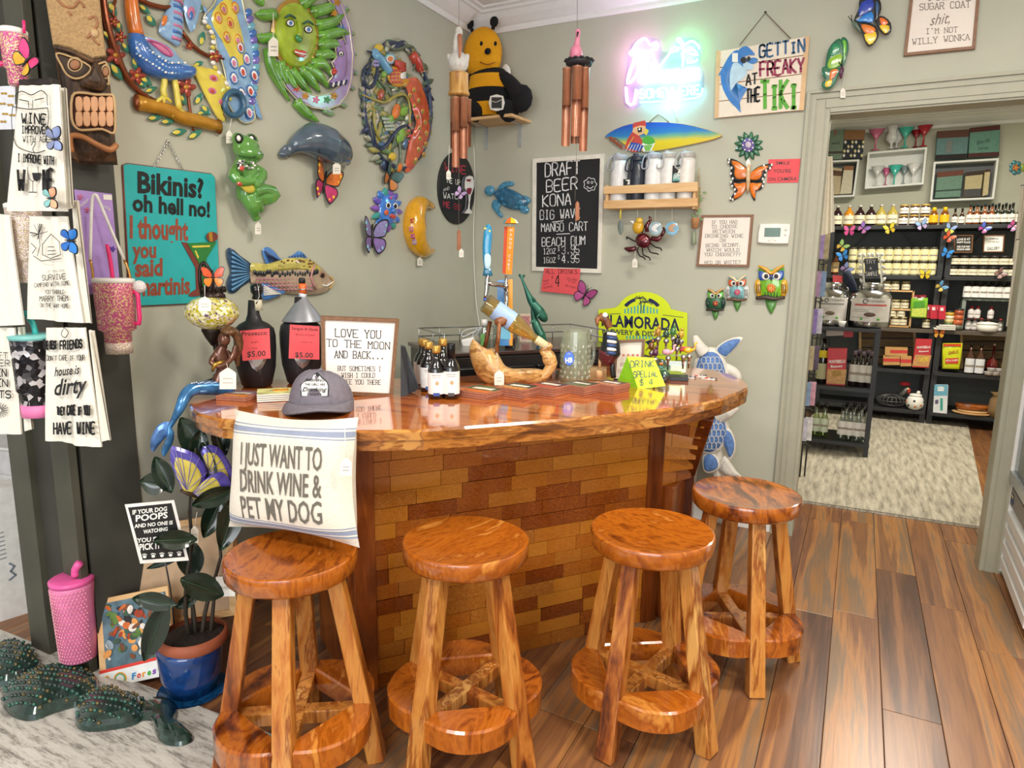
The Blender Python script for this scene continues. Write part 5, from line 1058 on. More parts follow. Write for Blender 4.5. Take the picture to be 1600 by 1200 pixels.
for px,pt,c,lb,lc in ((966,237,'#e9e9ea','white flask at the left end of the pine shelf','#a9adb4'),(994,238,'#242a3a','dark navy flask standing among the white flasks','#2a2f40'),(1019,234,'#eeeeee','white flask in the middle of the pine shelf, right of the navy one','#a9b0ba'),(1042,233,'#ecebe8','white flask fourth from the left on the pine shelf','#b9b6b0'),(1070,232,'#eae6df','cream-white flask at the right end of the pine shelf','#b9b6b2')): flask(px,pt,c,lb,lidc=lc)
def otag(label,Q,full):
    t=T('swing_tag',label,'tag',('B',.1),sum(q[0] for q in Q)/4,sum(q[1] for q in Q)/4); x0,y0=Q[0];x1,y1=Q[2]; a=MB().prism(t.pp(Q),0,.001,BLK)
    if full: a.prism(t.pp([(x0+1,y0+(y1-y0)*.55),(x1-1,y0+(y1-y0)*.50),(x1,y1-1),(x0,y1)]),.001,.0014,m('#5fa8a0',.6))
    t.part('card',a); a=MB(); cx=(x0+x1)/2; yy=y0+(y1-y0)*.22; a.prism(t.pp([(cx-6,yy-1),(cx+6,yy-2),(cx+2,yy+1),(cx+4,yy+6),(cx-3,yy+6),(cx-1,yy+2)]),.001,.0015,WHT)
    if full: t.tx(a,'ORCA',cx-8,y0+16,cx+8,y0+15,4.5,.0016,WHT,bold=.02); t.tx(a,'HYDRA',cx-9,y1-3,cx+9,y1-4,6,.0018,WHT,bold=.02)
    t.part('lettering',a)
otag('black and teal swing tag on the rightmost white flask',[(1051,259),(1071,256),(1072,283),(1050,285)],True); otag('small black swing tag between the first white flask and the navy flask',[(974,280),(992,279),(992,290),(974,290)],False)
# things under the shelf
def orn(label,px,py,ptop,parts,name='hanging_ornament'):
    t=T(name,label,'ornament',('B',.10),px,py); a=MB(); a.tube([t.P(px,ptop,0),t.P(px,py-8,0)],.0012,m('#d8d2c0',.7),n=4); t.part('string',a)
    for nm,fn in parts: a=MB(); fn(a,t); t.part(nm,a)
orn('grey feather-shaped ornament on a yellow cord under the pine shelf',969,357,326,[('cord',lambda a,t:ptube(a,t,[(970,326,.002),(969,342,.002)],1.5,YEL,n=6)),('pendant',lambda a,t:pdome(a,t,[(967,345),(972,346),(974,356),(971,367),(967,364),(965,354)],m('#6f7a74',.4),0,.006))])
orn('yellow chick ornament hanging under the pine shelf above the red crab',996,354,326,[('body',lambda a,t:a.ell(t.P(997,355,.0),(9*t.k,10*t.k,.02),m('#d9a826',.3,co=.5),12)),('head',lambda a,t:a.ell(t.P(999,345,.005),(6*t.k,5*t.k,.016),m('#e0b43a',.3,co=.5),10)),('beak',lambda a,t:pdome(a,t,[(984,345),(990,345),(990,350)],WHT,.01,.004,2,0))])
for lb,px,c in (('clear glass disc ornament with a white bird, under the pine shelf',1024,'#9fb6c0'),('pale blue glass disc ornament rightmost under the pine shelf',1050,'#7fb4cf')):
    orn(lb,px,359,326,[('disc',lambda a,t,px=px,c=c:(a.dome(t.pp(ellp(px,357,10.5,11,18)),0,.004,m(c,.15,co=.8,v=.3),3),pdome(a,t,[(px-6,356),(px,350),(px+6,352),(px+1,357),(px+4,362),(px-4,361)],m('#e9ecec' if px<1040 else '#c9a07c',.3),.004,.002,2)))])
# crab
t=T('crab_figure','dark red metal crab with wire legs hanging below the pine shelf','figurine',('B',.06),1006,375)
CRB=m('#5c1422',.15,.3,co=1,v=.3); WIR=m('#1a1618',.35,.5); a=MB(); a.ell(t.P(1005,376,.01),(13*t.k,11*t.k,.022),CRB,16,R=Mx.Rotation(-.5,3,'Z')); 
for i in range(3): pell(a,t,1002+i*3,371+i*2,1,5,m('#a8303a',.2,co=.8),.032,.002,8,.9)
t.part('shell',a); a=MB()
for P in ([(994,378),(986,374),(979,370),(980,374)],[(998,386),(996,392),(1000,400),(1006,402),(1008,406)],[(1004,388),(1005,398),(1014,402),(1016,407)],[(1012,384),(1016,394),(1026,396),(1029,398)],[(1016,380),(1024,386),(1032,388),(1034,392)],[(1003,364),(1008,352),(1014,346),(1016,340)]): a.mark(); ptube(a,t,P,1,WIR,.012,5,2); 
t.part('leg',a); a=MB()
for P in ([(994,388,.01),(984,390,.01),(976,388,.012)],[(1011,362,.01),(1012,352,.012),(1015,345,.014)],[(1018,372,.01),(1028,374,.012),(1034,368,.014)]): a.mark(); ptube(a,t,P,[3.5,4.5,2],CRB,n=8)
a.mark(); ptube(a,t,[(1034,368,.014),(1038,360,.014),(1036,355,.014)],[3,2.6,.8],CRB,n=8); ptube(a,t,[(1016,345,.014),(1016,341,.014),(1014,338,.014)],[2.4,2,.8],CRB,n=8)
t.part('claw',a); ptag(t,993,392,992,404,8,14,z=.02)
# macrame plant
t=T('macrame_hanger','small macrame hanger with a terracotta pot and trailing plant right of the pine shelf','plant hanger',('B',.03),1090,345)
a=MB(); JU=m('#b9a98a',.9)
for dx in (-5,0,5): ptube(a,t,[(1092,262,.0),(1091+dx*.6,300,.004),(1087+dx,338,.008),(1087+dx*.4,352,.008)],.6,JU,n=4)
ptube(a,t,[(1084,362,.0),(1084,382,.0)],[3,4],m('#9aa48a',.9),n=6); t.part('cords',a); a=MB().lathe([(5*t.k,t.p(1087,357)[1]),(7*t.k,t.p(1087,342)[1]),(7.4*t.k,t.p(1087,341)[1])],m('#c08a5c',.7),14,c=(t.p(1087,350)[0],0,.012)); t.part('pot',a)
a=MB(); random.seed(5)
for i in range(16): a.mark(); y=298+i*3; leaf(a,t,1090+random.uniform(-8,6)+(8 if i==1 else 0),y,7,4,random.uniform(0,180),m('#7a9a6a',.5,v=.3),w=.014,h=.002)
t.part('leaf',a)
# framed sign
fsign('framed_sign','framed sign asking to choose between drinking wine or being skinny',('B',0),[(1096,336),(1177,335),(1170,417),(1088,416)],[('IF YOU HAD',1112,350,1152,349,5),('TO CHOOSE',1112,357,1152,356,5),('BETWEEN',1114,364,1148,364,5),('DRINKING WINE',1102,371,1161,371,5),('OR',1125,378,1134,378,5),('BEING SKINNY,',1103,386,1158,385,5),('WHICH WOULD',1104,393,1155,393,5),('YOU CHOOSE???',1101,400,1157,400,5),('RED OR WHITE?',1101,413,1157,412,5)],fw=3.5)
# thermostat
t=T('thermostat','white rounded digital thermostat beside the door casing','thermostat',('B',0),1210,366)
a=MB().prism(t.pp(smo([(1187,353),(1192,350),(1230,350),(1235,354),(1232,378),(1227,381),(1189,380),(1184,375)],2),.02),0,.025,m('#efece4',.4),ch=.004); t.part('case',a)
a=MB().prism(t.pp([(1195,356),(1220,356),(1219,370),(1194,370)],.025),.025,.0262,m('#6a857c',.2)); t.part('screen',a)
for x,y in ((1228,359),(1227,367)): t.part('button',MB().lathe([(.006,0),(.005,.003)],m('#dcd8ce',.4),12,ax='z',c=(*t.p(x,y,.025),.025)))
for x in (1201,1211): t.part('button',MB().box((*t.p(x,376,.025),.026),(.012,.004,.002),m('#c9c5bb',.4)))
# green sun flower, big butterfly
t=T('sun_face','small dark green pointed sun ornament above the orange butterfly','wall art',('B',0),1170,227); a=MB(); GG=m('#2f6a4a',.2,co=.7,v=.3)
for i in range(12): a.mark(); g=2*pi*i/12+.2; leaf(a,t,1170+15*cos(g),228+15*sin(g),17,8,-math.degrees(g),GG,w=.004,h=.012)
t.part('ray',a); a=MB(); pell(a,t,1169,227,11,12,m('#6a5a9c',.2,co=.7,v=.4,sc=80),.008,.016,18)
for i in range(14): g=i*.45; pell(a,t,1169+8*cos(g),227+9*sin(g),1.6,1.6,WHT if i%2 else PUR,.018,.004,6)
pell(a,t,1169,226,4.5,5,m('#c9b8c8',.3),.023,.004); t.part('face',a)
t=T('butterfly_ornament','large orange ceramic butterfly with black white-spotted edges near the red notice','butterfly',('B',0),1170,280)
for P,c0_ in (([(1168,268),(1162,258),(1150,250),(1138,247),(1137,252),(1142,262),(1141,272),(1144,281),(1152,284),(1167,281)],0),([(1167,282),(1152,284),(1141,283),(1143,290),(1148,296),(1148,304),(1140,312),(1144,314),(1156,308),(1164,298)],0),([(1172,272),(1182,262),(1194,257),(1208,256),(1205,262),(1198,266),(1196,274),(1192,281),(1184,284),(1172,283)],0),([(1172,283),(1184,284),(1195,283),(1193,290),(1188,297),(1180,298),(1180,308),(1180,314),(1176,310),(1172,298)],0)):
    a=MB(); cx=sum(p[0] for p in P)/len(P);cy=sum(p[1] for p in P)/len(P); pdome(a,t,P,BLK,.01,.010,3,2); hx=1170; Q=[((x-hx)*.80+hx if abs(x-hx)>12 else x,(y-cy)*.78+cy) for x,y in P]; pdome(a,t,Q,m('#ea7a1a',.2,co=.6,v=.25),.0165,.008,3,2)
    n=0
    for x,y in P:
        if abs(x-hx)>20: a.ell(t.P((x-cx)*.88+cx,(y-cy)*.88+cy,.021),(1.7*t.k,2.4*t.k,.003),WHT,7)
    t.part('wing',a)
a=MB(); ptube(a,t,[(1170,254,.02),(1169,268,.028),(1169,284,.028),(1168,302,.018)],[2.5,3.6,3.4,1.2],m('#d9b88a',.3,co=.5,v=.2)); pdome(a,t,[(1169,248),(1173,256),(1169,264),(1165,256)],WHT,.026,.004,2); t.part('body',a)
# owls
def owl(label,cx,cy,w,h,face,wing,belly,brow,dot,br):
    t=T('owl_figure',label,'figurine',('B',0),cx,cy); X=lambda f:cx+f*w; Yv=lambda f:cy+f*h
    a=MB(); pdome(a,t,[(X(-.3),Yv(.38)),(X(-.5),Yv(.1)),(X(-.42),Yv(-.2)),(X(-.42),Yv(-.42)),(X(0),Yv(-.36)),(X(.42),Yv(-.44)),(X(.44),Yv(-.2)),(X(.5),Yv(.1)),(X(.3),Yv(.36)),(X(0),Yv(.42))],m(belly,.2,co=.8,v=.2),.004,.03,5); t.part('body',a)
    for s in (-1,1):
        a=MB(); pdome(a,t,[(X(s*.52),Yv(-.1)),(X(s*.56),Yv(.15)),(X(s*.42),Yv(.36)),(X(s*.3),Yv(.2)),(X(s*.32),Yv(-.08))],m(wing,.2,co=.8,v=.2),.014,.014,4)
        for i in range(3): ptube(a,t,[(X(s*(.36+.06*i)),Yv(.0)),(X(s*(.38+.055*i)),Yv(.24))],w*.012,BLK,.030,4)
        t.part('wing',a)
    a=MB(); pdome(a,t,[(X(-.4),Yv(-.34)),(X(0),Yv(-.24)),(X(.4),Yv(-.36)),(X(.38),Yv(-.12)),(X(.1),Yv(-.08)),(X(0),Yv(.0)),(X(-.1),Yv(-.08)),(X(-.38),Yv(-.1))],m(face,.2,co=.8),.024,.010,3); fc=t.part('face',a)
    for s in (-1,1): a=MB(); pell(a,t,X(s*.19),Yv(-.2),w*.13,w*.13,WHT,.034,.005,12); pell(a,t,X(s*.17),Yv(-.2),w*.075,w*.08,BLK,.039,.003,10); t.part('eye',a,par=fc)
    a=MB(); pdome(a,t,[(X(-.05),Yv(-.2)),(X(.05),Yv(-.2)),(X(0),Yv(-.06))],BLK,.038,.006,2,0); t.part('beak',a,par=fc)
    a=MB(); ptube(a,t,[(X(-.44),Yv(-.46)),(X(-.2),Yv(-.38)),(X(0),Yv(-.27)),(X(.2),Yv(-.38)),(X(.44),Yv(-.48))],[w*.03,w*.07,w*.06,w*.07,w*.03],m(brow,.25,co=.7),.034,8,3); t.part('brow',a)
    a=MB(); flower(a,t,X(0),Yv(.1),w*.16,m(dot,.3,co=.6),YEL,.036,8); 
    for i in range(5): ptube(a,t,[(X(-.22+i*.11),Yv(.2)),(X(-.18+i*.09),Yv(.32))],w*.014,DGN,.032,4)
    t.part('breast_pattern',a)
    a=MB(); ptube(a,t,[(X(-.52),Yv(.36)),(X(-.2),Yv(.33)),(X(.1),Yv(.37)),(X(.46),Yv(.33))],[w*.06,w*.09,w*.07,w*.06],m(br,.4,v=.4,sc=120),.03,8,3); t.part('branch',a)
    a=MB(); pdome(a,t,[(X(-.2),Yv(.4)),(X(.2),Yv(.4)),(X(.05),Yv(.72)),(X(-.05),Yv(.72))],m('#4f8a3a',.3,co=.5,v=.3),.006,.014,3,2); t.part('tail',a)
owl('largest ceramic owl, blue-faced with yellow wings and brow',1205,444,46,62,'#2f55b0','#e0a52a','#7ab82a','#e0a02a','#e07a1a','#4a3a30')
owl('middle-sized ceramic owl, orange-faced with a white-striped wing',1152,452,32,46,'#d9602a','#e6e6e4','#7fb6ba','#e3d0a8','#c9507a','#6a4f3a')
owl('smallest ceramic owl, green-faced on a dark branch',1118,470,28,40,'#6fc04a','#1f4a3a','#2f6a44','#d0a05a','#b8402a','#3a3028')
# painted butterflies above the door
def bigfly(label,cx,cy,wings,body,tagp=None):
    t=T('butterfly_ornament',label,'butterfly',('B',.02),cx,cy)
    for P,edge,fills,w,lean in wings:
        a=MB(); pdome(a,t,P,m(edge,.3,co=.5),w,.006,3,2)
        for Q,c in fills: pdome(a,t,Q,m(c,.25,co=.6,v=.2),w+.0065,.004,3,2)
        t.part('wing',a)
    a=MB(); ptube(a,t,body,[1.5,4,3,1.2],m('#5a6a5a' if not tagp else '#5a2a4a',.35,co=.4),n=8); 
    x,y=body[0][:2]; ptube(a,t,[(x,y,.03),(x-6,y-8,.05)],.6,BLK,n=4); ptube(a,t,[(x,y,.03),(x-1,y-10,.05)],.6,BLK,n=4); t.part('body',a)
    if tagp: ptag(t,*tagp)
    return t
bigfly('green and yellow metal butterfly hanging at the corner of the door casing',1305,98,[
 ([(1316,58),(1324,62),(1326,76),(1322,92),(1316,106),(1312,92),(1311,72)],'#1f6a4a',[([(1317,63),(1322,66),(1322,80),(1317,96),(1314,80)],'#6fc03a')],.02,0),
 ([(1312,60),(1302,66),(1294,78),(1291,92),(1290,108),(1300,112),(1314,104),(1318,90),(1318,70)],'#1f6a4a',[([(1302,70),(1312,70),(1310,82),(1297,88)],'#1f8a5a'),([(1296,92),(1314,84),(1315,98),(1306,106),(1294,107)],'#8fc02a')],.03,0),
 ([(1296,106),(1288,104),(1284,108),(1286,120),(1292,126),(1284,130),(1286,138),(1296,139),(1304,132),(1310,118),(1313,107)],'#1f6a4a',[([(1298,110),(1309,108),(1304,120),(1296,124)],'#f07a2a'),([(1290,128),(1300,124),(1298,134),(1290,136)],'#f0c82a')],.034,0)],[(1316,104,.035),(1315,110,.04),(1314,116,.04),(1314,123,.035)],(1321,108,1317,138,8,15))
bigfly('blue and orange metal butterfly high on the wall, cut by the top edge',1355,35,[
 ([(1334,33),(1342,14),(1344,-4),(1366,-6),(1368,12),(1366,36),(1350,36)],'#15151c',[([(1342,26),(1346,4),(1363,0),(1364,14)],'#1f3fae'),([(1338,32),(1362,18),(1364,34),(1350,34)],'#1f86e0')],.03,0),
 ([(1366,-4),(1375,0),(1377,14),(1372,28),(1367,34)],'#15151c',[([(1368,2),(1373,6),(1373,16),(1369,26)],'#2a5a8a')],.02,0),
 ([(1340,34),(1352,36),(1368,40),(1373,54),(1368,66),(1358,73),(1352,66),(1346,50)],'#15151c',[([(1346,38),(1360,40),(1368,46),(1362,56),(1350,50)],'#f0801f'),([(1350,54),(1368,50),(1368,62),(1358,70)],'#f2d02a'),([(1356,46),(1361,47),(1362,52),(1357,53)],'#e8304a')],.036,0),
 ([(1372,26),(1382,26),(1392,36),(1392,50),(1384,55),(1375,48),(1369,38)],'#15151c',[([(1374,28),(1382,29),(1388,36),(1378,40)],'#f0701f'),([(1374,40),(1389,40),(1388,49),(1382,52)],'#f2d02a')],.03,0)],[(1331,33,.035),(1336,38,.04),(1342,46,.04),(1346,52,.035)])
fsign('framed_sign','framed sign about sugar coating at top right, cut by the top edge',('B',0),[(1424,-20),(1533,-26),(1524,76),(1412,87)],[("I DON'T",1450,1,1500,-1,9),('SUGAR COAT',1437,16,1516,11,10),('shit,',1453,40,1484,36,18,'i'),("I'M NOT",1447,53,1496,50,8),('WILLY WONKA',1426,70,1515,62,9)],fw=5,ink=m('#8a7a72',.7))
# yellow brewery sign
YN=m('#dcee16',.45,v=.02); NV=m('#16204a',.5)
t=T('metal_sign','bright yellow shaped brewery sign with palm trees behind the bar','sign',('B',.03),1005,520)
P=[(934,490)]+[(935+i,484-i*.15) for i in (1,20,32)]+[(975+46*cos(g)*.0,0) for g in []]
ARC=[(1006-44*cos(g)*1.0,493-37*sin(g)) for g in [pi*i/14 for i in range(1,14)]]
P=[(935,484),(960,481),(966,478)]+[q for q in ARC if q[0]>967 and q[0]<1046]+[(1048,483),(1074,489),(1073,562),(1045,565),(935,533)]
t.part('panel',MB().prism(t.pp(P,.004),0,.004,YN,ch=.001))
a=MB(); z=.0045
for g0,g1,r0,r1 in ((.12,.92,29,25),): 
    for s in (-1,1):
        q=[]; 
        for i in range(9): g=pi/2+s*(.35+.62*i/8); q.append((1003+34*cos(g),494-30*sin(g)))
        for i in range(8,-1,-1): g=pi/2+s*(.35+.62*i/8); q.append((1003+(28-0)*cos(g),494-25*sin(g)))
        a.prism(t.pp(q,z),z,z+.0004,NV)
for i in range(11): x=977+i*5; a.bar(t.p(x,489),t.p(x,476+abs(i-5)*1.5),2.4*t.k,z,m('#4fb4b0',.5))
for x,y,b in ((1000,466,1001),(1009,472,1005)):
    a.line(t.pp(smo([(b,489),(b+1,478),(x,y)],2,False)),1.1*t.k,z+.0003,NV)
    for g in (15,50,90,130,165,200,-20): gg=math.radians(g); a.line(t.pp([(x,y),(x+7*cos(gg),y-4*sin(gg)),(x+11*cos(gg),y-3*sin(gg)+3)]),1.0*t.k,z+.0003,NV)
a.line(t.pp([(946,491),(970,490)]),.9*t.k,z,NV); a.line(t.pp([(1036,492),(1068,496)]),.9*t.k,z,NV)
t.tx(a,'ISLAMORADA',940,509,1062,517,19,z,NV,bold=.025); t.tx(a,'BREWERY & DISTILLERY',941,521,1062,528,8,z,NV,bold=.02)
for i in range(9): a.bar(t.p(980+i*5,525),t.p(980+i*5,529),2.4*t.k,z,m('#4fb4b0',.5))
a.prism(t.pp([(1008,534),(1030,526),(1034,529),(1014,540)],z),z,z+.0004,NV)
t.part('print',a,label='navy print: ISLAMORADA BREWERY & DISTILLERY with palms')
# ===== corner shelf, bee plush, chimes =====
t=T('corner_shelf','small pale wood shelf on grey metal brackets high by the corner','shelf',('B',0),778,185)
z=.22; yb=t.p(790,182,.16)[1]; a=MB(); x0=t.p(738,185,.1)[0];x1=t.p(828,185,.02)[0]
q=[(x0,yb),(x1,yb)]; a.add([(x0,yb,0),(x1,yb,0),(x1-.02,yb,z),(x0+.03,yb,z),(x0,yb-.016,0),(x1,yb-.016,0),(x1-.02,yb-.016,z),(x0+.03,yb-.016,z)],[(0,1,2,3)[::-1],(4,5,6,7),(0,4,5,1),(1,5,6,2),(2,6,7,3),(3,7,4,0)],LW); t.part('board',a)
for x in (759,812):
    xx=t.p(x,205,.01)[0]; a=MB().box((xx,yb-.08,.006),(.018,.14,.006),m('#b9c0c6',.35,.4)).box((xx,yb-.02,.07),(.018,.006,.13),m('#b9c0c6',.35,.4)); t.part('bracket',a)
ys=t.O.z+yb
t=T('plush_bee','large yellow and black striped plush bee sitting on the corner shelf','plush toy',('B',.10),770,180); b0=ys-t.O.z; YF=m('#e9a312',.95,v=.1,sc=200,bp=.25); BF=m('#131215',.95,bp=.3,sc=200); k=t.k
a=MB(); c=t.p(757,86); a.ell((c[0],c[1]+.0,.02),(28*k,34*k,.085),YF,24); c2=t.p(760,98); a.ell((c2[0],c2[1],.035),(26*k,22*k,.07),YF,18); t.part('head',a,mods=[('R',.006,3)])
X=lambda x:t.p(x,140)[0]; Yc=lambda y:t.p(768,y,.03)[1]
a=MB(); prof=[(.02,b0+.002),(29*k,b0+.012),(36*k,Yc(163)),(36*k,Yc(150)),(33*k,Yc(140)),(31*k,Yc(128)),(29*k,Yc(118)),(22*k,Yc(108))]
cols=[BF,YF,BF,BF,YF,YF,BF]
for i in range(7): a.lathe(prof[i:i+2],cols[i],24,c=(X(765),0,.0),sz=.8,cap=False)
t.part('body',a)
for P,r in (([(782,118,.03),(796,128,.04),(806,142,.05),(814,154,.06)],[8,9,11,13]),([(738,120,.03),(732,140,.05),(728,160,.06),(726,172,.07)],[8,10,12,12])): a=MB(); ptube(a,t,P,r,BF,n=12); a.ell(t.P(*P[-1]),(17*k,18*k,.045),BF,12); t.part('arm',a)
for P in ([(752,168,.04),(744,172,.09),(738,176,.12)],[(786,168,.04),(792,172,.08),(796,174,.1)]): a=MB(); ptube(a,t,P,[12,13,14],BF,n=12); t.part('leg',a)
for x0_,y0_,x1_,y1_ in ((740,52,734,40),(770,46,772,37)): a=MB(); ptube(a,t,[(x0_,y0_,.02),(x1_,y1_,.02)],2.4,BF,n=8); a.ell(t.P(x1_,y1_-3,.02),(6.5*k,7*k,.018),BF,10); t.part('antenna',a)
a=MB(); a.ell(t.P(762,80,.115),(5*k,4*k,.012),BF,10); t.part('nose',a)
for x in (752,774): a=MB(); a.ell(t.P(x,68,.10),(2.4*k,3*k,.006),BF,8); t.part('eye',a)
a=MB(); ptube(a,t,[(750,97,.115),(762,101,.118),(774,97,.112)],.9,m('#a86a10',.8),n=5); t.part('mouth',a)
a=MB(); pdome(a,t,[(790,100),(797,108),(797,124),(790,122),(784,110)],WHT,-.02,.01,3); t.part('wing',a)
a=MB(); Q=smo([(766,150),(786,150),(786,171),(766,171)],2); a.prism(t.pp(Q,.15),.148,.15,WHT); a.prism(t.pp([(768,152),(784,152),(784,169),(768,169)],.1505),.1504,.151,m('#3a3c3a',.7)); a.line(t.pp([(769,158),(775,160),(783,156)],.152),.003,.152,WHT); t.part('tag',a)
def chime(label,O,px,ptop,pb,birdc,tubes,topw,clap,sail,cup):
    t=T('wind_chime',label,'wind chime',('Q',O,(.35,-1,0)),px,(ptop+pb)/2); k=t.k; CU=m('#b57a5c',.3,.35,co=.3,v=.15); BA=wood('bamboo_wood',['#a8733a','#c9964f','#d9ad6a'],st=(8,1,8),sc=3,rough=.4,rnd=0)
    a=MB(); a.tube([t.P(px,-30,0),t.P(px,ptop,0)],.0012,m('#8a8478',.7),n=4); t.part('cord',a)
    birdc(t)
    y0,y1=topw[0],topw[1]; yy0=t.p(px,y1)[1]; yy1=t.p(px,y0)[1]; r=topw[2]*k
    a=MB()
    if cup: a.lathe([(r*.95,yy0),(r*1.06,yy0+.006),(r*1.04,yy0+.016),(r*.95,yy0+.022),(r*.93,yy1-.01),(r*.97,yy1)],BA,22)
    else:
        a.lathe([(r*.2,yy0),(r,yy0+.002),(r*1.04,yy1),(r*.8,yy1+.004)],m('#2b2b30',.6),12)
        for i in range(14): g=i*.45; a.ell((r*cos(g),yy1,r*sin(g)),(.012,.006,.008),m('#25252a',.7),6)
    t.part('top_cup' if cup else 'top_disc',a)
    for i,(dx,dz,ye,rr) in enumerate(tubes):
        x=t.p(px+dx,y1)[0]; ya=yy0-.012; yb=t.p(px+dx,ye)[1]; ym=ya-(ya-yb)*.48; r_=rr*k; a=MB()
        a.lathe([(r_,ym),(r_,ya-.008),(r_*1.08,ya-.006),(r_*1.08,ya)],CU,14,c=(x,0,dz)); 
        a.lathe([(r_*.95,yb),(r_*.98,ym+.03)],CU,14,c=(x,0,dz),a0=.5,a1=1.0,cap=False)
        a.tube([(x,ya,dz),(x,yy0,dz)],.001,m('#e8e0d0',.7),n=4); t.part('tube',a)
    a=MB(); a.tube([(0,yy0,0),(0,t.p(px,sail[0])[1],0)],.001,m('#8a8478',.7),n=4); t.part('cord',a)
    a=MB(); pdome(a,t,[(px-3,sail[0]+4),(px,sail[0]),(px+3,sail[0]+4),(px+3.5,sail[1]-3),(px-3,sail[1])],m('#a86a44',.5),0,.004,2,0); t.part('sail',a)
    return t
def pel(t):
    k=t.k; WB_=m('#d9d6d0',.5,v=.15,sc=50); a=MB(); a.ell(t.P(716,98,0),(16*k,16*k,15*k),WB_,16); ptube(a,t,[(716,92,.0),(713,76,.01),(715,56,.01),(718,48,.0)],[8,6,5,5],WB_,n=10); a.ell(t.P(717,50,.006),(6*k,8*k,7*k),WB_,10)
    for s in (-1,1): pdome(a,t,[(716+s*8,88),(716+s*17,84),(716+s*17,96),(716+s*12,104)],WB_,.004,.02,3)
    t.part('pelican_body',a,mods=[('R',.003,2)]); a=MB(); ptube(a,t,[(718,54,.03),(719,72,.045),(718,90,.05)],[3.4,3,1],m('#c07a5a',.4),n=8,fl=.6); t.part('bill',a)
def fla(t):
    k=t.k; FP=m('#e88aa8',.4,v=.1); a=MB(); a.ell(t.P(900,84,0),(10*k,13*k,11*k),FP,14); ptube(a,t,[(901,80,.0),(902,64,.006),(903,52,.004),(903,48,.0)],[7,4,3.4,3.6],FP,n=10); a.ell(t.P(903,50,.004),(4.4*k,5*k,4*k),FP,10); t.part('flamingo_body',a,mods=[('R',.0025,2)])
    a=MB(); ptube(a,t,[(903,50,.02),(902,57,.026)],[1.6,1],BLK,n=6); t.part('bill',a); a=MB(); ptube(a,t,[(890,92,.0),(887,96,.0)],3,FP); ptube(a,t,[(912,92,.0),(916,94,.0)],3,FP); a.ell(t.P(900,93,.02),(11*k,3*k,8*k),RED,10); t.part('feet',a)
c=chime('bamboo and copper-coloured wind chime with a white wooden pelican on top',(.38,-.85,0),717,46,360,pel,[(-8,.0,232,5.5),(-3,.03,262,6),(9,.02,248,5.8),(13,-.02,228,5),(2,-.03,240,5)],(115,150,15.5),None,(358,392),True)
ptag(c,702,228,701,266,7,14,z=.04); a=MB(); 
bfly('lilac butterfly hanging on the bamboo chime in front of the black oval sign',('Q',(.38,-.9,0),(.35,-1,0)),720,303,10,50,'#b59ac8','#c9a8d6')
ptag(c,719,390,721,389,7,13,z=.01)
chime('copper-coloured wind chime with a pink wooden flamingo on top',(1.0,-.75,0),902,44,340,fla,[(-15,.01,228,7),(1,.035,214,7.5),(13,.01,236,6.5),(-2,-.03,222,6),(9,-.03,222,5)],(95,103,20),None,(314,346),False)
# ================= ON AND BEHIND THE BAR =================
BLG=m('#17171a',.35,co=.3); PAPR=RP
def lp(t,P,dz=0,mx=0): return [(r*t.k,t.p(mx or t.px0,y)[1]) for r,y in P]
def Z(name,label,cat,px,py,back=0,group=None,z=ZB,yaw=0):
    t=T(name,label,cat,('Z',z,back,yaw),px,py,group); t.px0=px; return t
def lz(t,mb,P,mt,n=20,cx=None,w=0,**k):
    """lathe from px (radius,y) pairs; the lowest sits on the surface"""
    cx=t.px0 if cx is None else cx; x=t.p(cx,P[0][1],w)[0]
    return mb.lathe([(max(.0008,r*t.k),max(0.0008,t.p(cx,y,w)[1])) for r,y in P],mt,n,c=(x,0,w),**k)
# fridge / kegerator behind the bar
O=Ve((.80,-1.18,0)); fr=('Q',O,BN)
t=T('bar_fridge','low black fridge standing behind the bar top','fridge',fr,820,600); x0=t.p(690,600)[0]; x1=t.p(962,600)[0]; yt=t.p(830,552)[1]; yf=-t.O.z
a=MB().box(((x0+x1)/2,(yf+yt)/2,-.24),(x1-x0,yt-yf,.48),m('#1a1a1d',.35,co=.2)); t.part('body',a,bev=.01)
a=MB().box(((x0+x1)/2,yt+.008,-.24),(x1-x0+.02,.018,.50),m('#3a2a26',.3,co=.4)); t.part('lid',a,bev=.004)
for s in (0,1): a=MB().box((x0+(x1-x0)*(.25+.5*s),yf+(yt-yf)*.5,.008),((x1-x0)*.48,(yt-yf)*.9,.02),m('#141416',.3,co=.3)); dr=t.part('door',a,bev=.006); t.part('handle',MB().box((x0+(x1-x0)*(.25+.5*s),yf+(yt-yf)*.86,.026),(.2,.012,.014),m('#3a3a3e',.3,.6)),par=dr)
FT=t.O.z+yt+.018
# wire rail on the fridge
t=T('wire_rack','chrome wire rail around the top of the black fridge','rack',fr,820,560); y0=FT-t.O.z; ST_=m('#b9bcc0',.2,.95)
a=MB(); xs=[x0+.03,x1-.03]
for yy in (.035,.075):
    a.tube([(xs[0],y0+yy,-.04),(xs[0],y0+yy,-.42),(xs[1],y0+yy,-.42),(xs[1],y0+yy,-.04)],.003,ST_,n=5)
for i in range(9): x=xs[0]+(xs[1]-xs[0])*i/8; a.tube([(x,y0,-.42),(x,y0+.08,-.42)],.0025,ST_,n=5)
for x in xs:
    for z in (-.04,-.2): a.tube([(x,y0,z),(x,y0+.08,z)],.0025,ST_,n=5)
t.mb=a; t.solo()
def F_(name,label,cat,px,py,back=0,group=None): return Z(name,label,cat,px,py,back,group,z=FT)
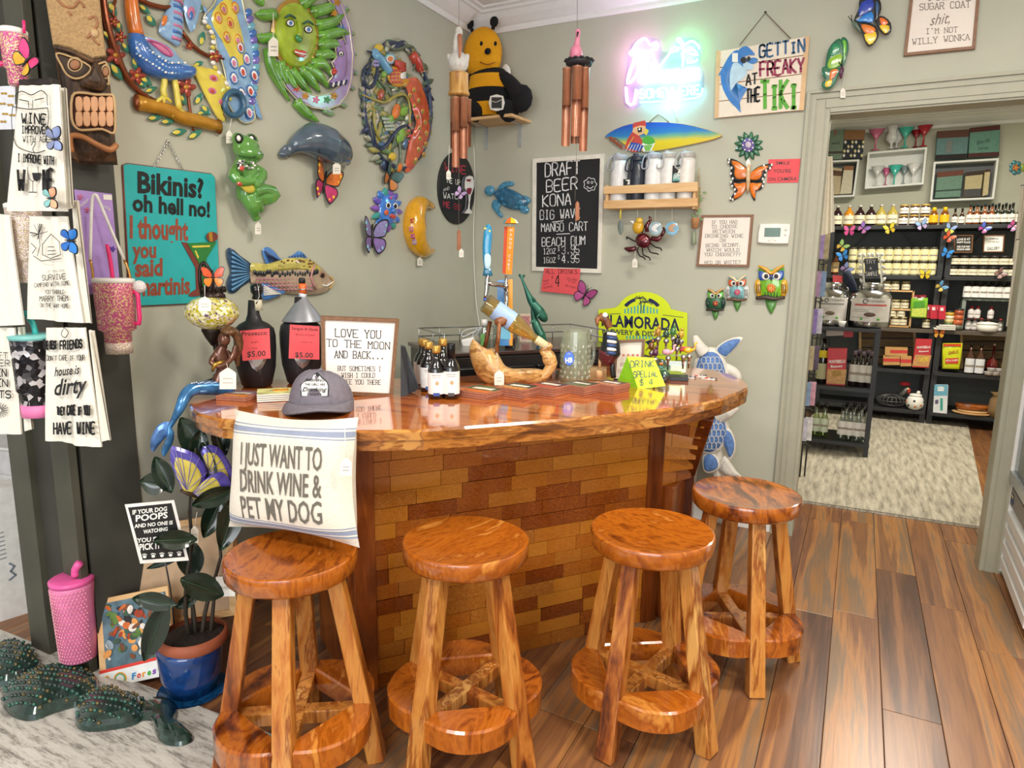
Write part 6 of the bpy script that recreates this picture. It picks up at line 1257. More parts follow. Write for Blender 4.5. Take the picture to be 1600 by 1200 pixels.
# tap tower
t=F_('beer_tap_tower','blue and orange beer tap tower with two tall tap handles behind the bar','beer tap',790,548,.1)
a=MB(); w_=.03; a.prism(t.pp([(777,438),(801,436),(801,540),(777,540)],w_),-.05,w_,m('#3f87c8',.3,co=.4)); t.part('column',a,bev=.004)
a=MB(); a.prism(t.pp([(790,437),(801,436),(801,540),(796,540)],w_+.001),w_,w_+.002,m('#e8a01f',.3)); a.prism(t.pp(smo([(780,478),(792,476),(796,486),(786,492),(780,488)],2),w_+.002),w_,w_+.003,WHT); a.prism(t.pp([(780,500),(796,498),(798,530),(782,530)],w_+.002),w_,w_+.0025,m('#6fb7d8',.4)); t.part('column_print',a)
CHM=m('#c8c8cb',.12,1)
a=MB(); ptube(a,t,[(790,448,.03),(786,446,.07),(772,444,.09),(762,442,.10)],[4,4,3.5,3.5],CHM); ptube(a,t,[(762,430,.10),(761,442,.10),(760,455,.105),(758,466,.11)],[3,4,3.4,2.6],CHM); ptube(a,t,[(791,450,.035),(791,470,.08),(791,482,.085)],[4,3.4,3],CHM); ptube(a,t,[(791,430,.05),(791,450,.06)],[2,3],CHM); a.ell(t.P(791,447,.06),.012,CHM,10); a.ell(t.P(761,443,.10),.013,CHM,10); t.part('faucet',a)
a=MB(); a.ell(t.P(791,484,.088),(.010,.012,.010),m('#2a5fc0',.3,co=.5),10); t.part('faucet_plug',a); a=MB(); a.ell(t.P(758,468,.11),(.010,.008,.010),m('#2a5fc0',.3,co=.5),10); t.part('faucet_plug',a)
a=MB(); w_=.10; K1=m('#1f8fc0',.3,co=.5); pdome(a,t,[(757,420),(754,395),(755,370),(758,356),(763,350),(768,356),(769,372),(767,395),(765,420)],K1,w_,.012,3); pdome(a,t,[(757,400),(762,396),(767,402),(765,418),(758,418)],m('#bfe0ee',.3),w_+.0105,.003,2); pdome(a,t,[(754,431),(756,418),(767,418),(770,431)],m('#1f6f90',.3,co=.5),w_,.014,3,0)
t.tx(a,'KONA',760.5,396,761.5,372,5,w_+.0135,WHT,bold=.03); t.tx(a,'BIG WAVE',766,397,767,370,3.5,w_+.0125,WHT,bold=.03); pell(a,t,758,357,2,2,YEL,w_+.008,.002,7); pell(a,t,765,361,2,2,YEL,w_+.008,.002,7)
t.part('tap_handle',a,label='blue paddle-shaped tap handle reading KONA BIG WAVE')
a=MB(); w_=.05; a.prism(t.pp([(793,354),(804,355),(800,429),(790,428)],w_),w_-.02,w_+.0,m('#ea8c10',.6)); a.prism(t.pp([(788,354),(793,354),(790,428),(785,427)],w_),w_-.02,w_-.002,m('#c9420f',.6)); a.lathe([(.003,t.p(797,354,w_)[1]),(.003,t.p(797,349,w_)[1])],WHT,8,c=(t.p(797,350,w_)[0],0,w_-.01))
ux=t.p(798,345,w_)[0]; uy=t.p(798,349,w_)[1]; r=12*t.k
for i in range(8): a.lathe([(r,uy),(r*.7,uy+r*.45),(.001,uy+r*.75)],(WHT,m('#f0c81f',.4),m('#e8702a',.4),m('#4fb4c0',.4))[i%4],2,c=(ux,0,w_-.01),a0=i/8,a1=(i+1)/8,cap=False)
A=t.p(795.5,424,w_);  
for i,ch in enumerate('MANGO CART'): 
    y=362+i*6.7; x=798.6-(i*.42); t.tx(a,ch,x-1.8,y,x+1.8,y,4.6,w_+.0012,WHT) if ch!=' ' else None
t.tx(a,'MANGO WHEAT ALE',788.2,404,789.6,366,2.4,w_-.0014,YEL)
t.part('tap_handle',a,label='orange and yellow tap handle reading MANGO CART under a small umbrella')
# dolphins
t=F_('dolphin_statue','green patinated metal statue of two leaping dolphins behind the bar','statue',843,546,.05)
PAT=m('#2f6a58',.35,.4,v=.35,sc=30); a=MB(); ptube(a,t,[(815,434,.0),(822,452,.0),(830,470,.0),(842,486,.01),(850,497,.01),(854,502,.01)],[1.6,3,6,8.5,7,2.5],PAT,n=12,sm_=3)
for P in ([(815,436,0),(811,428,0),(812,431,0)],[(815,436,0),(820,429,0),(818,432,0)]): ptube(a,t,P,[1.5,2.5,.8],PAT,n=6)
ptube(a,t,[(836,470,.02),(830,462,.03)],[3,1],PAT,n=6); ptube(a,t,[(846,490,.02),(838,496,.04)],[3,1],PAT,n=6); t.part('dolphin',a,mods=[('R',.003,2)])
a=MB(); ptube(a,t,[(832,470,-.02),(833,490,-.01),(838,508,.0),(846,524,.01),(852,534,.01)],[1.6,4,7,7,3],PAT,n=12,sm_=3); ptube(a,t,[(833,500,0),(828,506,.02)],[3,1],PAT,n=6); t.part('dolphin',a,mods=[('R',.003,2)])
a=MB(); lz(t,a,[(9,550),(9,545),(5,538),(3,528)],m('#1f4a5a',.3,.3),16,cx=846); t.part('base',a)
# odds and ends on the fridge
t=F_('soap_bottle','small clear bottle with a green plant label on the black fridge','bottle',757,546,.12); a=MB(); lz(t,a,[(9,546),(9,520),(4,512),(4,503)],glass('#e6efe6',.2),14); t.part('body',a); a=MB(); lz(t,a,[(5,508),(5,499)],WHT,12); t.part('cap',a); a=MB(); pdome(a,t,[(751,522),(762,522),(762,540),(751,540)],m('#5f9a4a',.5,v=.4,sc=100),9*t.k,.002,2,0); t.part('label',a)
t=F_('mixing_glass','empty straight glass standing on the black fridge','glass',780,545,.12); a=MB(); lz(t,a,[(9,546),(10,544),(10,508)],glass('#e3ebe8',.15),16,cap=False); t.part('bowl',a); a=MB(); lz(t,a,[(10,546),(10,543)],glass('#cfd8d4',.3),16); t.part('foot',a)
t=F_('steel_shaker','steel cocktail shaker tin on the black fridge','shaker',797,548,.1); a=MB(); lz(t,a,[(8,548),(10,524),(10.5,512),(10,512)],CHM,18); t.solo(a)
t=F_('power_adapter','white power adapter with a coiled cable on the black fridge','adapter',732,540,.02); a=MB().box((0,.012,0),(.065,.045,.04),m('#eceae6',.5),Mx.Rotation(.25,3,'Z')); t.part('adapter',a,bev=.006); a=MB()
random.seed(4); a.tube(smo([(random.uniform(-.05,.09),.03+random.uniform(0,.07),-.04+random.uniform(-.03,.03)) for _ in range(14)],4,False),.003,m('#d9d9da',.5),n=5); t.part('cable',a)
t=F_('framed_card','small framed pink card leaning behind the steel shaker','frame',822,540,.18); a=MB().prism(t.pp([(812,490),(831,490),(831,540),(812,540)],0),-.006,.006,m('#d9c6b0',.5)); t.part('frame',a); a=MB().prism(t.pp([(815,494),(828,494),(828,530),(815,530)],.007),.006,.007,m('#c9888a',.6,v=.5,sc=60)); t.part('picture',a)
# mosaic lamp
t=Z('mosaic_lamp','gooseneck lamp with a yellow-green mosaic glass globe at the left end of the bar','lamp',346,612,-.05); t.root()
BRZ=m('#2e2420',.35,.6); a=MB(); lz(t,a,[(22,598),(20,594),(8,590),(5,584)],BRZ,18,cx=340); ptube(a,t,[(341,590,0),(344,566,0),(338,548,0),(336,530,0)],[4,5,4,6],BRZ); lz(t,a,[(4,540),(12,528),(18,516),(17,513)],BRZ,18,cx=334); t.part('stand',a)
a_,nt,p=newmat('mosaic_glass'); N=nt.nodes.new;L=nt.links.new; tc=N('ShaderNodeTexCoord'); mp=N('ShaderNodeMapping'); mp.inputs['Scale'].default_value=(1,1,1); L(tc.outputs['Object'],mp.inputs[0]); v=N('ShaderNodeTexVoronoi'); v.inputs['Scale'].default_value=95; v.feature='F1'; L(mp.outputs[0],v.inputs[0]); s=N('ShaderNodeSeparateColor'); L(v.outputs['Color'],s.inputs[0]); r=ramp(nt,[(0,'#968e10'),(.45,'#bdb41c'),(.62,'#d8d060'),(.8,'#f1eed0'),(.95,'#6a4a5a')]); L(s.outputs[0],r.inputs[0]); v2=N('ShaderNodeTexVoronoi'); v2.feature='DISTANCE_TO_EDGE'; v2.inputs['Scale'].default_value=95; L(mp.outputs[0],v2.inputs[0]); g=N('ShaderNodeMath'); g.operation='GREATER_THAN'; g.inputs[1].default_value=.03; L(v2.outputs[0],g.inputs[0]); mx=N('ShaderNodeMix'); mx.data_type='RGBA'; mx.inputs[6].default_value=lin('#f6f4e8'); L(g.outputs[0],mx.inputs[0]); L(r.outputs[0],mx.inputs[7]); L(mx.outputs[2],p.inputs['Base Color']); p.inputs['Roughness'].default_value=.15; p.inputs['Coat Weight'].default_value=.5
a=MB(); lz(t,a,[(14,515),(30,507),(41,496),(43,488),(40,478),(30,469),(18,464)],a_,30,cx=333); t.part('globe_shade',a)
a=MB(); lz(t,a,[(19,466),(18,460),(13,456),(12,448),(8,442),(3,436)],m('#3a2c26',.35,.5,v=.4,sc=80),18,cx=334)
for i in range(10): gg=i*.63; a.ell((t.p(334,450)[0]+.035*cos(gg),t.p(334,452)[1],.035*sin(gg)),(.006,.012,.006),BRZ,8)
ptube(a,t,[(334,440,0),(328,424,0),(318,410,0),(312,424,0),(314,450,0),(318,480,-.06),(330,520,-.05)],[3,3.5,3,3,3,2.5,2.5],BRZ,n=8,sm_=3); t.part('neck',a)
ptag(t,320,446,320,464,w=20,h=22,z=.125)
t=bfly('orange monarch butterfly perched on the neck of the mosaic lamp',('Q',t.O+t.W*.05,t.W),333,434,22,90,'#e0582f','#e8862a',edge='#201a1c',w0=.0)
# mermaid
MB_=m('#6f4a3c',.25,.5,co=.4,v=.35,sc=30); MG=m('#b08a3a',.25,.7,v=.2); MT=m('#3f7fb8',.2,.3,co=.7,v=.5,sc=24); MT2=m('#7f6ab8',.2,.3,co=.7,v=.4)
t=Z('mermaid_figure','bronze mermaid figurine with a blue-violet tail hanging over the bar end','figurine',352,617,.0)
k=t.k; a=MB(); ptube(a,t,[(340,604,.02),(342,592,.02),(348,576,.02),(344,558,.03),(346,545,.04),(352,538,.04)],[12,9,10,13,8,6],MB_,n=12,sm_=3); a.ell(t.P(350,530,.05),(10*k,12*k,.028),MB_,14); ptube(a,t,[(338,552,.04),(330,566,.06),(345,572,.07),(362,560,.06),(368,540,.05)],[5,5,4.5,4.5,4],MB_,n=9,sm_=3); ptube(a,t,[(352,550,.02),(366,558,.03),(370,545,.04)],[6,6,5],MB_,n=9); t.part('body',a,mods=[('R',.003,2)])
a=MB(); ptube(a,t,[(346,520,.05),(358,516,.05),(370,524,.04),(374,540,.03),(370,556,.02),(372,572,.01)],[5,8,8,7,6,3],m('#7a5a40',.3,.5,v=.4,sc=60),n=10,sm_=3); a.ell(t.P(358,519,.062),(11*k,6*k,.02),MG,10); t.part('hair',a,mods=[('R',.003,1)])
a=MB(); ptube(a,t,[(350,565,.06),(336,570,.075),(332,580,.06)],[3,4,2],MG); t.part('sash',a)
a=MB(); ptube(a,t,[(362,606,.0),(345,606,.02),(322,606,.04),(302,608,.06),(290,618,.08),(282,636,.10),(272,655,.10),(262,672,.10)],[12,13,12,11,10,8,5,4],MT,n=14,sm_=3); t.part('tail',a,mods=[('R',.0035,2)])
a=MB(); pdome(a,t,[(264,660),(268,672),(260,682),(248,696),(240,706),(235,700),(236,684),(244,668),(254,660)],m('#4f7fc0',.2,.3,co=.7,v=.5,sc=24),.10,.008,3); pdome(a,t,[(264,664),(272,676),(270,692),(262,706),(256,714),(252,704),(258,688),(262,676)],MT,.105,.008,3); t.part('tail_fin',a)
a=MB(); 
for i in range(16): a.ell(t.P(300+i*3.4,599-(i%3)*.8,.066-.0032*i+.012),(2*k,1.3*k,.003),m('#c9d6e8',.2,.5),6)
t.part('scales',a); ptag(t,354,568,356,575,w=26,h=33,z=.09)
# big dark bottles
def bigbottle(label,cx,yb,ytop,hw,lines,Q,funnel=False):
    t=Z('stoneware_bottle',label,'bottle',cx,yb,.0,'large dark bottles with red price papers'); a=MB(); lz(t,a,[(hw*.64,yb),(hw*.73,yb-3),(hw*.94,yb-30),(hw,yb-60),(hw,yb-78),(hw*.93,yb-90),(hw*.7,yb-97),(hw*.4,yb-102),(hw*.29,yb-112),(hw*.22,yb-134)],m('#1d1c1f',.55,co=.1),30); t.part('body',a)
    if not funnel:
        a=MB(); lz(t,a,[(hw*.26,yb-118),(hw*.24,yb-135)],m('#d9d3b8',.6),16); t.part('neck_label',a); a=MB(); lz(t,a,[(hw*.2,yb-134),(hw*.26,yb-137),(hw*.2,yb-142),(hw*.3,yb-147),(hw*.3,yb-156),(hw*.15,yb-160)],m('#141416',.3,.3,co=.5),16); ptube(a,t,[(cx,yb-160,.02),(cx+3,yb-140,.03),(cx-2,yb-128,.03)],1,CHM,n=5); t.part('stopper',a)
    z=hw*t.k*.98; a=MB(); z+=.006; pdome(a,t,[(cx-14,yb-72),(cx+14,yb-72),(cx+14,yb-40),(cx,yb-22),(cx-14,yb-40)] if 1 else 0,m('#b9bcc2',.2,.9),z-.006,.004,2,2); t.part('medallion',a)
    a=MB(); zz_=z+.004; a.prism(t.pp(Q,zz_),zz_-.0006,zz_,PAPR); t.part('price_paper',a); a=MB()
    for l in lines: t.tx(a,*l[:6],zz_+.0005,BLK,bold=.01) if l[5]>4 else t.tx(a,*l[:6],zz_+.0005,m('#8f2f36',.8))
    t.part('price_writing',a); return t
bigbottle('squat black bottle with a red paper reading Prosecco $5.00',402,603,460,33,[('Prosecco',378,525,417,523,7),('the glass',392,536,404,535,2.4),('(10oz)',394,545,402,545,2.4),('$5.00',386,558,415,556,9)],[(375,517),(421,513),(423,560),(379,564)])
t=bigbottle('squat black bottle with a grey funnel in its neck and a red paper',473,598,455,33,[('Sangue di Giuda',456,515,497,517,4.4),('Blood of Judas',462,524,492,525,3),('sweet red',470,535,488,536,2.2),('$5.00',461,558,489,559,8)],[(453,507),(499,510),(499,562),(451,560)],True)
a=MB(); lz(t,a,[(33,502),(32,499),(16,478),(7,466),(5,464)],m('#8f9196',.35,.3),26,cx=474,cap=False); lz(t,a,[(33,502),(34,501)],m('#8f9196',.35,.3),26,cx=474,cap=False); t.part('funnel',a); a=MB(); lz(t,a,[(6,466),(6,458)],m('#cfd3da',.3),14,cx=473); t.part('collar',a); a=MB(); lz(t,a,[(6,459),(6,443)],m('#e06a2f',.4),14,cx=473); lz(t,a,[(6.4,453),(6.4,451)],CHM,14,cx=473); t.part('stopper_ring',a); a=MB(); lz(t,a,[(5,443),(5.5,437),(4,434)],BLK,12,cx=472); t.part('stopper',a)
# love you sign
t=fsign('framed_sign','framed box sign reading love you to the moon and back, standing on the bar',('Q',onz(560,619,ZB),(CP-onz(560,619,ZB))*Ve((1,1,0))),[(501,494),(624,499),(614,621),(503,616)],[('LOVE YOU',524,526,595,529,12),('TO THE MOON',511,541,609,546,11),('AND BACK...',523,559,600,561,11),('BUT SOMETIMES I',528,579,595,580,7),('WISH I COULD',534,590,586,590,7),('SEE YOU THERE',537,600,595,601,7)],fw=6,dep=.04,wz=-.04,frm=m('#7f5a3c',.5,v=.2,sc=60),pap=m('#f3efea',.6,v=.01),ink=m('#2b2b2e',.7))
# tablet on stand
t=Z('tablet_stand','dark grey tablet stand behind the framed moon sign','tablet',640,617,.03); a=MB(); 
for P,z0,z1 in (([(626,540),(633,542),(655,606),(648,612),(626,618)],-.03,.0),): a.prism(t.pp(P),z0,z1,m('#3a3f48',.5))
t.part('stand',a,bev=.003); a=MB(); a.add([t.P(626,542,.01),t.P(634,543,.01),t.P(638,617,.07),t.P(626,620,.07)],[(0,3,2,1)],m('#15161a',.15,co=.8)); a.add([t.P(638,575,.02),t.P(652,606,.02),t.P(640,614,.06)],[(0,2,1)],m('#2c3038',.5)); t.part('screen',a)
# coasters and napkins left
def coasters(label,cx,yf,x0,x1,yt,n,top,group='stacked printed coasters on the bar'):
    """square coasters, each its own object, named by their stack"""
    c=onz(cx,yf,ZB); w=(Ve(onz(x1,yf,ZB))-Ve(onz(x0,yf,ZB))).length*.98; th=.0075
    for i in range(n):
        t=T('coaster',label+', '+('topmost' if i==n-1 else ('lowest','second up','third up')[i]),'coaster',('Z',ZB,w*.52,-.62),cx,yf,group); t.M=t.M.copy(); t.M.translation=t.O+Ve((0,0,.0005+i*(th+.0006))); j=random.uniform(-.002,.002)
        a=MB().box((j,th/2,0),(w,th,w),m('#a86a52',.6,v=.2,sc=80)); t.part('tile',a,bev=.001)
        if i==n-1:
            a=MB(); a.M=Mx.Rotation(-pi/2,4,'X'); h=w*.46; z=th+.0004; a.add([(j-h,-h,z),(j+h,-h,z),(j+h,h,z),(j-h,h,z)],[(0,1,2,3)],m(top[0],.4,v=.5,sc=40)); a.add([(j-h,-h,z+.0002),(j+h,-h,z+.0002),(j+h,-h*.3,z+.0002),(j-h,-h*.3,z+.0002)],[(0,1,2,3)],m(top[1],.4,v=.5,sc=60)); a.add([(j-h*.7,-h*.1,z+.0003),(j+h*.7,-h*.1,z+.0003),(j+h*.7,h*.4,z+.0003),(j-h*.7,h*.4,z+.0003)],[(0,1,2,3)],m(top[2],.4,v=.4,sc=50)); t.part('picture',a)
random.seed(9)
coasters('printed coaster with an orange picture beside the mermaid',377,627,349,404,616,2,('#7a5a6a','#e08a2a','#c9c2b0'))
coasters('printed coaster in the stack by the small wine bottles',754,624,724,785,605,3,('#3f5a3a','#d8702f','#e8e0d0'))
coasters('printed coaster in the stack before the wooden pelican',810,622,781,834,600,4,('#2f3a2f','#d8903a','#e8e0d0'))
coasters('printed coaster in the stack left of the glass mug',858,619,832,884,597,4,('#4a2a2a','#b84a3a','#e0d8cc'))
coasters('printed coaster in the stack right before the glass mug',907,617,884,931,597,4,('#3a3a2c','#6a6a3a','#d8d0c0'))
coasters('printed coaster in the rightmost stack, by the tent card',953,615,931,976,597,4,('#5a3a3a','#c98a6a','#e6dccc'))
t=Z('napkin_stack','small stack of painted paper napkins left of the cap','napkins',430,628,.05); NP_=m('#e9e6da',.8); 
for i in range(4): a=MB().box((0,.004+i*.007,0),(.115,.0055,.105),NP_); t.part('napkin',a,bev=.002)
a=MB(); a.box((0,.0285,0),(.113,.002,.103),m('#cfd08a',.6,v=.5,sc=18)); a.box((.02,.0298,-.01),(.05,.001,.04),m('#e8a02f',.6,v=.5,sc=30)); t.part('print',a)
# small wine bottles
def minib(cx,yb,yt,label,capc,lab2,back=.0):
    t=Z('mini_wine_bottle',label,'bottle',cx,yb,back,'miniature wine bottles on the bar'); h=yb-yt; r=13.2; a=MB(); lz(t,a,[(r*.9,yb),(r,yb-2),(r,yb-h*.55),(r*.85,yb-h*.62),(r*.42,yb-h*.74),(r*.38,yb-h*.93)],m('#120e10',.08,co=.8),22); t.part('glass',a)
    a=MB(); lz(t,a,[(r*.47,yb-h*.86 if capc!='#1a1a1c' else yb-h*.72),(r*.5,yb-h*.9),(r*.5,yb-h*.99),(r*.44,yb-h)],m(capc,.3,.5),16); t.part('cap',a)
    a=MB(); z=r*t.k; y0=t.p(cx,yb-8)[1]; y1=t.p(cx,yb-h*.5)[1]; a.lathe([(z*1.01,y0),(z*1.012,y1)],m('#eeece8',.6,v=.03),24,a0=.02,a1=.48,cap=False); 
    a.add([t.P(cx-5,yb-8,z+.001),t.P(cx+5,yb-8,z+.001),t.P(cx+5,yb-3,z+.001),t.P(cx-5,yb-3,z+.001)],[(0,1,2,3)],m(lab2,.5)); pell(a,t,cx+1,yb-h*.28,3,3.4,m('#b8a07a',.6),z+.001,.0005,10); a.line(t.pp([(cx-7,yb-h*.43),(cx+7,yb-h*.43)],z),.002,z+.0012,m('#8f8a84',.7)); a.line(t.pp([(cx-6,yb-h*.39),(cx+6,yb-h*.39)],z),.0014,z+.0012,m('#8f8a84',.7)); t.part('label',a); return t
minib(705,622,536,'mini wine bottle with a black capsule, in front on the right','#1a1a1c','#4a4a4e')
minib(682,622,540,'gold-capped mini wine bottle with a blue label band, nearest the bar edge','#c99a4a','#2f4f9a')
minib(670,612,534,'gold-capped mini wine bottle second in the left row','#c99a4a','#2f4f9a',.02); minib(664,606,531,'gold-capped mini wine bottle hidden third in the left row','#c99a4a','#2f4f9a',.05); minib(660,600,529,'gold-capped mini wine bottle leftmost and farthest in the row','#c99a4a','#2f4f9a',.09); minib(692,608,529,'gold-capped mini wine bottle behind the black-capsuled one','#c99a4a','#2f4f9a',.03)
# pelican holder
PW=wood('carved_pelican_wood',['#9a6a36','#c08f50','#d6aa6a','#c9975a'],st=(2,5,2),sc=4,rough=.3,coat=.4,rnd=0,dist=2); PD=wood('dark_carved_wood',['#5a2f18','#83502c','#9c6438'],st=(6,2,6),sc=4,rough=.35,rnd=0)
t=Z('pelican_bottle_holder','carved pale wooden pelican holder cradling a tilted bottle of white wine','bottle holder',795,602,.05); k=t.k; a=MB()
pdome(a,t,[(738,531),(744,533),(752,540),(762,545),(772,544),(780,556),(790,572),(806,577),(826,577),(848,578),(850,592),(842,598),(815,601),(785,603),(765,601),(752,594),(742,580),(735,560),(733,545)],PW,.0,.055,7,3,c=t.p(780,580),back=False)
pdome(a,t,[(738,531),(744,533),(752,540),(762,545),(772,544),(780,556),(790,572),(806,577),(826,577),(848,578),(850,592),(842,598),(815,601),(785,603),(765,601),(752,594),(742,580),(735,560),(733,545)],PW,.0,-.055,7,3,c=t.p(780,580),back=False)
t.part('body',a); a=MB(); ptube(a,t,[(846,592,0),(856,580,0),(862,568,0),(858,556,0),(848,548,0),(856,542,0),(862,538,0)],[7,8,9,8,6,7,4],PW,n=12,sm_=3); a.ell(t.P(858,560,0),(11*k,13*k,.024),PD,14); t.part('head',a,mods=[('R',.0025,2)])
a=MB(); ptube(a,t,[(866,564,.0),(864,574,.0),(856,584,.0),(848,594,.0)],[5,4.5,3.5,1],PW,n=10); t.part('bill',a); a=MB(); a.ell(t.P(865,563,.014),.004,BLK,8); t.part('eye',a)
for x0_,y0_,x1_,y1_,z in ((776,551,781,500,.035),(757,545,766,502,-.035)): a=MB(); a.tube([t.P(x0_,y0_,z),t.P(x1_,y1_,z)],.0085,PD,n=8); t.part('post',a)
a=MB(); 
for z in (.035,): pdome(a,t,[(772,500),(780,492),(790,491),(798,499),(791,508),(782,511),(773,507)],PD,z-.01,.02,3,1)
t.part('yoke',a); ptag(t,776,551,780,579,w=15,h=23,z=.07)
t=T('wine_bottle','clear bottle of white wine with a pale blue label, tilted in the pelican holder','bottle',('Q',t.O,t.W),800,510)
A=Ve(t.P(757,472,0)); B=Ve(t.P(855,542,0)); d=(B-A); Lb=d.length; d.normalize(); R=Mx.Rotation(math.atan2(d.y,d.x)-pi/2,4,'Z'); M_=Mx.Translation(A)@R; r=.039
a=MB(); a.M=M_; a.lathe([(.012,.012),(r*.85,.0),(r,.008),(r,Lb*.50),(r*.8,Lb*.62),(r*.42,Lb*.78),(.0145,Lb*.9),(.0145,Lb)],glass('#f2efdc',.10),24); t.part('glass',a)
a=MB(); a.M=M_; a.lathe([(r*.5,.014),(r*.93,.012),(r*.93,Lb*.49),(r*.74,Lb*.61),(r*.38,Lb*.77),(.011,Lb*.88)],glass('#ecd48a',.12,.02,.22),22); t.part('wine',a)
a=MB(); a.M=M_; a.lathe([(r*1.01,Lb*.16),(r*1.012,Lb*.44)],m('#9db8dc',.5,v=.1),24,a0=0,a1=.6,cap=False); t.part('label',a)
a=MB(); a.M=M_; a.lathe([(.0155,Lb*.82),(.0165,Lb*.83),(.0165,Lb),(.013,Lb*1.005)],m('#dcd3a8',.5),18); 
for i in range(4): a.lathe([(.0172,Lb*(.85+.035*i)),(.0172,Lb*(.86+.035*i))],m('#c9bd8a',.5),18)
t.part('capsule',a)
# beer mug
t=Z('beer_mug','tall dimpled glass beer mug with a blue oval HB badge','mug',898,598,.03); GM=glass('#f0f4e8',.10,.02,.10); a=MB(); lz(t,a,[(21,598),(23,596),(22,585),(24,560),(23,535),(21,520),(21,516)],GM,26,cap=False); lz(t,a,[(17,596),(19,580),(20,560),(19,535),(19,517)],GM,24,cap=False); lz(t,a,[(21,598),(21,594)],GM,24); t.part('glass',a)
a=MB(); random.seed(2); z=22*t.k
for i in range(7):
    for j in range(12):
        g=2*pi*(j+.5*(i%2))/12; y=t.p(898,588-i*8)[1]; a.ell((z*1.0*cos(g),y,z*1.0*sin(g)),(.0065,.009,.0065),glass('#f2f6ea',.22,.02,.16),8)
t.part('dimples',a,)['kind']='stuff'
a=MB(); ptube(a,t,[(916,532,-.0),(926,538,-.02),(927,560,-.02),(918,580,.0)],3.2,GM,n=8,sm_=3); t.part('handle',a)
a=MB(); z=23.5*t.k; a.prism(t.pp(ellp(889,560,8,11,20),z),z-.002,z+.0015,m('#2f5fd0',.3)); a.prism(t.pp(ellp(889,560,6.6,9.4,20),z+.0018),z+.0015,z+.0018,m('#3f78e8',.3)); t.tx(a,'HB',883.5,567,894.5,566,8,z+.0022,WHT,bold=.03); pell(a,t,889,553,3,2,m('#7f8fd0',.4),z+.002,.0005,8); t.part('badge',a)
# stacked cups, little wood block
t=Z('plastic_cups','short stack of clear plastic cups beside the mug','cups',864,597,.05,)
for i in range(4): a=MB(); lz(t,a,[(8.5,597-i*4.2),(10,580-i*.8)],glass('#e6e6e8',.25),18,cap=False); t.part('cup',a)
t=Z('wood_block','small pale wooden block behind the mug','block',932,598,.08); a=MB().box((0,.026,0),(30*t.k,.052,.05),LW); t.solo(a,bev=.003)
# pirate bird
t=Z('pirate_bird_figure','carved wooden bird dressed as a pirate with a peg leg, right of the mug','figurine',955,598,.0); k=t.k; a=MB()
ptube(a,t,[(953,512,0),(946,500,0),(940,494,0),(936,500,.01)],[6,7,6,4],PD,n=10); t.part('head',a,mods=[('R',.0025,1)]); a=MB(); ptube(a,t,[(939,497,.0),(933,499,.02),(934,508,.03)],[4,4,2],m('#8a5530',.4)); t.part('bill',a)
a=MB(); ptube(a,t,[(950,518,0),(954,535,0),(953,552,0),(952,563,0)],[8,14,17,9],m('#15161c',.4,co=.3),n=14,sm_=3); t.part('coat',a)
a=MB(); 
for i in range(6): ptube(a,t,[(949,521+i*6,.03+.002*i),(957,522+i*6,.034+.002*i),(962,523+i*6,.024)],2.6,WHT if i%2==0 else m('#2f4a80',.5),n=6,sm_=2)
t.part('striped_shirt',a); a=MB(); ptube(a,t,[(952,550,0),(950,560,0),(952,570,0)],[17,15,7],m('#5a1a24',.4,co=.3),n=14); t.part('breeches',a)
a=MB(); ptube(a,t,[(938,560,.0),(937,575,.0)],[3,2.4],m('#c9a070',.5)); lz(t,a,[(6,591),(6,580),(5,578)],m('#d0a878',.5),12,cx=936); t.part('peg_leg',a)
a=MB(); ptube(a,t,[(957,566,0),(957,580,0),(959,590,.0)],[4,4.5,4.5],BLG,n=10); a.ell(t.P(966,595,.01),(9*k,3.4*k,.014),BLG,10); t.part('boot',a)
a=MB(); pdome(a,t,[(941,492),(946,488),(950,493),(945,496)],WHT,.02,.004,2,2); t.part('bandana',a)
# star frame
P0=onz(985,600,ZB)-Ve((-.04,.09,0)); P0=onz(985,598,ZB); fw_=(CP-P0)*Ve((1,1,0)); 
fsign('framed_sign','small tan-framed review card with five red stars behind the tent card',('Q',P0-fw_.normalized()*.09,fw_),[(962,532),(1008,530),(1004,594),(958,596)],[('"Wonderful',966,572,996,571,6),('Happy',966,583,985,582,6)],fw=4,dep=.014,frm=m('#7a5a42',.5),pap=m('#e6e0d4',.7),ink=m('#b9a890',.7))
t=T('x','','',('Q',P0-fw_.normalized()*.075,fw_),985,560)
a=MB()
for i in range(5):
    cx,cy=967+i*7.3,555; q=t.pp([(cx+(3.1 if j%2==0 else 1.3)*sin(j*pi/5),cy-(3.1 if j%2==0 else 1.3)*cos(j*pi/5)) for j in range(10)]); a.prism(q,0,.0006,m('#c9705a',.6))
o=a.build('star_print'); o.matrix_world=t.M; par=[x for x in bpy.data.objects if x.get('label','').startswith('small tan-framed')][0]; o.parent=par; o.matrix_parent_inverse=par.matrix_world.inverted()
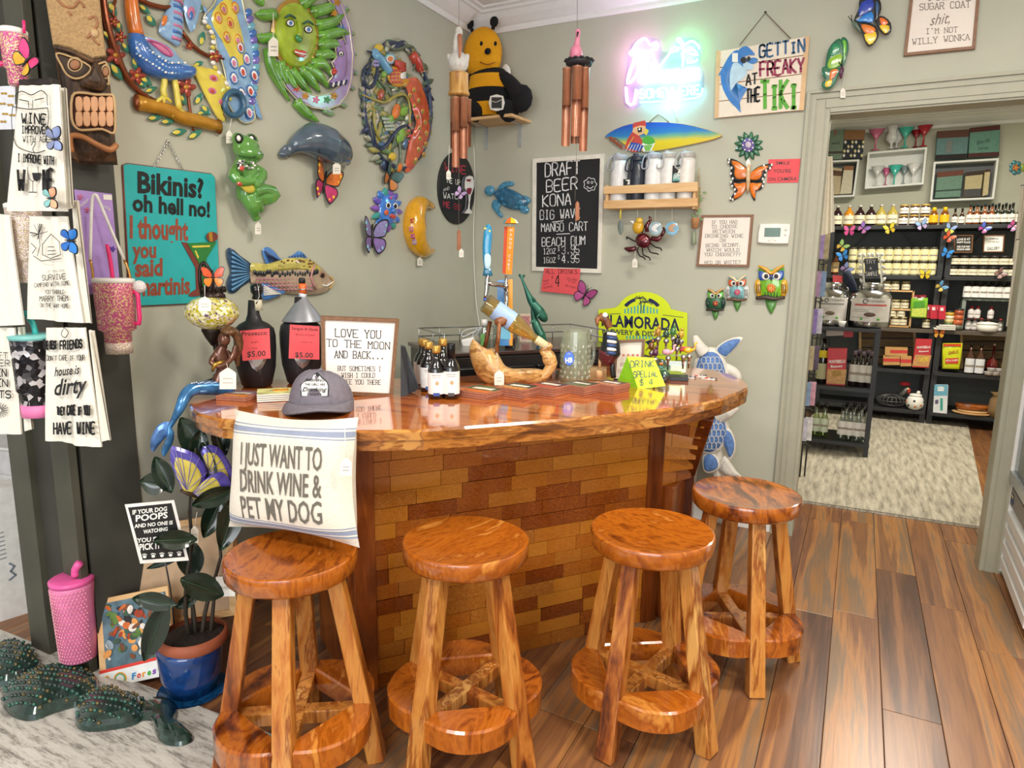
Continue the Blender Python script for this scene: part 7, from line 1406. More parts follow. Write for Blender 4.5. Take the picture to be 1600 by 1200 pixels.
# tent card
t=Z('tent_card','folded bright green tent card lettered drink special $4','card',1005,606,.02); LG=m('#cde83a',.7,v=.02); a=MB()
f=[t.P(980,557,0),t.P(1022,559,0),t.P(1040,603,.035),t.P(997,608,.035)]; a.add(f,[(0,3,2,1)],LG); a.add([t.P(980,557,0),t.P(1022,559,0),t.P(1003,598,-.06),t.P(962,603,-.03)],[(0,1,2,3)],m('#a6d820',.7)); a.add([t.P(980,557,-.001),t.P(997,608,.034),t.P(962,603,-.03)],[(0,1,2)],m('#86c818',.7)); t.part('card',a)
a=MB(); 
def tl(st,x0,y0,x1,y1,h,wz): t.tx(a,st,x0,y0,x1,y1,h,wz,m('#3f4f6a',.7),'p',pw=.10,jit=.02)
def slant(y): return .035*(y-557)/49+.007
for st,x0,y0,x1,y1,h in (('DRINK',985,574,1022,573,9),('SPECIAL',990,590,1028,588,9),('$ 4',1000,602,1020,601,8)):
    b=MB(); t.tx(b,st,x0,y0,x1,y1,h,slant(y0),m('#3f4f6a',.7),'p',pw=.11,jit=.02); yb_=t.p(x0,y0,slant(y0))[1]; b.v=[(x,y,slant(y0)-(y-yb_)*.55+.001) for x,y,z in b.v]; a.add(b.v,b.f,b.mt[0])
t.part('writing',a)
# bottle stopper stand
t=Z('stopper_stand','black display stand of chrome bottle stoppers topped with small glass birds','display stand',1045,594,.03); k=t.k
a=MB().box((0,.008,0),(60*k,.016,.09),BLK); t.part('base',a,bev=.002); a=MB().box((0,.045,-.03),(52*k,.06,.004),glass('#e8f0e0',.2)); a.box((.005,.025,-.025),(34*k,.012,.003),m('#b8c83a',.5)); a.box((0,.10,-.035),(54*k,.004,.05),glass('#dfe8e0',.3)); t.part('acrylic_tray',a)
for i,(x,y,z,c,kind) in enumerate(((1018,552,.0,'#7a4a1a',0),(1028,530,-.03,'#b8862a',1),(1041,533,-.03,'#2a4a2a',0),(1052,529,-.03,'#3f7a3a',2),(1064,534,-.03,'#c9a21f',3),(1044,560,.02,'#e8a8b8',4),(1058,545,.01,'#1a1a1e',0),(1068,558,.02,'#1f1f22',5),(1077,557,.02,'#d8b01f',4),(1024,562,.02,'#5a2a4a',1))):
    a=MB(); a.ell(t.P(x,y,z),(4.6*k,4.6*k,4.6*k),CHM,10); x_,yy=t.p(x,y,z); a.lathe([(.003,yy-.05),(.0055,yy-.012),(.008,yy-.008)],CHM,10,c=(x_,0,z)); t.part('stopper',a)
    a=MB(); C_=m(c,.1,co=.8,v=.4,sc=80)
    if kind in (4,): a.ell(t.P(x-2,y-10,z),(8*k,5*k,.012),C_,10); ptube(a,t,[(x+4,y-9,z),(x+9,y-13,z),(x+9,y-20,z),(x+13,y-21,z)],[2.4,2,2,1.2],C_,n=6)
    elif kind==5: ptube(a,t,[(x-3,y-9,z),(x-2,y-14,z),(x+2,y-15,z),(x+14,y-15,z)],[3,3,2,.7],m('#a8201f',.1,co=.8),n=6)
    else: a.ell(t.P(x,y-11,z),(5*k,7*k,.012),C_,10); a.ell(t.P(x+2,y-19,z),(3*k,3*k,.008),C_,8); pdome(a,t,[(x-4,y-8),(x-10,y-2),(x-4,y-14)],C_,z,.004,2,0)
    t.part('glass_bird',a)
t=Z('glass_ornament','small blue glass lump with an orange fish beside the tent card','ornament',1037,597,.0); a=MB(); a.ell((0,.026,0),(10*t.k,.026,.022),glass('#7fd0d8',.25),12); a.ell((-.012,.075,0),(.02,.022,.015),glass('#9fdbe0',.25),10); a.ell((-.014,.078,.012),(.01,.006,.004),ORG,8); t.solo(a)
# cards, keyrings
random.seed(6)
for i,(x,y,g,lb) in enumerate(((1062,592,.3,'left'),(1075,590,-.1,'middle'),(1092,588,.25,'right'),(1108,592,-.3,'rightmost'))):
    t=Z('product_card',('flat white and red carded trinket lying %s of the display stand'%('just right' if i==0 else 'to the right')) if i<2 else ('white carded keyring lying nearest the right end of the bar' if i==3 else 'white and red card between the trinkets and the bar end'),'card',x,y,.0,yaw=g); a=MB().box((0,.0012,0),(.055,.002,.035),m('#eee9e2',.6)); t.part('card',a); a=MB().box((-.012,.0026,0),(.016,.0008,.034),m('#c94a3f',.6)); t.part('stripe',a); a=MB(); a.tube([(.005,.004,.004),(.02,.004,.0),(.034,.005,-.004)],.0035,m('#8f8f94',.25,.8),n=6); t.part('trinket',a)
# turtle carving by the bar end
t=T('turtle_carving','tall carved wooden stack of white sea turtles with blue shells beside the bar','statue',('Z',0,.02),1128,838); WS=m('#e9e4da',.7,v=.08,sc=50,bp=.2); BS=m('#5f86c4',.6,v=.25,sc=60); k=t.k
def shell(P,c,z,label=None):
    a=MB(); pdome(a,t,P,WS,z,.05,4,3,pw=.6); t.part('rim',a); a=MB(); q=[((x-c[0])*.84+c[0],(y-c[1])*.86+c[1]) for x,y in P]; pdome(a,t,q,BS,z+.02,.05,5,3)
    t.part('shell',a); a=MB()
    for i in range(9):
        for j in range(7):
            u=c[0]+(i-4)*7*(1 if j%2 else 1)+(3.5 if j%2 else 0); v_=c[1]+(j-3)*10; 
            if ((u-c[0])/((max(x for x,y in P)-min(x for x,y in P))*.36))**2+((v_-c[1])/((max(y for x,y in P)-min(y for x,y in P))*.36))**2<1:
                f=1-(((u-c[0])/30)**2+((v_-c[1])/38)**2); zz_=z+.024+.048*math.sqrt(max(.05,min(1,f)))
                a.tube([(*t.p(px,py,zz_),zz_) for px,py in ellp(u,v_,4.2,6,6)],.0016,WHT,n=4,closed=True)
    t.part('shell_lines',a)
shell([(1082,575),(1088,555),(1104,543),(1122,545),(1133,560),(1140,585),(1138,612),(1118,622),(1095,618),(1083,600)],(1110,583),.0)
shell([(1090,668),(1102,648),(1122,642),(1137,655),(1140,680),(1130,700),(1112,712),(1094,708),(1086,690)],(1112,677),.0)
a=MB(); ptube(a,t,[(1100,552,.02),(1090,538,.03),(1086,524,.03)],[12,9,4],WS,n=10); t.part('head',a,mods=[('R',.006,2)]); a=MB(); ptube(a,t,[(1122,652,.02),(1138,642,.04),(1153,636,.04)],[12,12,5],WS,n=10); t.part('head',a,mods=[('R',.006,2)])
for P in ([(1116,548),(1130,534),(1148,527),(1161,528),(1152,542),(1138,556),(1130,560)],[(1132,668),(1142,672),(1149,690),(1148,708),(1140,720),(1134,706),(1128,690)],[(1098,712),(1110,706),(1122,716),(1124,732),(1108,740),(1098,734)],[(1132,712),(1150,735),(1158,745),(1140,746),(1124,734)]): a=MB(); pdome(a,t,P,WS,.02,.02,3,3); c=(sum(x for x,y in P)/len(P),sum(y for x,y in P)/len(P)); pdome(a,t,[((x-c[0])*.8+c[0],(y-c[1])*.8+c[1]) for x,y in P],BS if P[0][0]!=1132 or P[0][1]<700 else WS,.034,.012,3,3); t.part('flipper',a)
a=MB(); ptube(a,t,[(1128,572,-.01),(1145,580,.0),(1153,590,.0),(1150,602,.0)],[8,8,7,3],WS,n=9); t.part('flipper',a)
a=MB(); yy=t.p(1128,838)[1]; 
xm=t.p(1118,700)[0]; x2=t.p(1143,800)[0]
a.tube([(x2,0.001,-.02),(x2,.12,-.02),((x2+xm)/2,.26,-.03),(xm,.42,-.04),(xm,.7,-.04),(xm-.02,1.0,-.03)],[.03,.028,.035,.05,.05,.03],WS,n=12); t.part('post',a)
# ================= FLOOR AT THE LEFT =================
# potted rubber plant
PX,PY=303,1096
t=Z('potted_plant','dark-leaved rubber plant in a glossy blue pot on a saucer','plant',PX,PY,.08,z=0.004)
k=t.k; BP=m('#17407f',.12,co=1,v=.35,sc=20); a=MB(); lz(t,a,[(30,PY),(38,PY-12),(50,PY-50),(53,PY-88),(51,PY-96)],BP,30); t.part('pot',a)
a=MB(); lz(t,a,[(52,PY-92),(56,PY-97),(55,PY-108),(50,PY-110)],m('#a5583a',.6),28,cap=False); t.part('inner_pot',a)
a=MB(); lz(t,a,[(40,PY+2),(52,PY-2),(57,PY-9),(55,PY-10),(45,PY-3)],m('#1f5f9a',.2,co=.8),28); t.part('saucer',a)
a=MB(); lz(t,a,[(51,PY-101),(46,PY-104),(1,PY-107)],m('#2b201a',.95,v=.4,sc=60,bp=.8),24); t.part('soil',a)
STM=m('#3a3226',.7); a=MB()
stems=[[(296,990),(290,960),(292,900),(300,850),(296,800),(300,760),(306,700)],[(316,992),(320,960),(330,920),(345,870),(340,830),(342,800)],[(306,988),(302,950),(298,920)],[(330,990),(334,940),(345,900)]]
for P in stems: ptube(a,t,[(x,y,.0) for x,y in P],[4,3.4,2.6,2],STM,n=7)
t.part('stem',a)
LFM=m('#1d2e22',.25,co=.5,v=.3,sc=16); LFM2=m('#2d4a33',.3,co=.4,v=.25)
def bigleaf(x,y,L,W,ang,z=.0,tilt=0,nm='leaf'):
    a=MB(); g=math.radians(ang); pts=[]; n=9
    def f(u,v):
        s=v; ww=W/2*(sin(pi*min(1,s*.97+.015))**.75); o=(u*2-1)*ww; lx=(s-.0)*L; X=x+lx*cos(g)-o*sin(g); Y=y-lx*sin(g)-o*cos(g); zz_=z+.05*sin(s*pi)*k*10*.12+abs(u*2-1)*.012-.02*s*s+tilt*s; q=t.p(X,Y,zz_); return (*q,zz_)
    a.grid(4,10,f,LFM,flip=True); a.grid(4,10,lambda u,v:(lambda q:(q[0],q[1],q[2]-.0015))(f(u,v)),LFM2)
    a.tube([tuple(Ve(f(.5,i/8))+Ve((0,0,.001))) for i in range(9)],.0018,LFM2,n=5); t.part(nm,a)
for q in ((298,745,-0,0,0),): pass
for x,y,L,W,g,z in ((262,940,100,38,-112,.10),(292,915,0,0,0,0),(282,905,72,44,-20,.12),(276,945,70,30,172,.14),(345,860,95,40,72,.04),(240,845,68,32,2,.12),(322,722,80,44,120,-.08),(268,770,62,34,115,-.02),(305,740,70,34,82,-.03),(300,790,74,30,20,.05),(318,840,72,34,65,-.02),(255,765,0,0,0,0),(262,760,44,36,170,-.03),(300,905,64,44,95,-.05),(350,715,60,30,100,-.1),(310,930,40,20,-150,.0),(286,868,60,12,200,.05),(330,770,80,30,100,.0)):
    if L: bigleaf(x,y,L,W,g,z)
# plant stakes
t=T('plant_stake_sign','small black and white stake sign about picking up after the dog, in the plant pot','sign',('Q',t.O+t.W*.10,t.W),245,830)
a=MB().prism(t.pp(smo([(195,788),(272,781),(295,875),(219,880)],1)),0,.004,m('#ece9e4',.5)); t.part('board',a); a=MB().prism(t.pp([(200,793),(268,786),(289,870),(223,875)],.004),.004,.0046,BLK); t.part('face',a); a=MB()
for st,x0,y0,x1,y1,h in (('IF YOUR DOG',207,804,261,798,7),('POOPS',212,815,262,809,10),('AND NO ONE IS',210,825,270,819,6),('WATCHING',224,834,262,829,6),('YOU STILL',214,848,262,844,7),('PICK IT UP',218,860,266,855,10)): t.tx(a,st,x0,y0,x1,y1,h,.005,WHT,bold=.03)
for i in range(5):
    x=226+i*13.5; y=869-i*.9; pell(a,t,x,y+1,3,2.4,WHT,.0047,.0004,8)
    for q in (-3,-1,1,3): pell(a,t,x+q,y-3.5+abs(q)*.4,.9,1.1,WHT,.0047,.0004,6)
t.part('lettering',a); a=MB(); ptube(a,t,[(258,878,-.002),(266,920,-.03),(272,975,-.08)],1.6,m('#4a4a4c',.4,.5),n=6); t.part('stake',a)
pot=[o for o in bpy.data.objects if o.get('label','').startswith('dark-leaved')][0]
tp=T('butterfly_stake','large purple and yellow metal butterfly on a stake above the rubber plant','butterfly',('Q',Ve(pot.location),t.W),318,740)
VI=m('#5a4fb0',.25,.2,co=.5,v=.2); YL=m('#d8c65a',.25,co=.4,v=.2)
for P,ctr in (([(267,700),(272,697),(282,700),(300,706),(312,715),(324,738),(312,762),(300,772),(286,768),(274,742),(266,720)],(292,766)),([(300,772),(316,752),(338,738),(352,740),(362,758),(366,772),(356,779),(330,779),(310,776)],(300,774)),([(314,706),(322,696),(340,698),(352,712),(362,730),(368,748),(360,760),(350,738),(330,730),(322,728)],(326,738))):
    a=MB(); z=.02 if ctr[0]!=326 else -.01; pdome(a,tp,P,VI,z,.012,4,2,c=tp.p(*ctr)); Q=[((x-ctr[0])*.78+ctr[0],(y-ctr[1])*.78+ctr[1]) for x,y in P]; pdome(a,tp,Q,YL,z+.006,.009,3,2,c=tp.p(*ctr))
    for x,y in smo(P,2)[::2]: 
        if math.dist((x,y),ctr)>22: a.tube([tp.P(ctr[0],ctr[1],z+.014),tp.P((x+ctr[0])/2,(y+ctr[1])/2,z+.0155),tp.P(x,y,z+.003)],.0012,m('#8f86c8',.3,co=.4),n=4)
    tp.part('wing',a)
a=MB(); ptube(a,tp,[(282,766,.03),(296,772,.035),(312,778,.03)],[2,4,2],m('#4a3a2a',.4,.5)); ptube(a,tp,[(300,774,.02),(298,860,.0),(300,990,.0)],1.3,m('#4a4a4c',.4,.5),n=6); tp.part('body_and_stake',a)
ptag(tp,308,800,304,822,w=12,h=26,z=.06)
# puzzles
def puz(label,Q,z,frame,art,fr):
    t=T('wooden_puzzle',label,'puzzle',fr,sum(q[0] for q in Q)/4,sum(q[1] for q in Q)/4); a=MB().prism(t.pp(Q,z),z-.012,z,frame,ch=.001); t.part('tray',a); return t
P0=onz(205,1066,.0); pf=('Q',P0,(.25,-1,.30))
t=puz('boxed wooden tray puzzle of forest animals leaning by the blue pot',[(149,938),(262,915),(272,1052),(157,1077)],.0,LW,None,pf)
a=MB(); a.prism(t.pp([(158,944),(258,924),(266,1022),(166,1046)],.001),.0,.002,m('#5f7a86',.5,v=.4,sc=20)); z=.0022
random.seed(12)
for i in range(110): x=random.uniform(164,258); y=random.uniform(940,1032)-(x-200)*.18; c=random.choice(('#8fa0a8','#c9682f','#e09a50','#3f5a4a','#2f4f6a','#e8e0d4','#7a4a2c','#a8401f','#5a7a3a','#2a2a2c')); pell(a,t,x,y,random.uniform(2,9),random.uniform(2,7),m(c,.5,v=.3),z,.0006,9,random.uniform(0,3)); z+=.00004
t.part('picture',a); a=MB(); a.prism(t.pp([(157,1052),(271,1024),(273,1052),(158,1077)],.0),.0,.0042,m('#eef0ee',.5)); a.prism(t.pp([(157,1048),(271,1020),(271,1025),(157,1053)],.0),.0,.0045,m('#e0453a',.5))
for x,y in ((188,1060),(167,1066)): 
    for r,c in ((10,'#e8a03a'),(8,'#4fae8a'),(6,'#e8e8e0')): a.prism(t.pp(ellp(x,y,r*(1 if x>180 else .6),r,14),.0052),.0042,.0052+(10-r)*.0002,m(c,.5))
for i,(ch,c) in enumerate(zip('Forest F',('#3a8fd0','#e0453a','#f0a02f','#4fae4a','#8a4fb0','#3a8fd0','#fff','#e0453a'))):
    if ch!=' ': t.tx(a,ch,206+i*8,1062-i*2.1,212+i*8,1060-i*2.1,10,.0055,m(c if len(c)>4 else '#ffffff',.5),bold=.04)
t.part('box_band',a)
t=T('wooden_tray','light wooden framed tray behind the plant pot, holding a plain board','tray',('Q',P0+Ve((0.02,.12,0)),(.25,-1,.2)),275,880)
Q=[(184,830),(362,800),(372,960),(196,990)]; q=[Ve(p) for p in t.pp(Q)]
for i in range(4):
    j=(i+1)%4; c=sum(q,Ve((0,0)))/4; a=MB().prism([q[i],q[j],c+(q[j]-c)*.88,c+(q[i]-c)*.88],-.02,.005,LW); t.part('frame_side',a,bev=.001)
a=MB().prism([c+(p-c)*.9 for p in q],-.018,-.008,m('#c2a483',.6,v=.1)); t.part('board',a)
t=T('shelf_label','white printed label card behind the rubber plant, beside the stool leg','label',('Q',P0+Ve((0.25,.10,0)),(.25,-1,.1)),352,915); a=MB().prism(t.pp([(338,901),(368,899),(368,931),(339,932)]),0,.003,WHT); t.part('card',a); a=MB(); t.tx(a,'JW',352,912,358,912,4,.0035,m('#b9907a',.7)); t.tx(a,'CHARGER',342,921,366,920,5,.0035,m('#a9a49c',.7)); t.part('print',a)
# green glass turtles on the rug
def rugturtle(label,parts,cx,cy):
    t=G('mosaic_turtle',label,'figurine',onz(cx,cy,.008)); TG,TGb=m('#26413a',.12,.3,co=1,v=.55,sc=45),m('#6a5a2a',.2,.3,co=.8,v=.5,sc=60)
    for nm,P,h,rings in parts:
        a=MB(); pts=[onz(x,y,.008)-t.O for x,y in smo(P,3)]; a.dome([(p.x,p.y) for p in pts],0,h,TG,5,pw=.75); t.part(nm,a)
        if rings:
            b=MB(); c=sum((Ve(p) for p in pts),Ve((0,0,0)))/len(pts); random.seed(3); R_=Mx.Rotation(pi/2,3,'X'); TC_=m('#1d5a4a',.1,co=1)
            AN=[math.atan2(p.y-c.y,p.x-c.x) for p in pts]; dd=Ve((.75,.25,0)).normalized(); ee=Ve((-dd.y,dd.x,0))
            for i in range(-9,10):
                for j in range(-16,17):
                    p=c+ee*(i*.026)+dd*(j*.016+random.uniform(-.003,.003)); an=math.atan2(p.y-c.y,p.x-c.x); q=min(range(len(pts)),key=lambda n_:abs((AN[n_]-an+pi)%(2*pi)-pi)); rb=(pts[q]-c).length; f=(p-c).length/rb
                    if f<.95: b.ell((p.x,p.y,h*math.sqrt(max(.02,1-f**2.67))),(.0085,.006,.006),(TG,TG,TGb,TC_)[random.randint(0,3)],6,R=R_)
            t.part('shell_bosses',b)['kind']='stuff'
    return t
rugturtle('green and bronze glazed turtle shell lying in the middle of the rug',[('shell',[(2,1100),(10,1075),(40,1058),(80,1047),(120,1048),(150,1060),(153,1082),(130,1100),(90,1112),(50,1126),(20,1120)],.055,True)],78,1088)
rugturtle('green glazed turtle with its neck stretched towards the stool',[('shell',[(118,1132),(118,1110),(140,1088),(172,1080),(205,1092),(226,1096),(226,1120),(206,1134),(160,1142),(130,1142)],.05,True),('neck_and_head',[(215,1098),(240,1092),(268,1096),(276,1114),(272,1134),(276,1148),(300,1152),(298,1160),(276,1166),(252,1160),(240,1140),(236,1126),(214,1124)],.035,False)],172,1112)
rugturtle('dark green glazed turtle cut by the left edge beside the wall end',[('shell',[(-30,1070),(-20,1030),(10,1008),(40,1012),(58,1030),(62,1044),(40,1060),(10,1072)],.055,True)],18,1042)
# ================= DRINKS COOLER, RIGHT =================
CW=m('#e9e9e6',.35,v=.02); CG=m('#b8bcc0',.3,.6)
t=G('drinks_cooler','white glass-door drinks cooler with a louvred base, cut by the right edge','cooler',(3.4,-.62,0))
# side facing the room lies along the line through two floor points
A=onz(1561,893,0)-t.O; B=onz(1601,1003,0)-t.O; d=(B-A).normalized(); A=A+d*.0; E_=A+d*.78; n_=Ve((d.y,-d.x,0)); n_=n_ if n_.x<0 else -n_
bk=lambda p,s:(p+(-n_)*s)
def slab(p0,p1,z0,z1,o0,o1,mt):
    a=MB(); q=[p0+n_*o1,p1+n_*o1,p1+n_*o0,p0+n_*o0]; a.prism([(v.x,v.y) for v in q],z0,z1,mt); return a
BZ=.46
t.part('cabinet',slab(A,E_,.02,BZ,-.6,-.01,CW)); t.part('cabinet_top',slab(A,E_,1.95,2.05,-.6,.0,CW),bev=.004); t.part('back_panel',slab(A,E_,BZ,1.95,-.6,-.57,m('#d9dcdc',.4)))
t.part('side_panel',slab(A,A+d*.03,BZ,1.95,-.6,-.02,CW)); t.part('side_panel',slab(E_-d*.03,E_,BZ,1.95,-.6,-.02,CW))
for i in range(4): z=.05+i*.078; t.part('louvre',slab(A+d*.05,E_-d*.05,z,z+.05,-.01,.012,CW),bev=.004)
t.part('louvre_frame',slab(A,A+d*.05,.02,BZ,-.01,.008,CW)); t.part('control_panel',slab(A+d*.05,E_-d*.05,.37,.45,-.01,.006,m('#8f8a84',.5)))
a=slab(A+d*.08,A+d*.14,.385,.43,.006,.008,m('#2a3a6a',.5)); a2=slab(A+d*.085,A+d*.13,.415,.425,.008,.009,YEL); t.part('energy_sticker',a); t.part('sticker_stripe',a2)
for z0,z1,p0,p1 in ((BZ+.02,BZ+.07,A,E_),(1.88,1.94,A,E_),(BZ+.02,1.94,A,A+d*.045),(BZ+.02,1.94,E_-d*.045,E_)): t.part('door_frame',slab(p0,p1,z0,z1,-.015,.02,CG if z1-z0<.1 else CW),bev=.003)
t.part('door_glass',slab(A+d*.045,E_-d*.045,BZ+.07,1.88,.0,.006,glass('#dfe6e6',.12)))
for z in (.8,1.15,1.5): t.part('wire_shelf',slab(A+d*.04,E_-d*.04,z,z+.008,-.56,-.04,m('#c9cccf',.4,.4)))
# white paper things beyond the wall end
t=G('cardboard_box','white carton seen past the wall end, at the left edge','box',(-.95,-2.25,0),.2); t.mb.box((0,0,.33),(.45,.3,.66),m('#d9d9d8',.7)); t.part('body',bev=.004); t.part('flap',MB().box((0,-.16,.60),(.42,.006,.10),m('#c9c9ca',.7)))
t=G('display_rack','pale display stand partly seen beyond the dark wall end','rack',(-1.15,-1.5,0),.2); 
for z in (.02,.9,1.3,1.7): t.part('shelf',MB().box((0,0,z),(.7,.35,.02),WHITE))
for x in (-.34,.34): t.part('upright',MB().box((x,0,.9),(.02,.35,1.8),WHITE))
# ================= NEXT ROOM THROUGH THE DOORWAY =================
def RY(y): return ('Q',(0,y,0),(0,-1,0))
OR='first,second,third,fourth,fifth,sixth,seventh,eighth,ninth,tenth'.split(',')
BKM=m('#2b2c2f',.5,v=.1); DKB=m('#666b6e',.7,v=.06)
YS=3.75; LV=[1.90,1.43,.93,.53,.14]
def rack(label,x0,x1,dark):
    t=G('shelf_rack',label,'shelf',((x0+x1)/2,YS+.10,0)); hw=(x1-x0)/2
    for x in (-hw+.02,hw-.02):
        for y in (-.2,.2): t.part('post',MB().box((x,y,.96),(.045,.035,1.92),BKM))
    for z in LV: t.part('shelf_board',MB().box((0,-.0,z-.022),(hw*2-.01,.50,.035),BKM if z!=.93 else m('#5a5146',.5)),bev=.002)
    t.part('back_panel',MB().box((0,.255,.95),(hw*2,.01,1.9),DKB))
    for s in (-1,1): t.part('brace',MB().beam((s*hw*.3,.2,1.86),(s*hw*.9,.2,1.5),.02,.01,BKM))
    return t
rack('black metal shelf rack at the left, holding rows of jars and pasta boxes',1.95,2.935,0); rack('black metal shelf rack at the right, holding sauce bottles and white labels',2.955,3.85,0)
def RTh(name,label,cat,px,py,zl,y=YS-.08,group=None):
    """a thing on shelf level zl: base at px, local up from the shelf"""
    t=T(name,label,cat,RY(y),px,py,group); t.O=Ve((t.O.x,y,zl+.001)); t.M.translation=t.O; t.px0=px; return t
def prof(t,mb,hh,rr,P,mt,n=14,**k): return mb.lathe([(rr*a,hh*b) for a,b in P],mt,n,**k)
CREAM=m('#e9e2c6',.6,v=.03); LBW=m('#efe9e2',.6,v=.03)
BOT=[(.86,0),(1,.03),(1,.55),(.75,.68),(.34,.80),(.32,.92)]; JAR=[(.9,0),(1,.05),(1,.74),(.86,.84)]; SAU=[(.9,0),(1,.04),(1,.46),(.7,.56),(.36,.68),(.34,.86)]
def proto(name,label,cat,group,hh,rr,body,cap,lab,shape,lc=CREAM,capm='#2a2a2c',lr=(.08,.5),loc=(0,0,-5),al=(.0,.5)):
    t=G(name,label,cat,loc,0,group)
    a=MB(); P=[(rr*a_,hh*b_) for a_,b_ in shape]; a.lathe(P,body if not isinstance(body,str) else m(body,.12,co=.5),12,ax='z'); t.part('body',a)
    top=shape[-1]; a=MB(); r=rr*top[0]*1.12; a.lathe([(r,hh*(top[1]-.02)),(r,hh*.99),(r*.85,hh)],m(capm,.35,.2),12,ax='z'); t.part('cap',a)
    if lab: a=MB(); a.lathe([(rr*1.015,hh*lr[0]),(rr*1.015,hh*lr[1])],lc,12,ax='z',a0=.5+al[0],a1=1.0-al[0],cap=False); a.lathe([(rr*1.02,hh*(lr[0]+(lr[1]-lr[0])*.4)),(rr*1.02,hh*(lr[0]+(lr[1]-lr[0])*.55))],m('#9a8f80',.7),12,ax='z',a0=.6,a1=.9,cap=False); t.part('label',a)
    return t
def put(pr,first,px,zl,label=None,y=YS-.08,dz=0,py=400):
    q=hit(px,py,Ve((0,y,0)),Ve((0,-1,0))); M_=Mx.Translation((q.x,y,zl+.001+dz))
    if first: pr.O=M_.translation; pr.e.matrix_world=M_; (pr.e.__setitem__('label',label) if label else None); return pr.e
    return clone(pr.e,M_,label)
def H_(px,y0,y1,y=YS-.08): # height in m between two rows
    O=Ve((0,y,0)); N=Ve((0,-1,0)); return (hit(px,y0,O,N)-hit(px,y1,O,N)).z
kp=1/ (abs((hit(1401,400,Ve((0,YS,0)),Ve((0,-1,0)))-hit(1400,400,Ve((0,YS,0)),Ve((0,-1,0)))).x))
# top shelf, left to right
hb=H_(1340,322,354); r_=8.6/kp
for c,xs,lb in (('#2a1216',(1308,1343,1360),'dark red fruit syrup bottle on the top shelf'),('#d08a1c',(1326,),'amber yellow syrup bottle on the top shelf'),('#b3a04a',(1376,1394),'pale yellow syrup bottle on the top shelf')):
    pr=proto('syrup_bottle',lb,'bottle','syrup bottles on the top shelf',hb,r_,c,1,1,BOT,capm='#c9c5bd')
    for i,x in enumerate(xs): put(pr,i==0,x,LV[0],lb+(', '+('leftmost','right of the amber one','next to the pale yellow ones')[i] if c=='#2a1216' else (', '+('left one of two','right one of two')[i] if len(xs)>1 else '')),py=340)
hj=H_(1415,339,355)*1.0; pr=proto('jam_jar','dark jam jar with a gold lid on the top shelf','jar','gold-lidded jam jars on the top shelf',hj*.98,7.2/kp,'#3a1420',1,1,JAR,LBW,'#c9a85a',(.12,.68)); k_=0
for j in (0,1):
    for i,nm in enumerate(('left','middle','right')): put(pr,k_==0,1411+i*16.4,LV[0],'gold-lidded jam jar, %s one in the %s row of the stack'%(nm,('lower','upper')[j]),dz=j*hj,py=345); k_+=1
t0=proto('honey_bottle','bear-style honey bottle with a yellow cap and label','bottle','honey bottles on the top shelf',H_(1458,328,355),7.2/kp,'#7a4210',1,0,[(.85,0),(1,.1),(.95,.4),(.8,.52),(.72,.7),(.4,.8)],capm='#f0c010')
a=MB(); 
lb_=MB().lathe([(7.4/kp,.02),(7.4/kp,H_(1458,328,355)*.55)],m('#f0b818',.4),12,ax='z',a0=.56,a1=.94,cap=False); t0.part('label',lb_)
put(t0,True,1458,LV[0],'honey bottle with a yellow cap beside the jam jars',py=345); put(t0,False,1475,LV[0],'honey bottle with a yellow cap nearest the sauce bottles',py=345)
hs=H_(1520,320,352); grp='slim sauce bottles on the top shelf'
pr=proto('sauce_bottle','short slim sauce bottle with a pale label','bottle',grp,hs*.8,4.6/kp,'#3a2418',1,1,SAU,LBW,'#1a1a1c',(.08,.46))
for i,x in enumerate((1491,1502)): put(pr,i==0,x,LV[0],('short slim sauce bottle next to the honey','short slim sauce bottle second from the honey')[i],py=345)
pr=proto('sauce_bottle','amber sauce bottle with a pale label','bottle',grp,hs,4.9/kp,'#8a4a22',1,1,SAU,LBW,'#1c2a30',(.08,.46))
for i,x in enumerate((1514,1525,1537,1548)): put(pr,i==0,x,LV[0],'amber sauce bottle, %s of the four amber ones on the top shelf'%('first','second','third','last')[i],py=345)
pr=proto('sauce_bottle','dark sauce bottle with a tall cap','bottle',grp,hs,4.9/kp,'#2a3024',1,1,SAU,LBW,'#17181a',(.08,.46))
for i,x in enumerate((1558,1569,1580,1592)): put(pr,i==0,x,LV[0],'dark sauce bottle, %s of four at the right end of the top shelf'%('first','second','third','last')[i],py=345)
pr=proto('sauce_bottle','back-row sauce bottle','bottle',grp,hs*1.0,4.6/kp,'#2c2018',1,0,SAU,LBW,'#141416')
for i,x in enumerate((1519,1531,1543,1553,1564,1575)): put(pr,i==0,x,LV[0],'dark-capped sauce bottle in the back row, %s from the left'%OR[i],y=YS+.06,py=345)
# second shelf
pr=proto('liquor_bottle','small amber liquor bottle with an oval label','bottle','amber bottles on the second shelf',H_(1300,388,428),5.6/kp,'#7a3a18',1,1,SAU,m('#e8c890',.6),'#1a1a1c',(.08,.46))
for i,x in enumerate((1296,1306)): put(pr,i==0,x,LV[1],('small amber liquor bottle at the left end of the second shelf','small amber liquor bottle second from the left end')[i],py=410)
hj=H_(1380,408,430)*.98; grp='cream-labelled mason jars on the second shelf'; k_=0
pr=proto('mason_jar','cream mason jar','jar',grp,hj,7.0/kp,'#d8d0a8',1,1,[(.92,0),(1,.06),(1,.8),(.85,.88)],m('#eae3b4',.6),'#4a4638',(.1,.75))
for j in (0,1):
    for i in range(10): put(pr,k_==0,1331.5+i*13.9,LV[1],'cream-labelled mason jar, %s from the left in the %s row, left rack'%(OR[i],('lower','upper')[j]),dz=j*hj,py=410); k_+=1
hj=H_(1520,414,429)*1.0; grp='round cream-topped jars on the right rack'; k_=0
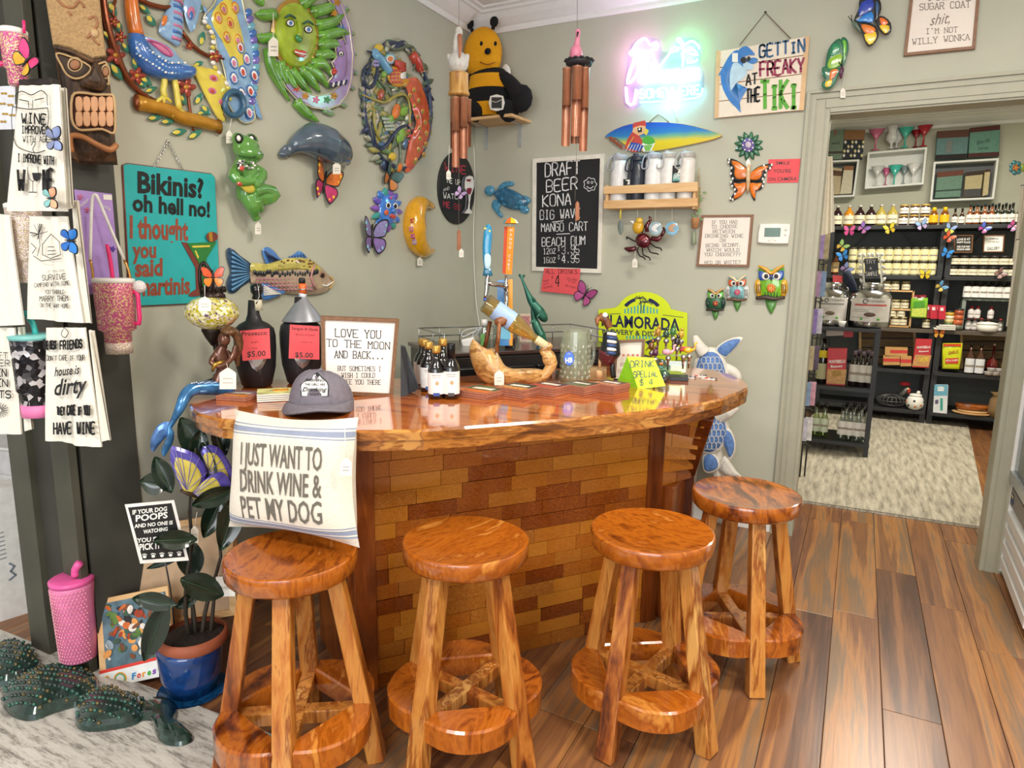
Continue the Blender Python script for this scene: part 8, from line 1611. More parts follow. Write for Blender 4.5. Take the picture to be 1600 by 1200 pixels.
pr=proto('preserve_jar','round jar with a cream cloth label','jar',grp,hj,7.6/kp,'#3a1f18',1,1,[(.9,0),(1,.15),(1,.7),(.8,.82)],m('#e6e2cb',.7),'#3a3634',(.1,.72))
for j in (0,1):
    for i in range(7): put(pr,k_==0,1489+i*15.8,LV[1],'dark preserve jar, %s from the left in the %s row, right rack'%(OR[i],('lower','upper')[j]),dz=j*hj*1.12,py=420); k_+=1
# signs on the second shelf
for lb,x0,x1,y0,y1,pp_,ink,ls in (('small black framed sign standing on the jars of the right rack',1491,1521,367,395,m('#1c1a18',.7),WHT,[('LOVE IS AT',1495,376,1516,375,3.4),('HAPPY PLACE',1495,380,1516,380,3),('AND OUR WAY',1495,387,1516,387,3.4),('BEGINS HERE',1495,391,1516,391,3)]),('small white framed sign standing right of the black one',1537,1570,367,394,WHT,BLK,[('SAMPLES',1546,374,1560,374,2.4),('OF THE DAY',1544,379,1562,379,2),('GALLERY',1542,391,1562,390,5)])):
    fsign('framed_sign',lb,RY(YS-.06),[(x0,y0),(x1,y0),(x1-2,y1),(x0-1,y1)],ls,fw=1.8,dep=.02,frm=m('#7a4f2a',.5),pap=pp_,ink=ink,style='s')
# third level
t=G('jar_crate','pale wooden crate shelf holding small jars on the counter of the left rack','crate',(2.80,YS-.02,LV[2]+.001)); xl=hit(1378,450,Ve((0,YS-.1,0)),Ve((0,-1,0))).x-t.O.x; xr=hit(1430,450,Ve((0,YS-.1,0)),Ve((0,-1,0))).x-t.O.x; hh=H_(1430,451,509)
for x in (xl,xr-.01): t.part('side',MB().box((x,0,hh/2),(.014,.2,hh),LW))
for z in (hh-.007,hh*.48,.007): t.part('board',MB().box(((xl+xr)/2,0,z),(xr-xl-.012,.2,.014),LW))
pr=proto('spread_jar','small jar with a cream label','jar','small cream-labelled jars around the wooden crate',H_(1410,436,450),6.6/kp,'#5a4a38',1,1,JAR,CREAM,'#b8a878',(.1,.7)); 
for i,(x,z,lb) in enumerate(((1383,hh,'small cream-labelled jar on top of the crate, left'),(1396,hh,'small cream-labelled jar on top of the crate, middle'),(1413,hh,'small cream-labelled jar on top of the crate, right'),(1400,hh*.5,'small cream-labelled jar on the crate middle shelf, left'),(1414,hh*.5,'small cream-labelled jar on the crate middle shelf, right'),(1402,.015,'small cream-labelled jar in the crate bottom, left'),(1414,.015,'small cream-labelled jar in the crate bottom, right'),(1396,.095,'small cream-labelled jar stacked in the crate, left'),(1410,.095,'small cream-labelled jar stacked in the crate, right'),(1452,0,'small cream-labelled jar before the red gift boxes'))): put(pr,i==0,x,LV[2],lb,dz=z,py=470)
def pouch(label,Q,c1,c2,y=YS-.12,txt=(),name='snack_pouch',band=None,zl=None,thick=.03):
    t=T(name,label,'pouch' if 'pouch' in name else 'box',RY(y),sum(q[0] for q in Q)/4,sum(q[1] for q in Q)/4); a=MB()
    P=Q
    if 'pouch' in name: pdome(a,t,[P[0],P[1],((P[1][0]+P[2][0])/2+.6,(P[1][1]+P[2][1])/2),P[2],P[3],((P[0][0]+P[3][0])/2-.6,(P[0][1]+P[3][1])/2)],m(c1,.35,co=.3),0,thick,4,0,pw=.5)
    else: a.prism(t.pp(P),-thick,thick,m(c1,.45))
    t.part('body',a); a=MB(); z=thick+.001
    for b in (band or ()): a.prism(t.pp(b[0],z),z,z+.0005,m(b[1],.5,v=.25,sc=60)); z+=.0008
    for l in txt: t.tx(a,*l[:6],z+.001,l[6],bold=.02)
    if band or txt: t.part('print',a)
    zb=t.O.z+min(q[1] for q in t.pp(Q)); c=[v for v in (1.026,.555,.115)+tuple(LV) if abs(v-zb)<.06]
    if c: t.e.matrix_world=Mx.Translation((0,0,c[0]+.002-zb))@t.M
    return t
pouch('green snack pouch standing beside the wooden crate',[(1423,474),(1449,473),(1447,505),(1421,504)],'#7ab82a','',band=[([(1424,490),(1447,489),(1446,503),(1423,502)],'#c8d85a'),([(1427,479),(1444,478),(1444,488),(1427,489)],'#4f9a2a')])
for i,(x,y,lb) in enumerate(((1430,462,'dark red gift box at the back, left'),(1441,462,'dark red gift box at the back, second'),(1450,468,'red gift box with a white circle, middle row left'),(1463,470,'red gift box, middle row right'),(1458,481,'red gift box, front row left'),(1471,481,'red gift box at the front right'))):
    pouch(lb,[(x-5,y-1),(x+6,y-1),(x+6,y+(12 if i<2 else 20)),(x-5,y+(12 if i<2 else 20))],'#8f1c2c' if i<2 else '#c2253a','',y=YS-.03-i*.03,name='gift_box',band=[([(x-2,y+2),(x+3,y+2),(x+3,y+7),(x-2,y+7)],'#e8d8d8')],thick=.015)
def can(lb,px,y0,y1,r,cols,zl,y=YS-.08,name='food_can',capc=None):
    t=G(name,lb,'can',(hit(px,y1,Ve((0,y,0)),Ve((0,-1,0))).x,y,zl+.001)); hh=H_(px,y0,y1,y); rr=r/kp; n=len(cols)
    for i,c in enumerate(cols): t.part('band',MB().lathe([(rr,hh*i/n),(rr,hh*(i+1)/n)],m(c,.4),16,ax='z'))
    t.part('lid',MB().lathe([(rr*1.02,hh),(rr*1.02,hh+.012),(rr*.9,hh+.014)],m(capc or '#2a2a2a',.4),16,ax='z'))
can('tall jar with green, white and yellow bands',1483,470,497,7.5,('#d8c88a','#4f6a3a','#d8c88a','#e8e2c8','#d0a83a'),LV[2]); can('tall orange and grey-green can beside the banded jar',1497,472,503,7,('#6a6f60','#c0623a','#c0623a','#a8502f'),LV[2],YS-.1)
t=RTh('book_stack','low stack of white booklets before the tall cans','books',1478,504,LV[2],YS-.14)
for i in range(3): t.part('booklet',MB().box((.01*i-.01,.008+i*.016,0),(.17-.02*i,.012,.13),m('#e8e4dc',.7)),bev=.001)
t=RTh('white_casserole','small white lidded dish with a moulded rim','dish',1543,510,LV[2],YS-.12); r=16/kp; t.part('dish',MB().lathe([(r*.8,0),(r*.95,.02),(r,.065)],WHT,24,sz=.8)); t.part('lid',MB().lathe([(r*1.04,.065),(r*1.0,.075),(r*.5,.085),(.01,.088)],WHT,24,sz=.8))
for s in (-1,1): t.part('handle',MB().tube([(s*r,.05,-.01),(s*(r+.015),.055,0),(s*r,.05,.01)],.005,WHT,n=6))
# grey riser shelf on right rack
t=G('riser_shelf','grey metal riser shelf carrying white-labelled bottles','shelf',(3.36,YS+.02,LV[2])); xl=hit(1505,470,Ve((0,YS-.08,0)),Ve((0,-1,0))).x-t.O.x; hh=H_(1540,461,510)
t.part('top',MB().box((xl+.28,0,hh),(.56,.2,.02),m('#8f9a94',.5,.3)));
for x in (xl+.01,xl+.55): t.part('leg',MB().box((x,0,hh/2),(.03,.2,hh-.02),m('#8f9a94',.5,.3)))
pr=proto('spice_bottle','dark bottle with a plain white label','bottle','white-labelled bottles on the grey riser',H_(1520,434,460),6.0/kp,'#2a2224',1,1,[(.9,0),(1,.04),(1,.72),(.5,.86),(.45,.92)],m('#f2f2f2',.5),'#141416',(.05,.7))
for i,x in enumerate((1512,1525,1538,1550,1562,1575)): put(pr,i==0,x,LV[2],'white-labelled bottle on the grey riser, %s from the left'%('first','second','third','fourth','fifth','sixth')[i],dz=hh+.012,py=450)
pr=proto('wax_bottle','small white bottle with a red top and dark seal','bottle','small red-topped bottles under the grey riser',H_(1520,486,505),4.6/kp,'#ebe4e2',1,1,[(.9,0),(1,.04),(1,.66),(.5,.76),(.5,.82)],m('#f4efee',.5),'#b01f34',(.1,.6))
for i,(x,z,lb) in enumerate(((1517,.11,'upper row, left'),(1527,.11,'upper row, middle'),(1548,.11,'upper row, right'),(1515,0,'lower row, left'),(1525,0,'lower row, second'),(1535,0,'lower row, third, behind the white dish'),(1546,0,'lower row, fourth, behind the white dish'),(1565,0,'lower row, beside the hanging towel'))): put(pr,i==0,x,LV[2],'small red-topped white bottle under the grey riser, '+lb,dz=z,y=YS,py=490)
t=G('riser_step','clear step stand under the upper row of red-topped bottles','stand',(3.30,YS+.0,LV[2])); t.mb.box((0,0,.104),(.34,.1,.006),glass('#8f9a94',.4)); t.part('top'); 
for x in (-.165,.165): t.part('leg',MB().box((x,0,.05),(.006,.1,.1),glass('#8f9a94',.4)))
# fourth level
RPB='#d23a3a'; TAN='#c9985c'
def pasta(lb,Q,z=YS-.12,st='MONTEBELLO'):
    x0=Q[3][0];x1=Q[2][0]; (ax,ay),(bx,by),(cx,cy),(dx,dy)=Q; ym=(ay+dy)/2; 
    pouch(lb,Q,'#c23038','',y=z,name='pasta_bag',band=[([(ax-.5,ym+3),(bx-.5,by+(cy-by)*.58),(cx,cy-1),(dx,dy-1)],'#c9955a'),([(ax+4,ym+8),(bx-5,ym+6),(bx-6,ym+14),(ax+6,ym+15)],'#d8b04a')],txt=[(st,ax+2,ay+(dy-ay)*.36,bx-2,ay+(dy-ay)*.34,(dy-ay)*.085,WHT),('Risoni',ax+5,ay+(dy-ay)*.49,bx-5,ay+(dy-ay)*.47,(dy-ay)*.06,WHT)],thick=.035)
pasta('red and tan pasta bag standing on the left rack, right of the boxes',[(1431,528),(1456,529),(1451,573),(1425,572)])
for i,(x0,y0,x1,y1,lb) in enumerate(((1383,542,1418,556,'red and tan pasta box on top of the row'),(1380,556,1406,571,'red and tan pasta box at the lower left'),(1407,557,1424,573,'red and tan pasta box at the lower right'))):
    pouch(lb,[(x0,y0),(x1,y0+1),(x1-.5,y1),(x0-.5,y1)],TAN,'',name='pasta_box',band=[([(x0+8 if i==0 else x0,y0+(y1-y0)*.35),(x1,y0+(y1-y0)*.38),(x1,y0+(y1-y0)*.72),(x0+8 if i==0 else x0,y0+(y1-y0)*.68)],RPB)],thick=.03)
for lb,x0,x1,y0,y1 in (('brown slatted wooden crate standing behind the pasta boxes',1342,1431,514,572),('brown slatted wooden crate behind the liqueur bottles',1500,1590,519,576)):
    t=T('wooden_crate',lb,'crate',RY(YS+.2),(x0+x1)/2,(y0+y1)/2); WD=wood('old_crate_wood',['#5a4630','#7a6040','#8f7450'],st=(1,8,8),sc=3,rough=.7,rnd=.3)
    for i in range(4): f0=y0+(y1-y0)*i/4; t.part('slat',MB().prism(t.pp([(x0,f0+1),(x1,f0+1),(x1,f0+(y1-y0)/4-1),(x0,f0+(y1-y0)/4-1)]),-.01,.0,WD))
    for x in (x0,x1-4): t.part('upright',MB().prism(t.pp([(x,y0),(x+4,y0),(x+4,y1),(x,y1)]),.0,.012,LW))
pouch('yellow and red chip bag standing on the right rack',[(1473,536),(1504,536),(1499,577),(1472,576)],'#d8e020','',band=[([(1474,537),(1502,537),(1502,541),(1474,541)],'#d84a1a'),([(1477,560),(1498,559),(1497,568),(1477,568)],'#d8402a')],txt=[('GARLIC',1482,554,1498,551,5,m('#a8301a',.5)),('PITA CHIPS',1478,565,1497,564,3,WHT)])
pr=proto('liqueur_bottle','brown bottle with a tall white label','bottle','white-labelled brown bottles on the right rack',H_(1520,529,576),7.5/kp,'#4a2a1c',1,1,[(.92,0),(1,.03),(1,.48),(.7,.6),(.3,.72),(.28,.9)],m('#e6e9f0',.5),'#1c1410',(.03,.5),al=(.08,0))
put(pr,True,1517,LV[3],'white-labelled brown bottle, left of the pair on the right rack',py=550,y=YS-.1); put(pr,False,1533,LV[3],'white-labelled brown bottle, right of the pair on the right rack',py=550,y=YS-.1)
for px,c,lb in ((1549,'#6a1a1a','round-bellied dark red bottle with a long thin neck'),(1573,'#8f7a4a','round-bellied amber bottle with a long thin neck')):
    t=RTh('decanter',lb,'bottle',px,575,LV[3],YS+.02); hh=H_(px,528,573); r=9/kp; t.part('glass',MB().lathe([(r*.6,.0),(r*.95,hh*.15),(r,hh*.3),(r*.8,hh*.45),(r*.2,hh*.58),(r*.16,hh)],m(c,.1,co=.8),18)); t.part('stopper',MB().lathe([(r*.22,hh*.98),(r*.2,hh*1.04)],m('#c9b89a',.5),8))
for i,(x,z) in enumerate(((1545,0),(1556,0),(1568,0),(1549,.035),(1561,.035))):
    t=RTh('plastic_tub','clear plastic tub, %s of the small stack before the red decanter'%('lower left','lower middle','lower right','upper left','upper right')[i],'tub',x,580,LV[3]+z,YS-.14); t.part('tub',MB().lathe([(.03,0),(.034,.024)],m('#b8aaa0',.4,v=.4,sc=80),14)); t.part('lid',MB().lathe([(.036,.024),(.036,.031)],m('#c9cacc',.3),14))
# bottom level
t=RTh('wire_chicken_basket','grey wire basket shaped like a hen with a red cloth comb','basket',1392,634,LV[4],YS-.06); a=MB(); WRM=m('#6f6f70',.4,.6); bw=24/kp; 
for i in range(10):
    g=pi*i/10; a.tube([(bw*cos(q)*cos(g),.06+.06*sin(q),bw*.7*cos(q)*sin(g)) for q in [2*pi*j/16 for j in range(16)]],.0035,WRM,n=4,closed=True)
for y,r in ((.02,.7),(.06,1.0),(.10,.75)): a.tube([(bw*r*cos(q),y,bw*.7*r*sin(q)) for q in [2*pi*j/20 for j in range(20)]],.004,WRM,n=4,closed=True)
a.tube([(bw*.5,.1,0),(bw*.8,.16,0),(bw*.95,.19,0)],[.03,.022,.02],WRM,n=8); t.part('basket',a); a=MB(); a.ell((bw*.75,.235,0),(.05,.022,.02),m('#a81a2c',.8,v=.3),10); a.ell((bw*1.05,.17,.01),(.018,.03,.01),m('#b8322a',.7),8); t.part('comb',a); a=MB(); a.ell((bw*.97,.19,.02),(.012,.012,.008),m('#e8d0a0',.6),8); t.part('face',a)
t=RTh('spotted_jar','round white lidded jar with black and brown spots','jar',1429,634,LV[4],YS-.1); r=14.5/kp; a=MB().lathe([(r*.6,0),(r*.95,.035),(r,.07),(r*.85,.11),(r*.62,.13)],WHT,22); t.part('body',a); a=MB(); 
for i,(g,y,c) in enumerate(((.3,.05,'#b8703a'),(.55,.09,'#1a1a1a'),(.75,.04,'#1a1a1a'),(.15,.08,'#1a1a1a'),(.5,.035,'#b8703a'),(.9,.08,'#b8703a'))): q=g*pi; a.ell((r*.98*cos(q),y,r*.98*sin(q)),(.011,.011,.006),m(c,.4),8)
t.part('spots',a); a=MB().lathe([(r*.68,.13),(r*.7,.14),(r*.6,.148),(.02,.152)],WHT,20); a.ell((.02,.165,0),(.018,.018,.018),WHT,10); t.part('lid',a)
pouch('tall pale blue and white product box on the bottom shelf',[(1461,594),(1482,594),(1480,639),(1458,639)],'#e6eaf0','',name='product_box',band=[([(1461,594),(1482,594),(1481,611),(1460,611)],'#6fb4d0'),([(1466,597),(1476,597),(1476,604),(1466,604)],'#e8f0f4'),([(1470,615),(1474,615),(1474,634),(1470,634)],'#3fa89a'),([(1462,618),(1467,617),(1467,623),(1462,624)],'#6a5a80')],thick=.03)
t=RTh('cutting_boards','stack of live-edge wooden boards and a tray on the bottom shelf','boards',1520,640,LV[4],YS-.06)
for i,(w,d,y) in enumerate(((.34,.22,.008),(.26,.2,.026),(.30,.12,.05))): t.part('board' if i<2 else 'wooden_bowl',MB().prism([(x*w/2*(1+.08*sin(7*x)),z*d/2) for x,z in ellp(0,0,1,1,18)],-.008,.008,EDGE if i!=1 else LW) if 0 else MB().lathe([(w/2*.9,y-.008),(w/2,y+.006 if i<2 else y+.04),(w/2*.92,y+.008 if i<2 else y+.042)],SEATW if i==2 else LW,20,sz=d/w))
t=RTh('burlap_bag','brown burlap bag at the right end of the bottom shelf','bag',1560,640,LV[4],YS-.1); a=MB().lathe([(.07,0),(.085,.06),(.075,.16),(.05,.2),(.08,.23)],m('#8f7450',.95,bp=.6,sc=120),16); t.part('sack',a); t.part('tie',MB().tube([(.052*cos(g),.2,.052*sin(g)) for g in [i*.6 for i in range(11)]],.005,m('#c9a85a',.7),n=5,closed=True))
# wall boxes
WBX=m('#dfe2de',.5,v=.05)
def wbox(label,Q,dep=.14,shelf=False,back=True):
    t=T('wall_box',label,'shelf',RY(FY-dep),sum(q[0] for q in Q)/4,sum(q[1] for q in Q)/4); q=[Ve(p) for p in t.pp(Q)]; c=sum(q,Ve((0,0)))/4
    th=.018; inn=[]
    for i in range(4): e1=(q[i]-q[i-1]).normalized(); e2=(q[(i+1)%4]-q[i]).normalized(); inn.append(q[i]-e1*th+e2*th)
    for i in range(4): j=(i+1)%4; t.part('side',MB().prism([q[i],q[j],inn[j],inn[i]],-dep+.002,0,WBX))
    if back: t.part('back',MB().prism(inn,-dep+.002,-dep+.008,WBX if back==1 else DKB))
    return t
wbox('white wall box holding two bags, cut by the hanging towel',[(1270,252),(1343,249),(1335,307),(1262,310)],back=2)
wbox('white wall box holding the lower row of plastic cocktail glasses',[(1356,238),(1449,230),(1443,288),(1351,295)])
wbox('white wall box holding folded green and cow-print bags',[(1459,253),(1561,247),(1553,311),(1453,315)],back=2)
def on(name,label,cat,px,y0,y1,parts,group=None,y=FY-.09):
    t=T(name,label,cat,RY(y),px,(y0+y1)/2,group); t.px0=px
    for nm,fn in parts: a=MB(); fn(a,t); t.part(nm,a)
    return t
def cock(label,px,y0,y1,c,w=8.5,hur=False,y=FY-.09):
    M_=m(c,.25,co=.5)
    def f(a,t):
        X=t.p(px,y1)[0]; yy=lambda f_:t.p(px,y1)[1]+(t.p(px,y0)[1]-t.p(px,y1)[1])*f_; k=t.k
        P=[(w*.55*k,yy(0)),(w*.5*k,yy(.03)),(w*.12*k,yy(.08)),(w*.1*k,yy(.5)),(w*k,yy(1))] if not hur else [(w*.5*k,yy(0)),(w*.12*k,yy(.06)),(w*.15*k,yy(.2)),(w*.75*k,yy(.36)),(w*.8*k,yy(.5)),(w*.55*k,yy(.75)),(w*.75*k,yy(1))]
        a.lathe(P,M_,18,c=(X,0,0))
    def rim(a,t): X=t.p(px,y1)[0]; yy=t.p(px,y0)[1]; k=t.k*w*(1 if not hur else .75); a.lathe([(k,yy),(k*1.02,yy+.004),(k*.7,yy+.003)],m('#d8d8dc',.2,.6),18,c=(X,0,0))
    return on('cocktail_glass',label,'glass',px,y0,y1,[('bowl_and_stem',f),('rim',rim)],'plastic cocktail glasses on the white wall boxes',y)
cock('pink martini glass at the left on top of the white box',1367,203,235,'#c86a8c',13); cock('white hurricane glass on top of the white box',1392,197,232,'#d8d8dc',12,True); cock('second white hurricane glass, half hidden behind the first',1400,199,231,'#cfcfd4',11,True,FY-.04); cock('turquoise martini glass on top of the white box',1413,200,231,'#3fb8a8',13); cock('small dark red martini glass behind the larger red one',1430,204,230,'#8f1a28',10,False,FY-.04); cock('large dark red martini glass at the right on top of the box',1442,197,229,'#a81a2a',13)
cock('white martini glass seen at the left inside the white box',1369,261,291,'#c9cac8',11); cock('pink martini glass inside the white box',1383,263,290,'#c2608a',8,False,FY-.05); cock('turquoise martini glass in the middle inside the white box',1396,259,291,'#3fb8a8',12); cock('pale grey glass behind inside the white box',1411,260,288,'#7f8f92',8,False,FY-.05); cock('white martini glass at the right inside the white box',1425,257,289,'#dcdcdc',12)
def bag(label,Q,cols,y=FY-.1,deco=None):
    t=T('tote_bag',label,'bag',RY(y),sum(q[0] for q in Q)/4,sum(q[1] for q in Q)/4,'bags on and in the white wall boxes'); (ax,ay),(bx,by),(cx,cy),(dx,dy)=Q; a=MB(); n=len(cols)
    L=lambda p,q,f:(p[0]+(q[0]-p[0])*f,p[1]+(q[1]-p[1])*f)
    for i,(f0,f1,c,nm) in enumerate(cols): a=MB(); z=.035 if nm=='body' else .037; a.prism(t.pp([L(Q[0],Q[3],f0),L(Q[1],Q[2],f0),L(Q[1],Q[2],f1),L(Q[0],Q[3],f1)]),-.04 if nm=='body' else z-.003,z,m(c,.8,v=.15,sc=60),ch=.002 if nm!='body' else .006); t.part(nm,a)
    if deco: a=MB(); deco(a,t); t.part('decoration',a)
    return t
def dia(a,t):
    for i in range(6):
        for j in range(4):
            x=1321+i*5.6-(j*.8); y=222+j*7; a.prism(t.pp([(x-2.2,y),(x,y-3),(x+2.2,y),(x,y+3)],.0385),.037,.0385,m(('#e8e4da','#2a3038','#d8cf9a')[(i+j)%3],.8))
bag('grey-green bag with a tag, leftmost on the wall box',[(1297,205),(1320,203),(1316,250),(1294,250)],[(0,1,'#6f8272','body'),(.72,.8,'#4a4038','strap')],deco=lambda a,t:(t.tx(a,'sweet',1300,226,1312,225,5,.038,m('#3a4a40',.7)),a.prism(t.pp([(1303,203),(1307,203),(1306,212),(1304,212)],.038),.037,.040,m('#8f5a4a',.5))))
bag('black and cream diamond-patterned bag with a tan top',[(1320,204),(1352,204),(1347,249),(1315,249)],[(0,1,'#30343a','body'),(0,.34,'#8a6442','flap')],deco=dia)
bag('grey-blue bag with a brown top at the left on the right wall box',[(1464,206),(1514,203),(1510,248),(1461,250)],[(0,1,'#5f7f80','body'),(0,.26,'#5a3a30','flap'),(.84,1,'#221c1c','base')],deco=lambda a,t:a.prism(t.pp([(1479,220),(1489,219),(1487,238),(1477,239)],.039),.037,.041,m('#6a6f70',.6)))
bag('teal bag with a dark red top at the right on the right wall box',[(1515,201),(1562,196),(1560,245),(1512,247)],[(0,1,'#5f8a7c','body'),(0,.16,'#4f2624','flap'),(.86,1,'#4a2426','base')],deco=lambda a,t:(t.tx(a,'Bless this',1526,226,1547,221,6,.038,m('#2f4a44',.7),shear=.3),t.tx(a,'home',1528,234,1544,233,5,.038,m('#2f4a44',.7),shear=.3)))
for lb,Q,c in (('cream folded bag in the left wall box, behind the towel',[(1300,262),(1316,264),(1312,304),(1298,305)],[(0,1,'#b8a98a','body'),(.1,.3,'#5a3f30','strap')]),('pale ribbed bag with a tan top in the left wall box',[(1319,260),(1334,260),(1331,303),(1312,304)],[(0,1,'#c9c2ac','body'),(0,.15,'#8f6040','flap')]),('green bag with a brown flap inside the right wall box',[(1464,270),(1505,266),(1500,308),(1460,310)],[(0,1,'#6a8a7a','body'),(0,.2,'#6a3f30','flap'),(.7,.76,'#3a4a44','strap')]),('cow-print bag with a grey base inside the right wall box',[(1508,270),(1536,267),(1531,307),(1505,308)],[(0,1,'#b8ab84','body'),(0,.16,'#3a2c24','flap'),(.7,1,'#4a4a4c','base')]),('narrow cream bag with dark trim inside the right wall box',[(1538,266),(1547,265),(1543,305),(1534,307)],[(0,1,'#c2b48c','body'),(0,.1,'#4a2f24','flap')])): bag(lb,Q,c,FY-.08)
# metal wall flowers at far right
t=T('metal_wall_flower','small teal and orange metal flower ornament on the far wall','wall art',RY(FY),1590,262); a=MB(); pell(a,t,1587,262,9,9,m('#2f6a72',.3,.4),.005,.008,14); 
for i in range(7): g=i*.9; pell(a,t,1587+7*cos(g),262+8*sin(g),4,4,m('#3f8088',.3,.4),.006,.006,8)
flower(a,t,1587,262,6,ORG,YEL,.015); pdome(a,t,[(1594,258),(1606,256),(1606,268),(1594,266)],m('#8fa03a',.3,.3),.006,.006); t.solo(a)
# butterflies clipped on the racks
bf=[(1289,352,'#2f6fc0','#2f6fc0','blue butterfly on the top shelf edge, next to the towel'),(1327,361,'#e05a9c','#c93f86','hot pink butterfly under the amber syrup bottle'),(1349,357,'#8f6ab8','#b06aa8','lilac butterfly on the top shelf edge'),(1390,358,'#e6cf3a','#d8b82a','yellow butterfly under the pale yellow syrups'),(1440,352,'#8fb0e0','#b8a8d8','pale blue butterfly before the jam jars'),(1484,358,'#8fa8d8','#c0c85a','mixed blue and yellow butterfly between the racks'),(1537,357,'#4f6ad0','#b04a9c','blue and purple butterfly under the amber sauces'),(1582,354,'#c04a8c','#b86ab0','magenta butterfly at the right end of the top shelf'),(1316,385,'#8fb86a','#c9a84a','small green and orange butterfly on the left post'),(1317,400,'#2f8fe0','#2a7fd0','bright blue butterfly on the left rack'),(1322,420,'#7f8ac0','#9a7fb0','grey-violet butterfly on the left post'),(1445,429,'#e6d03a','#d8b82a','yellow butterfly on the second shelf edge'),(1482,371,'#d8603a','#c8502f','orange-red butterfly on the middle post'),(1479,396,'#2f8fe0','#2a7fd0','vivid blue butterfly low on the middle post'),(1470,448,'#5f9ac8','#d0b85a','small blue and yellow butterfly on the middle post'),(1562,428,'#8f6a6a','#a87f7a','brown-pink butterfly on the right rack shelf edge'),(1467,521,'#d8702f','#e0a03a','orange monarch butterfly between the racks, below the counter')]
random.seed(4)
for x,y,c1,c2,lb in bf: bfly(lb,RY(YS-.165),x,y,11,random.choice((50,70,90,110,40)),c1,c2,group='paper butterflies clipped on the shelf racks')
# dispenser table
t=G('dispenser_table','black three-tier stand carrying two steel dispensers in the next room','table',(2.17,2.18,0)); hw=.272
for x in (-hw+.02,hw-.02):
    for y in (-.2,.2): t.part('leg',MB().box((x,y,.5),(.035,.035,1.0),BKM))
for z in (1.01,.54,.10): t.part('shelf',MB().box((0,0,z),(hw*2,.44,.028),BKM),bev=.002)
STE=m('#bcbcbe',.14,1,v=.03)
def disp(label,px,hw_,y0,y1,col,band):
    t=RTh('steel_dispenser',label,'dispenser',px,y1,1.026,2.14,'steel oil dispensers'); k=t.k; H=t.p(px,y0)[1]-t.p(px,y1)[1]; r=hw_*k; 
    t.part('drum',MB().lathe([(r*.96,.0),(r,.012),(r,H*.66),(r*.82,H*.80),(r*.5,H*.86)],STE,28)); t.part('lid',MB().lathe([(r*.5,H*.85),(r*.56,H*.87),(r*.56,H*.98),(r*.5,H),(r*.2,H*.99)],STE,22))
    a=MB(); z=r*1.01; a.lathe([(z,H*.14),(z,H*.66)],m('#d8d2cc',.5),24,a0=.07,a1=.43,cap=False); t.part('label',a); a=MB(); y_=lambda f:H*f
    a.lathe([(z*1.004,H*.49),(z*1.004,H*.53)],m(band,.5),20,a0=.12,a1=.38,cap=False); 
    for f in (.40,.36,.22): a.lathe([(z*1.004,H*f),(z*1.004,H*(f+.012))],m('#9a958f',.6),14,a0=.26,a1=.40,cap=False)
    a.ell((.0,H*.30,z),(r*.28,H*.05,.003),m(col,.5,v=.5),10); a.ell((-r*.35,H*.2,z*.93),(r*.09,H*.03,.004),m('#4fa83a',.5),8); a.ell((r*.4,H*.2,z*.92),(r*.09,H*.03,.004),m('#4fa83a',.5),8); a.tube([(r*.12*cos(g)-r*.25,H*.59+r*.12*sin(g),z*.975) for g in [i*.8 for i in range(8)]],.003,BLK,n=4,closed=True); v_,f_=glyphs('Aromolio'); a.add([(x*.032-.0+.03,H*.575+y*.03,z) for x,y in v_],f_,BLK); t.part('label_print',a)
    t.part('tap',MB().ell((0,H*.06,r+.012),(.017,.017,.012),STE,12).tube([(0,H*.06,r),(0,H*.06,r+.03)],.006,STE)); t.part('clip',MB().tube([(r*.75,H*.78,.03),(r*.9,H*.84,.04),(r*.8,H*.9,.03)],.005,STE,n=6))
disp('large steel dispenser with a red-banded label and the scroll-framed sign above',1356,33,445,514,'#6a4a38','#c25a5a'); disp('steel dispenser with a grey-banded label, half hidden by the card rack',1296,27,441,508,'#7a6a50','#8f8f8c')
t=RTh('paper_cup','small white paper cup between the dispensers','cup',1315,514,1.026,2.02); t.solo(MB().lathe([(.022,0),(.03,.045)],WHT,14))
# carved sign
t=T('ornate_sign','white scroll-framed black sign reading Try a Sample above the steel dispenser','sign',RY(2.16),1362,420); W2=m('#d6d5cc',.6,v=.1); a=MB(); random.seed(3)
P=[(1343,399),(1378,398),(1382,446),(1346,448)]
for i in range(4):
    p,q=P[i],P[(i+1)%4]
    for j in range(5): f=j/5; x=p[0]+(q[0]-p[0])*f; y=p[1]+(q[1]-p[1])*f; leaf(a,t,x,y,9,5,random.uniform(0,180),W2,w=.006,h=.006); pell(a,t,x,y,2.6,2.6,W2,.01,.006,8)
q=[t.p(1347,401),t.p(1375,401),t.p(1378,443),t.p(1350,445)]; a.tube([(*p,.006) for p in q],.009,W2,n=6,closed=True); t.part('scroll_frame',a)
t.part('board',MB().prism(t.pp([(1350,404),(1372,403),(1373,435),(1353,436)]),0,.006,BLK)); a=MB()
for st,x0,y0,x1,y1,h in (('TRY',1353,412,1368,411,6),('A',1359,421,1363,421,4),('SAMPLE',1353,431,1371,430,6)): t.tx(a,st,x0,y0,x1,y1,h,.0066,WHT,'p',pw=.12)
t.part('lettering',a); t.part('stand',MB().box((*t.p(1362,449),-.0),(.03,.05,.01),W2))
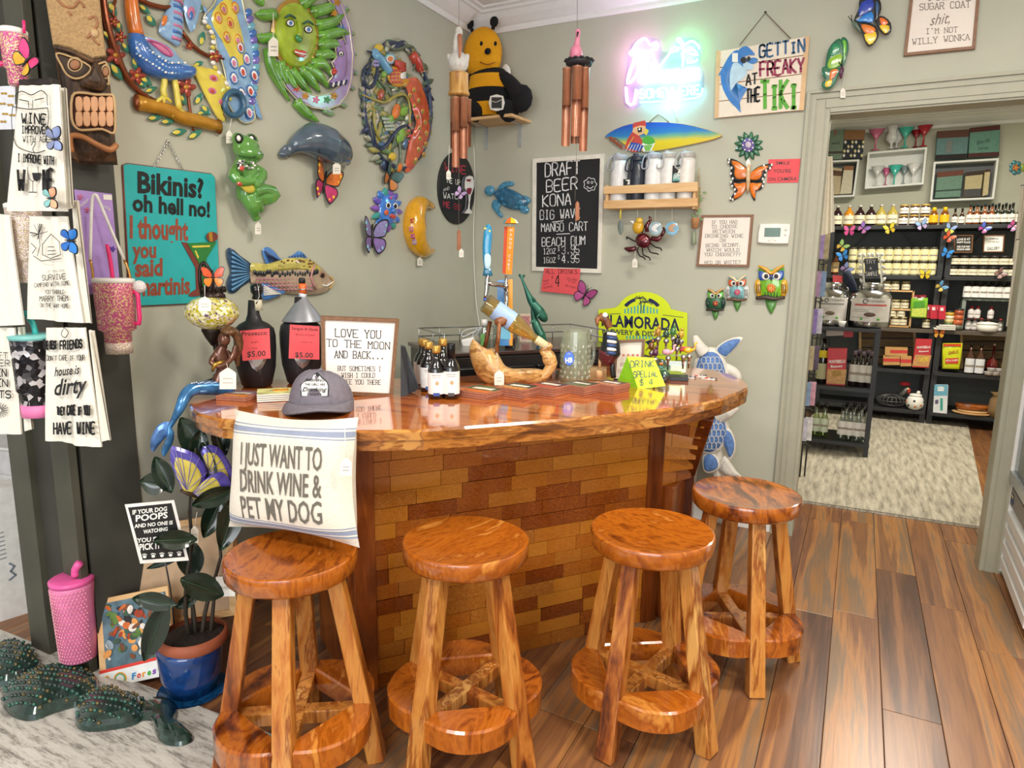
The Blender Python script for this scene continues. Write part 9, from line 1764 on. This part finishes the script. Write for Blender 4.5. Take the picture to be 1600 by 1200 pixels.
# red card and dark gloves behind
t=T('paper_note','red card standing between the two steel dispensers','note',RY(2.3),1309,440); t.solo(MB().prism(t.pp([(1301,430),(1316,431),(1318,507),(1303,507)]),0,.002,RP))
t=T('oven_mitt','dark navy folded cloth mitt hanging behind the dispensers','mitt',RY(2.2),1326,440); a=MB(); ptube(a,t,[(1322,424,0),(1326,436,.01),(1332,448,.01),(1334,456,0)],[6,8,7,5],m('#1c2438',.9),n=12); t.solo(a)
# items on stand shelves
T2=.554; T3=.114
t=RTh('oil_bottle','tall dark olive oil bottle with cream and yellow labels','bottle',1282,602,T2,2.10); hh=.0; H=t.p(1282,532)[1]-t.p(1282,602)[1]; r=9*t.k; t.part('glass',MB().lathe([(r*.9,0),(r,.01),(r,H*.7),(r*.5,H*.85),(r*.4,H)],m('#15120f',.1,co=.8),18)); t.part('label',MB().lathe([(r*1.02,H*.1),(r*1.02,H*.45)],m('#b8b48a',.6),16,a0=.05,a1=.45,cap=False)); t.part('label',MB().lathe([(r*1.02,H*.58),(r*1.02,H*.74)],m('#d8c020',.6),16,a0=.1,a1=.4,cap=False))
def YB(y): return y
t=pouch('red and tan pasta bag on the middle tier of the dispenser stand',[(1294,544),(1324,544),(1320,602),(1291,600)],'#c23038','',y=2.06,name='pasta_bag',band=[([(1293,577),(1323,578),(1320,601),(1291,599)],'#c9955a'),([(1300,580),(1314,579),(1314,588),(1300,589)],'#a8802f')],txt=[('MONTEBELLO',1295,568,1321,567,5,WHT),('Risoni',1298,575,1316,574,4,WHT)],thick=.03)
pr=proto('vinegar_bottle','dark vinegar bottle','bottle','dark vinegar bottles on the dispenser stand',.285,.036,'#1c1214',1,1,[(.92,0),(1,.02),(1,.5),(.75,.62),(.4,.74),(.38,.9)],m('#cfcac0',.6),'#7a6a78',(.14,.62))
for i,(x,y,lb) in enumerate(((1333,2.08,'front left'),(1346,2.07,'front middle'),(1359,2.07,'front right'),(1339,2.2,'back left'),(1353,2.2,'back right'))): put(pr,i==0,x,T2,'dark vinegar bottle with a mauve cap, %s on the middle tier'%lb,y=y,py=590)
pr=proto('clear_bottle','clear small bottle with a white and pink label','bottle','clear bottles on the lowest tier',.285,.033,glass('#dfe6e0',.3),1,1,[(.92,0),(1,.02),(1,.48),(.7,.6),(.42,.72),(.4,.9)],m('#ddd8d2',.6),'#151416',(.16,.55))
for i,(x,y,lb) in enumerate(((1313,2.05,'front row, first'),(1325,2.05,'front row, second'),(1338,2.05,'front row, third'),(1351,2.05,'front row, fourth'),(1318,2.2,'second row, first'),(1330,2.2,'second row, second'),(1342,2.2,'second row, third'),(1353,2.2,'second row, fourth'))): put(pr,i==0,x,T3,'clear bottle with a white label on the lowest tier, '+lb,y=y,py=690)
pr=proto('clear_bottle','clear bottle with a green label','bottle','clear bottles on the lowest tier',.285,.033,glass('#cfe0a0',.3),1,1,[(.92,0),(1,.02),(1,.48),(.7,.6),(.42,.72),(.4,.9)],m('#c8d0b8',.6),'#151416',(.16,.55))
for i,x in enumerate((1272,1285)): put(pr,i==0,x,T3,'clear bottle with a green-tinted label on the lowest tier, %s'%('left','right')[i],y=2.07,py=690)
t=pouch('small floral and red gift box lying on the middle tier',[(1291,520),(1318,520),(1317,532),(1290,533)],'#c8b8a8','',y=2.2,name='gift_box',band=[([(1318,521),(1333,521),(1332,535),(1317,535)],'#d0323a')],thick=.02)
# greeting card rack at the left jamb
t=G('card_rack','black wire rack of purple and white greeting cards just inside the doorway','card rack',(1.965,1.12,0)); a=MB()
def ry(px,py,y): q=hit(px,py,Ve((0,y,0)),Ve((0,-1,0))); return (q.x-t.O.x,q.z)
for px0,px1 in ((1284,1246),(1264,1237)):
    x0,z0=ry(px0,370,1.15); x1,z1=ry(px1,745,1.15); a.tube([(x0,.0,z0),(x0,0,.02)],.006,BKM,n=5)
for z in (.25,.5,.75,1.0,1.25,1.5,1.7): a.tube([(-.1,.05,z),(.07,.05,z),(.09,-.02,z+.01),(.07,-.07,z+.03),(-.1,-.07,z+.03)],.004,BKM,n=5)
for x,y in ((-.1,.06),(.07,.06)): a.tube([(x,y,0),(x,y,1.8)],.006,BKM,n=5)
t.part('wire_frame',a); random.seed(8)
CC=['#9a86c8','#d8d4e0','#e6e2e0','#c09ac0','#8fa8c8','#e0a8b8','#b8a0d8','#c9b890','#6a5a70','#d0607a']
n=0
for z in (.28,.53,.78,1.03,1.28,1.53):
    for j in range(3):
        c=CC[n%10]; n+=1; x=-.02+.03*j; y=-.06+.035*j; b=MB().box((x,y,z+.09),(.11,.003,.17),m(c,.6,v=.25,sc=30),Mx.Rotation(.12,3,'X')); b.box((x,y-.003,z+.13),(.07,.001,.02),m('#ffffff' if j%2 else '#5a4a6a',.6),Mx.Rotation(.12,3,'X')); t.part('greeting_card',b)
# hanging cloths by the doorway
def cloth(label,P,y,c,folds=5,group='cloths hanging inside the doorway'):
    t=T('hanging_cloth',label,'cloth',RY(y),sum(q[0] for q in P)/4,sum(q[1] for q in P)/4,group); K=[Ve(t.p(*q)) for q in P]; a=MB()
    def f(u,v,e=0): q=(K[0]*(1-u)+K[1]*u)*(1-v)+(K[3]*(1-u)+K[2]*u)*v; return (q.x,q.y,e+.018*sin(u*folds*2)*(.3+.7*v))
    a.grid(20,8,lambda u,v:f(u,v),m(c,.9,v=.06,sc=60),flip=True); a.grid(20,8,lambda u,v:f(u,v,-.004),m(c,.9,v=.06,sc=60)); t.part('cloth',a); a=MB().tube([(*K[0],-.01),(*K[1],-.01)],.006,BKM,n=6); t.part('hanger',a)
cloth('cream cloth hanging inside the doorway at the left, by the wall box',[(1293,244),(1301,244),(1304,362),(1281,369)],.3,'#e3dac6')
cloth('upper white cloth hanging at the right of the doorway',[(1596,290),(1610,290),(1606,410),(1582,408)],.7,'#e0d9ce'); cloth('lower white cloth hanging at the right of the doorway',[(1588,375),(1606,375),(1600,508),(1572,510)],.62,'#e4ded2')
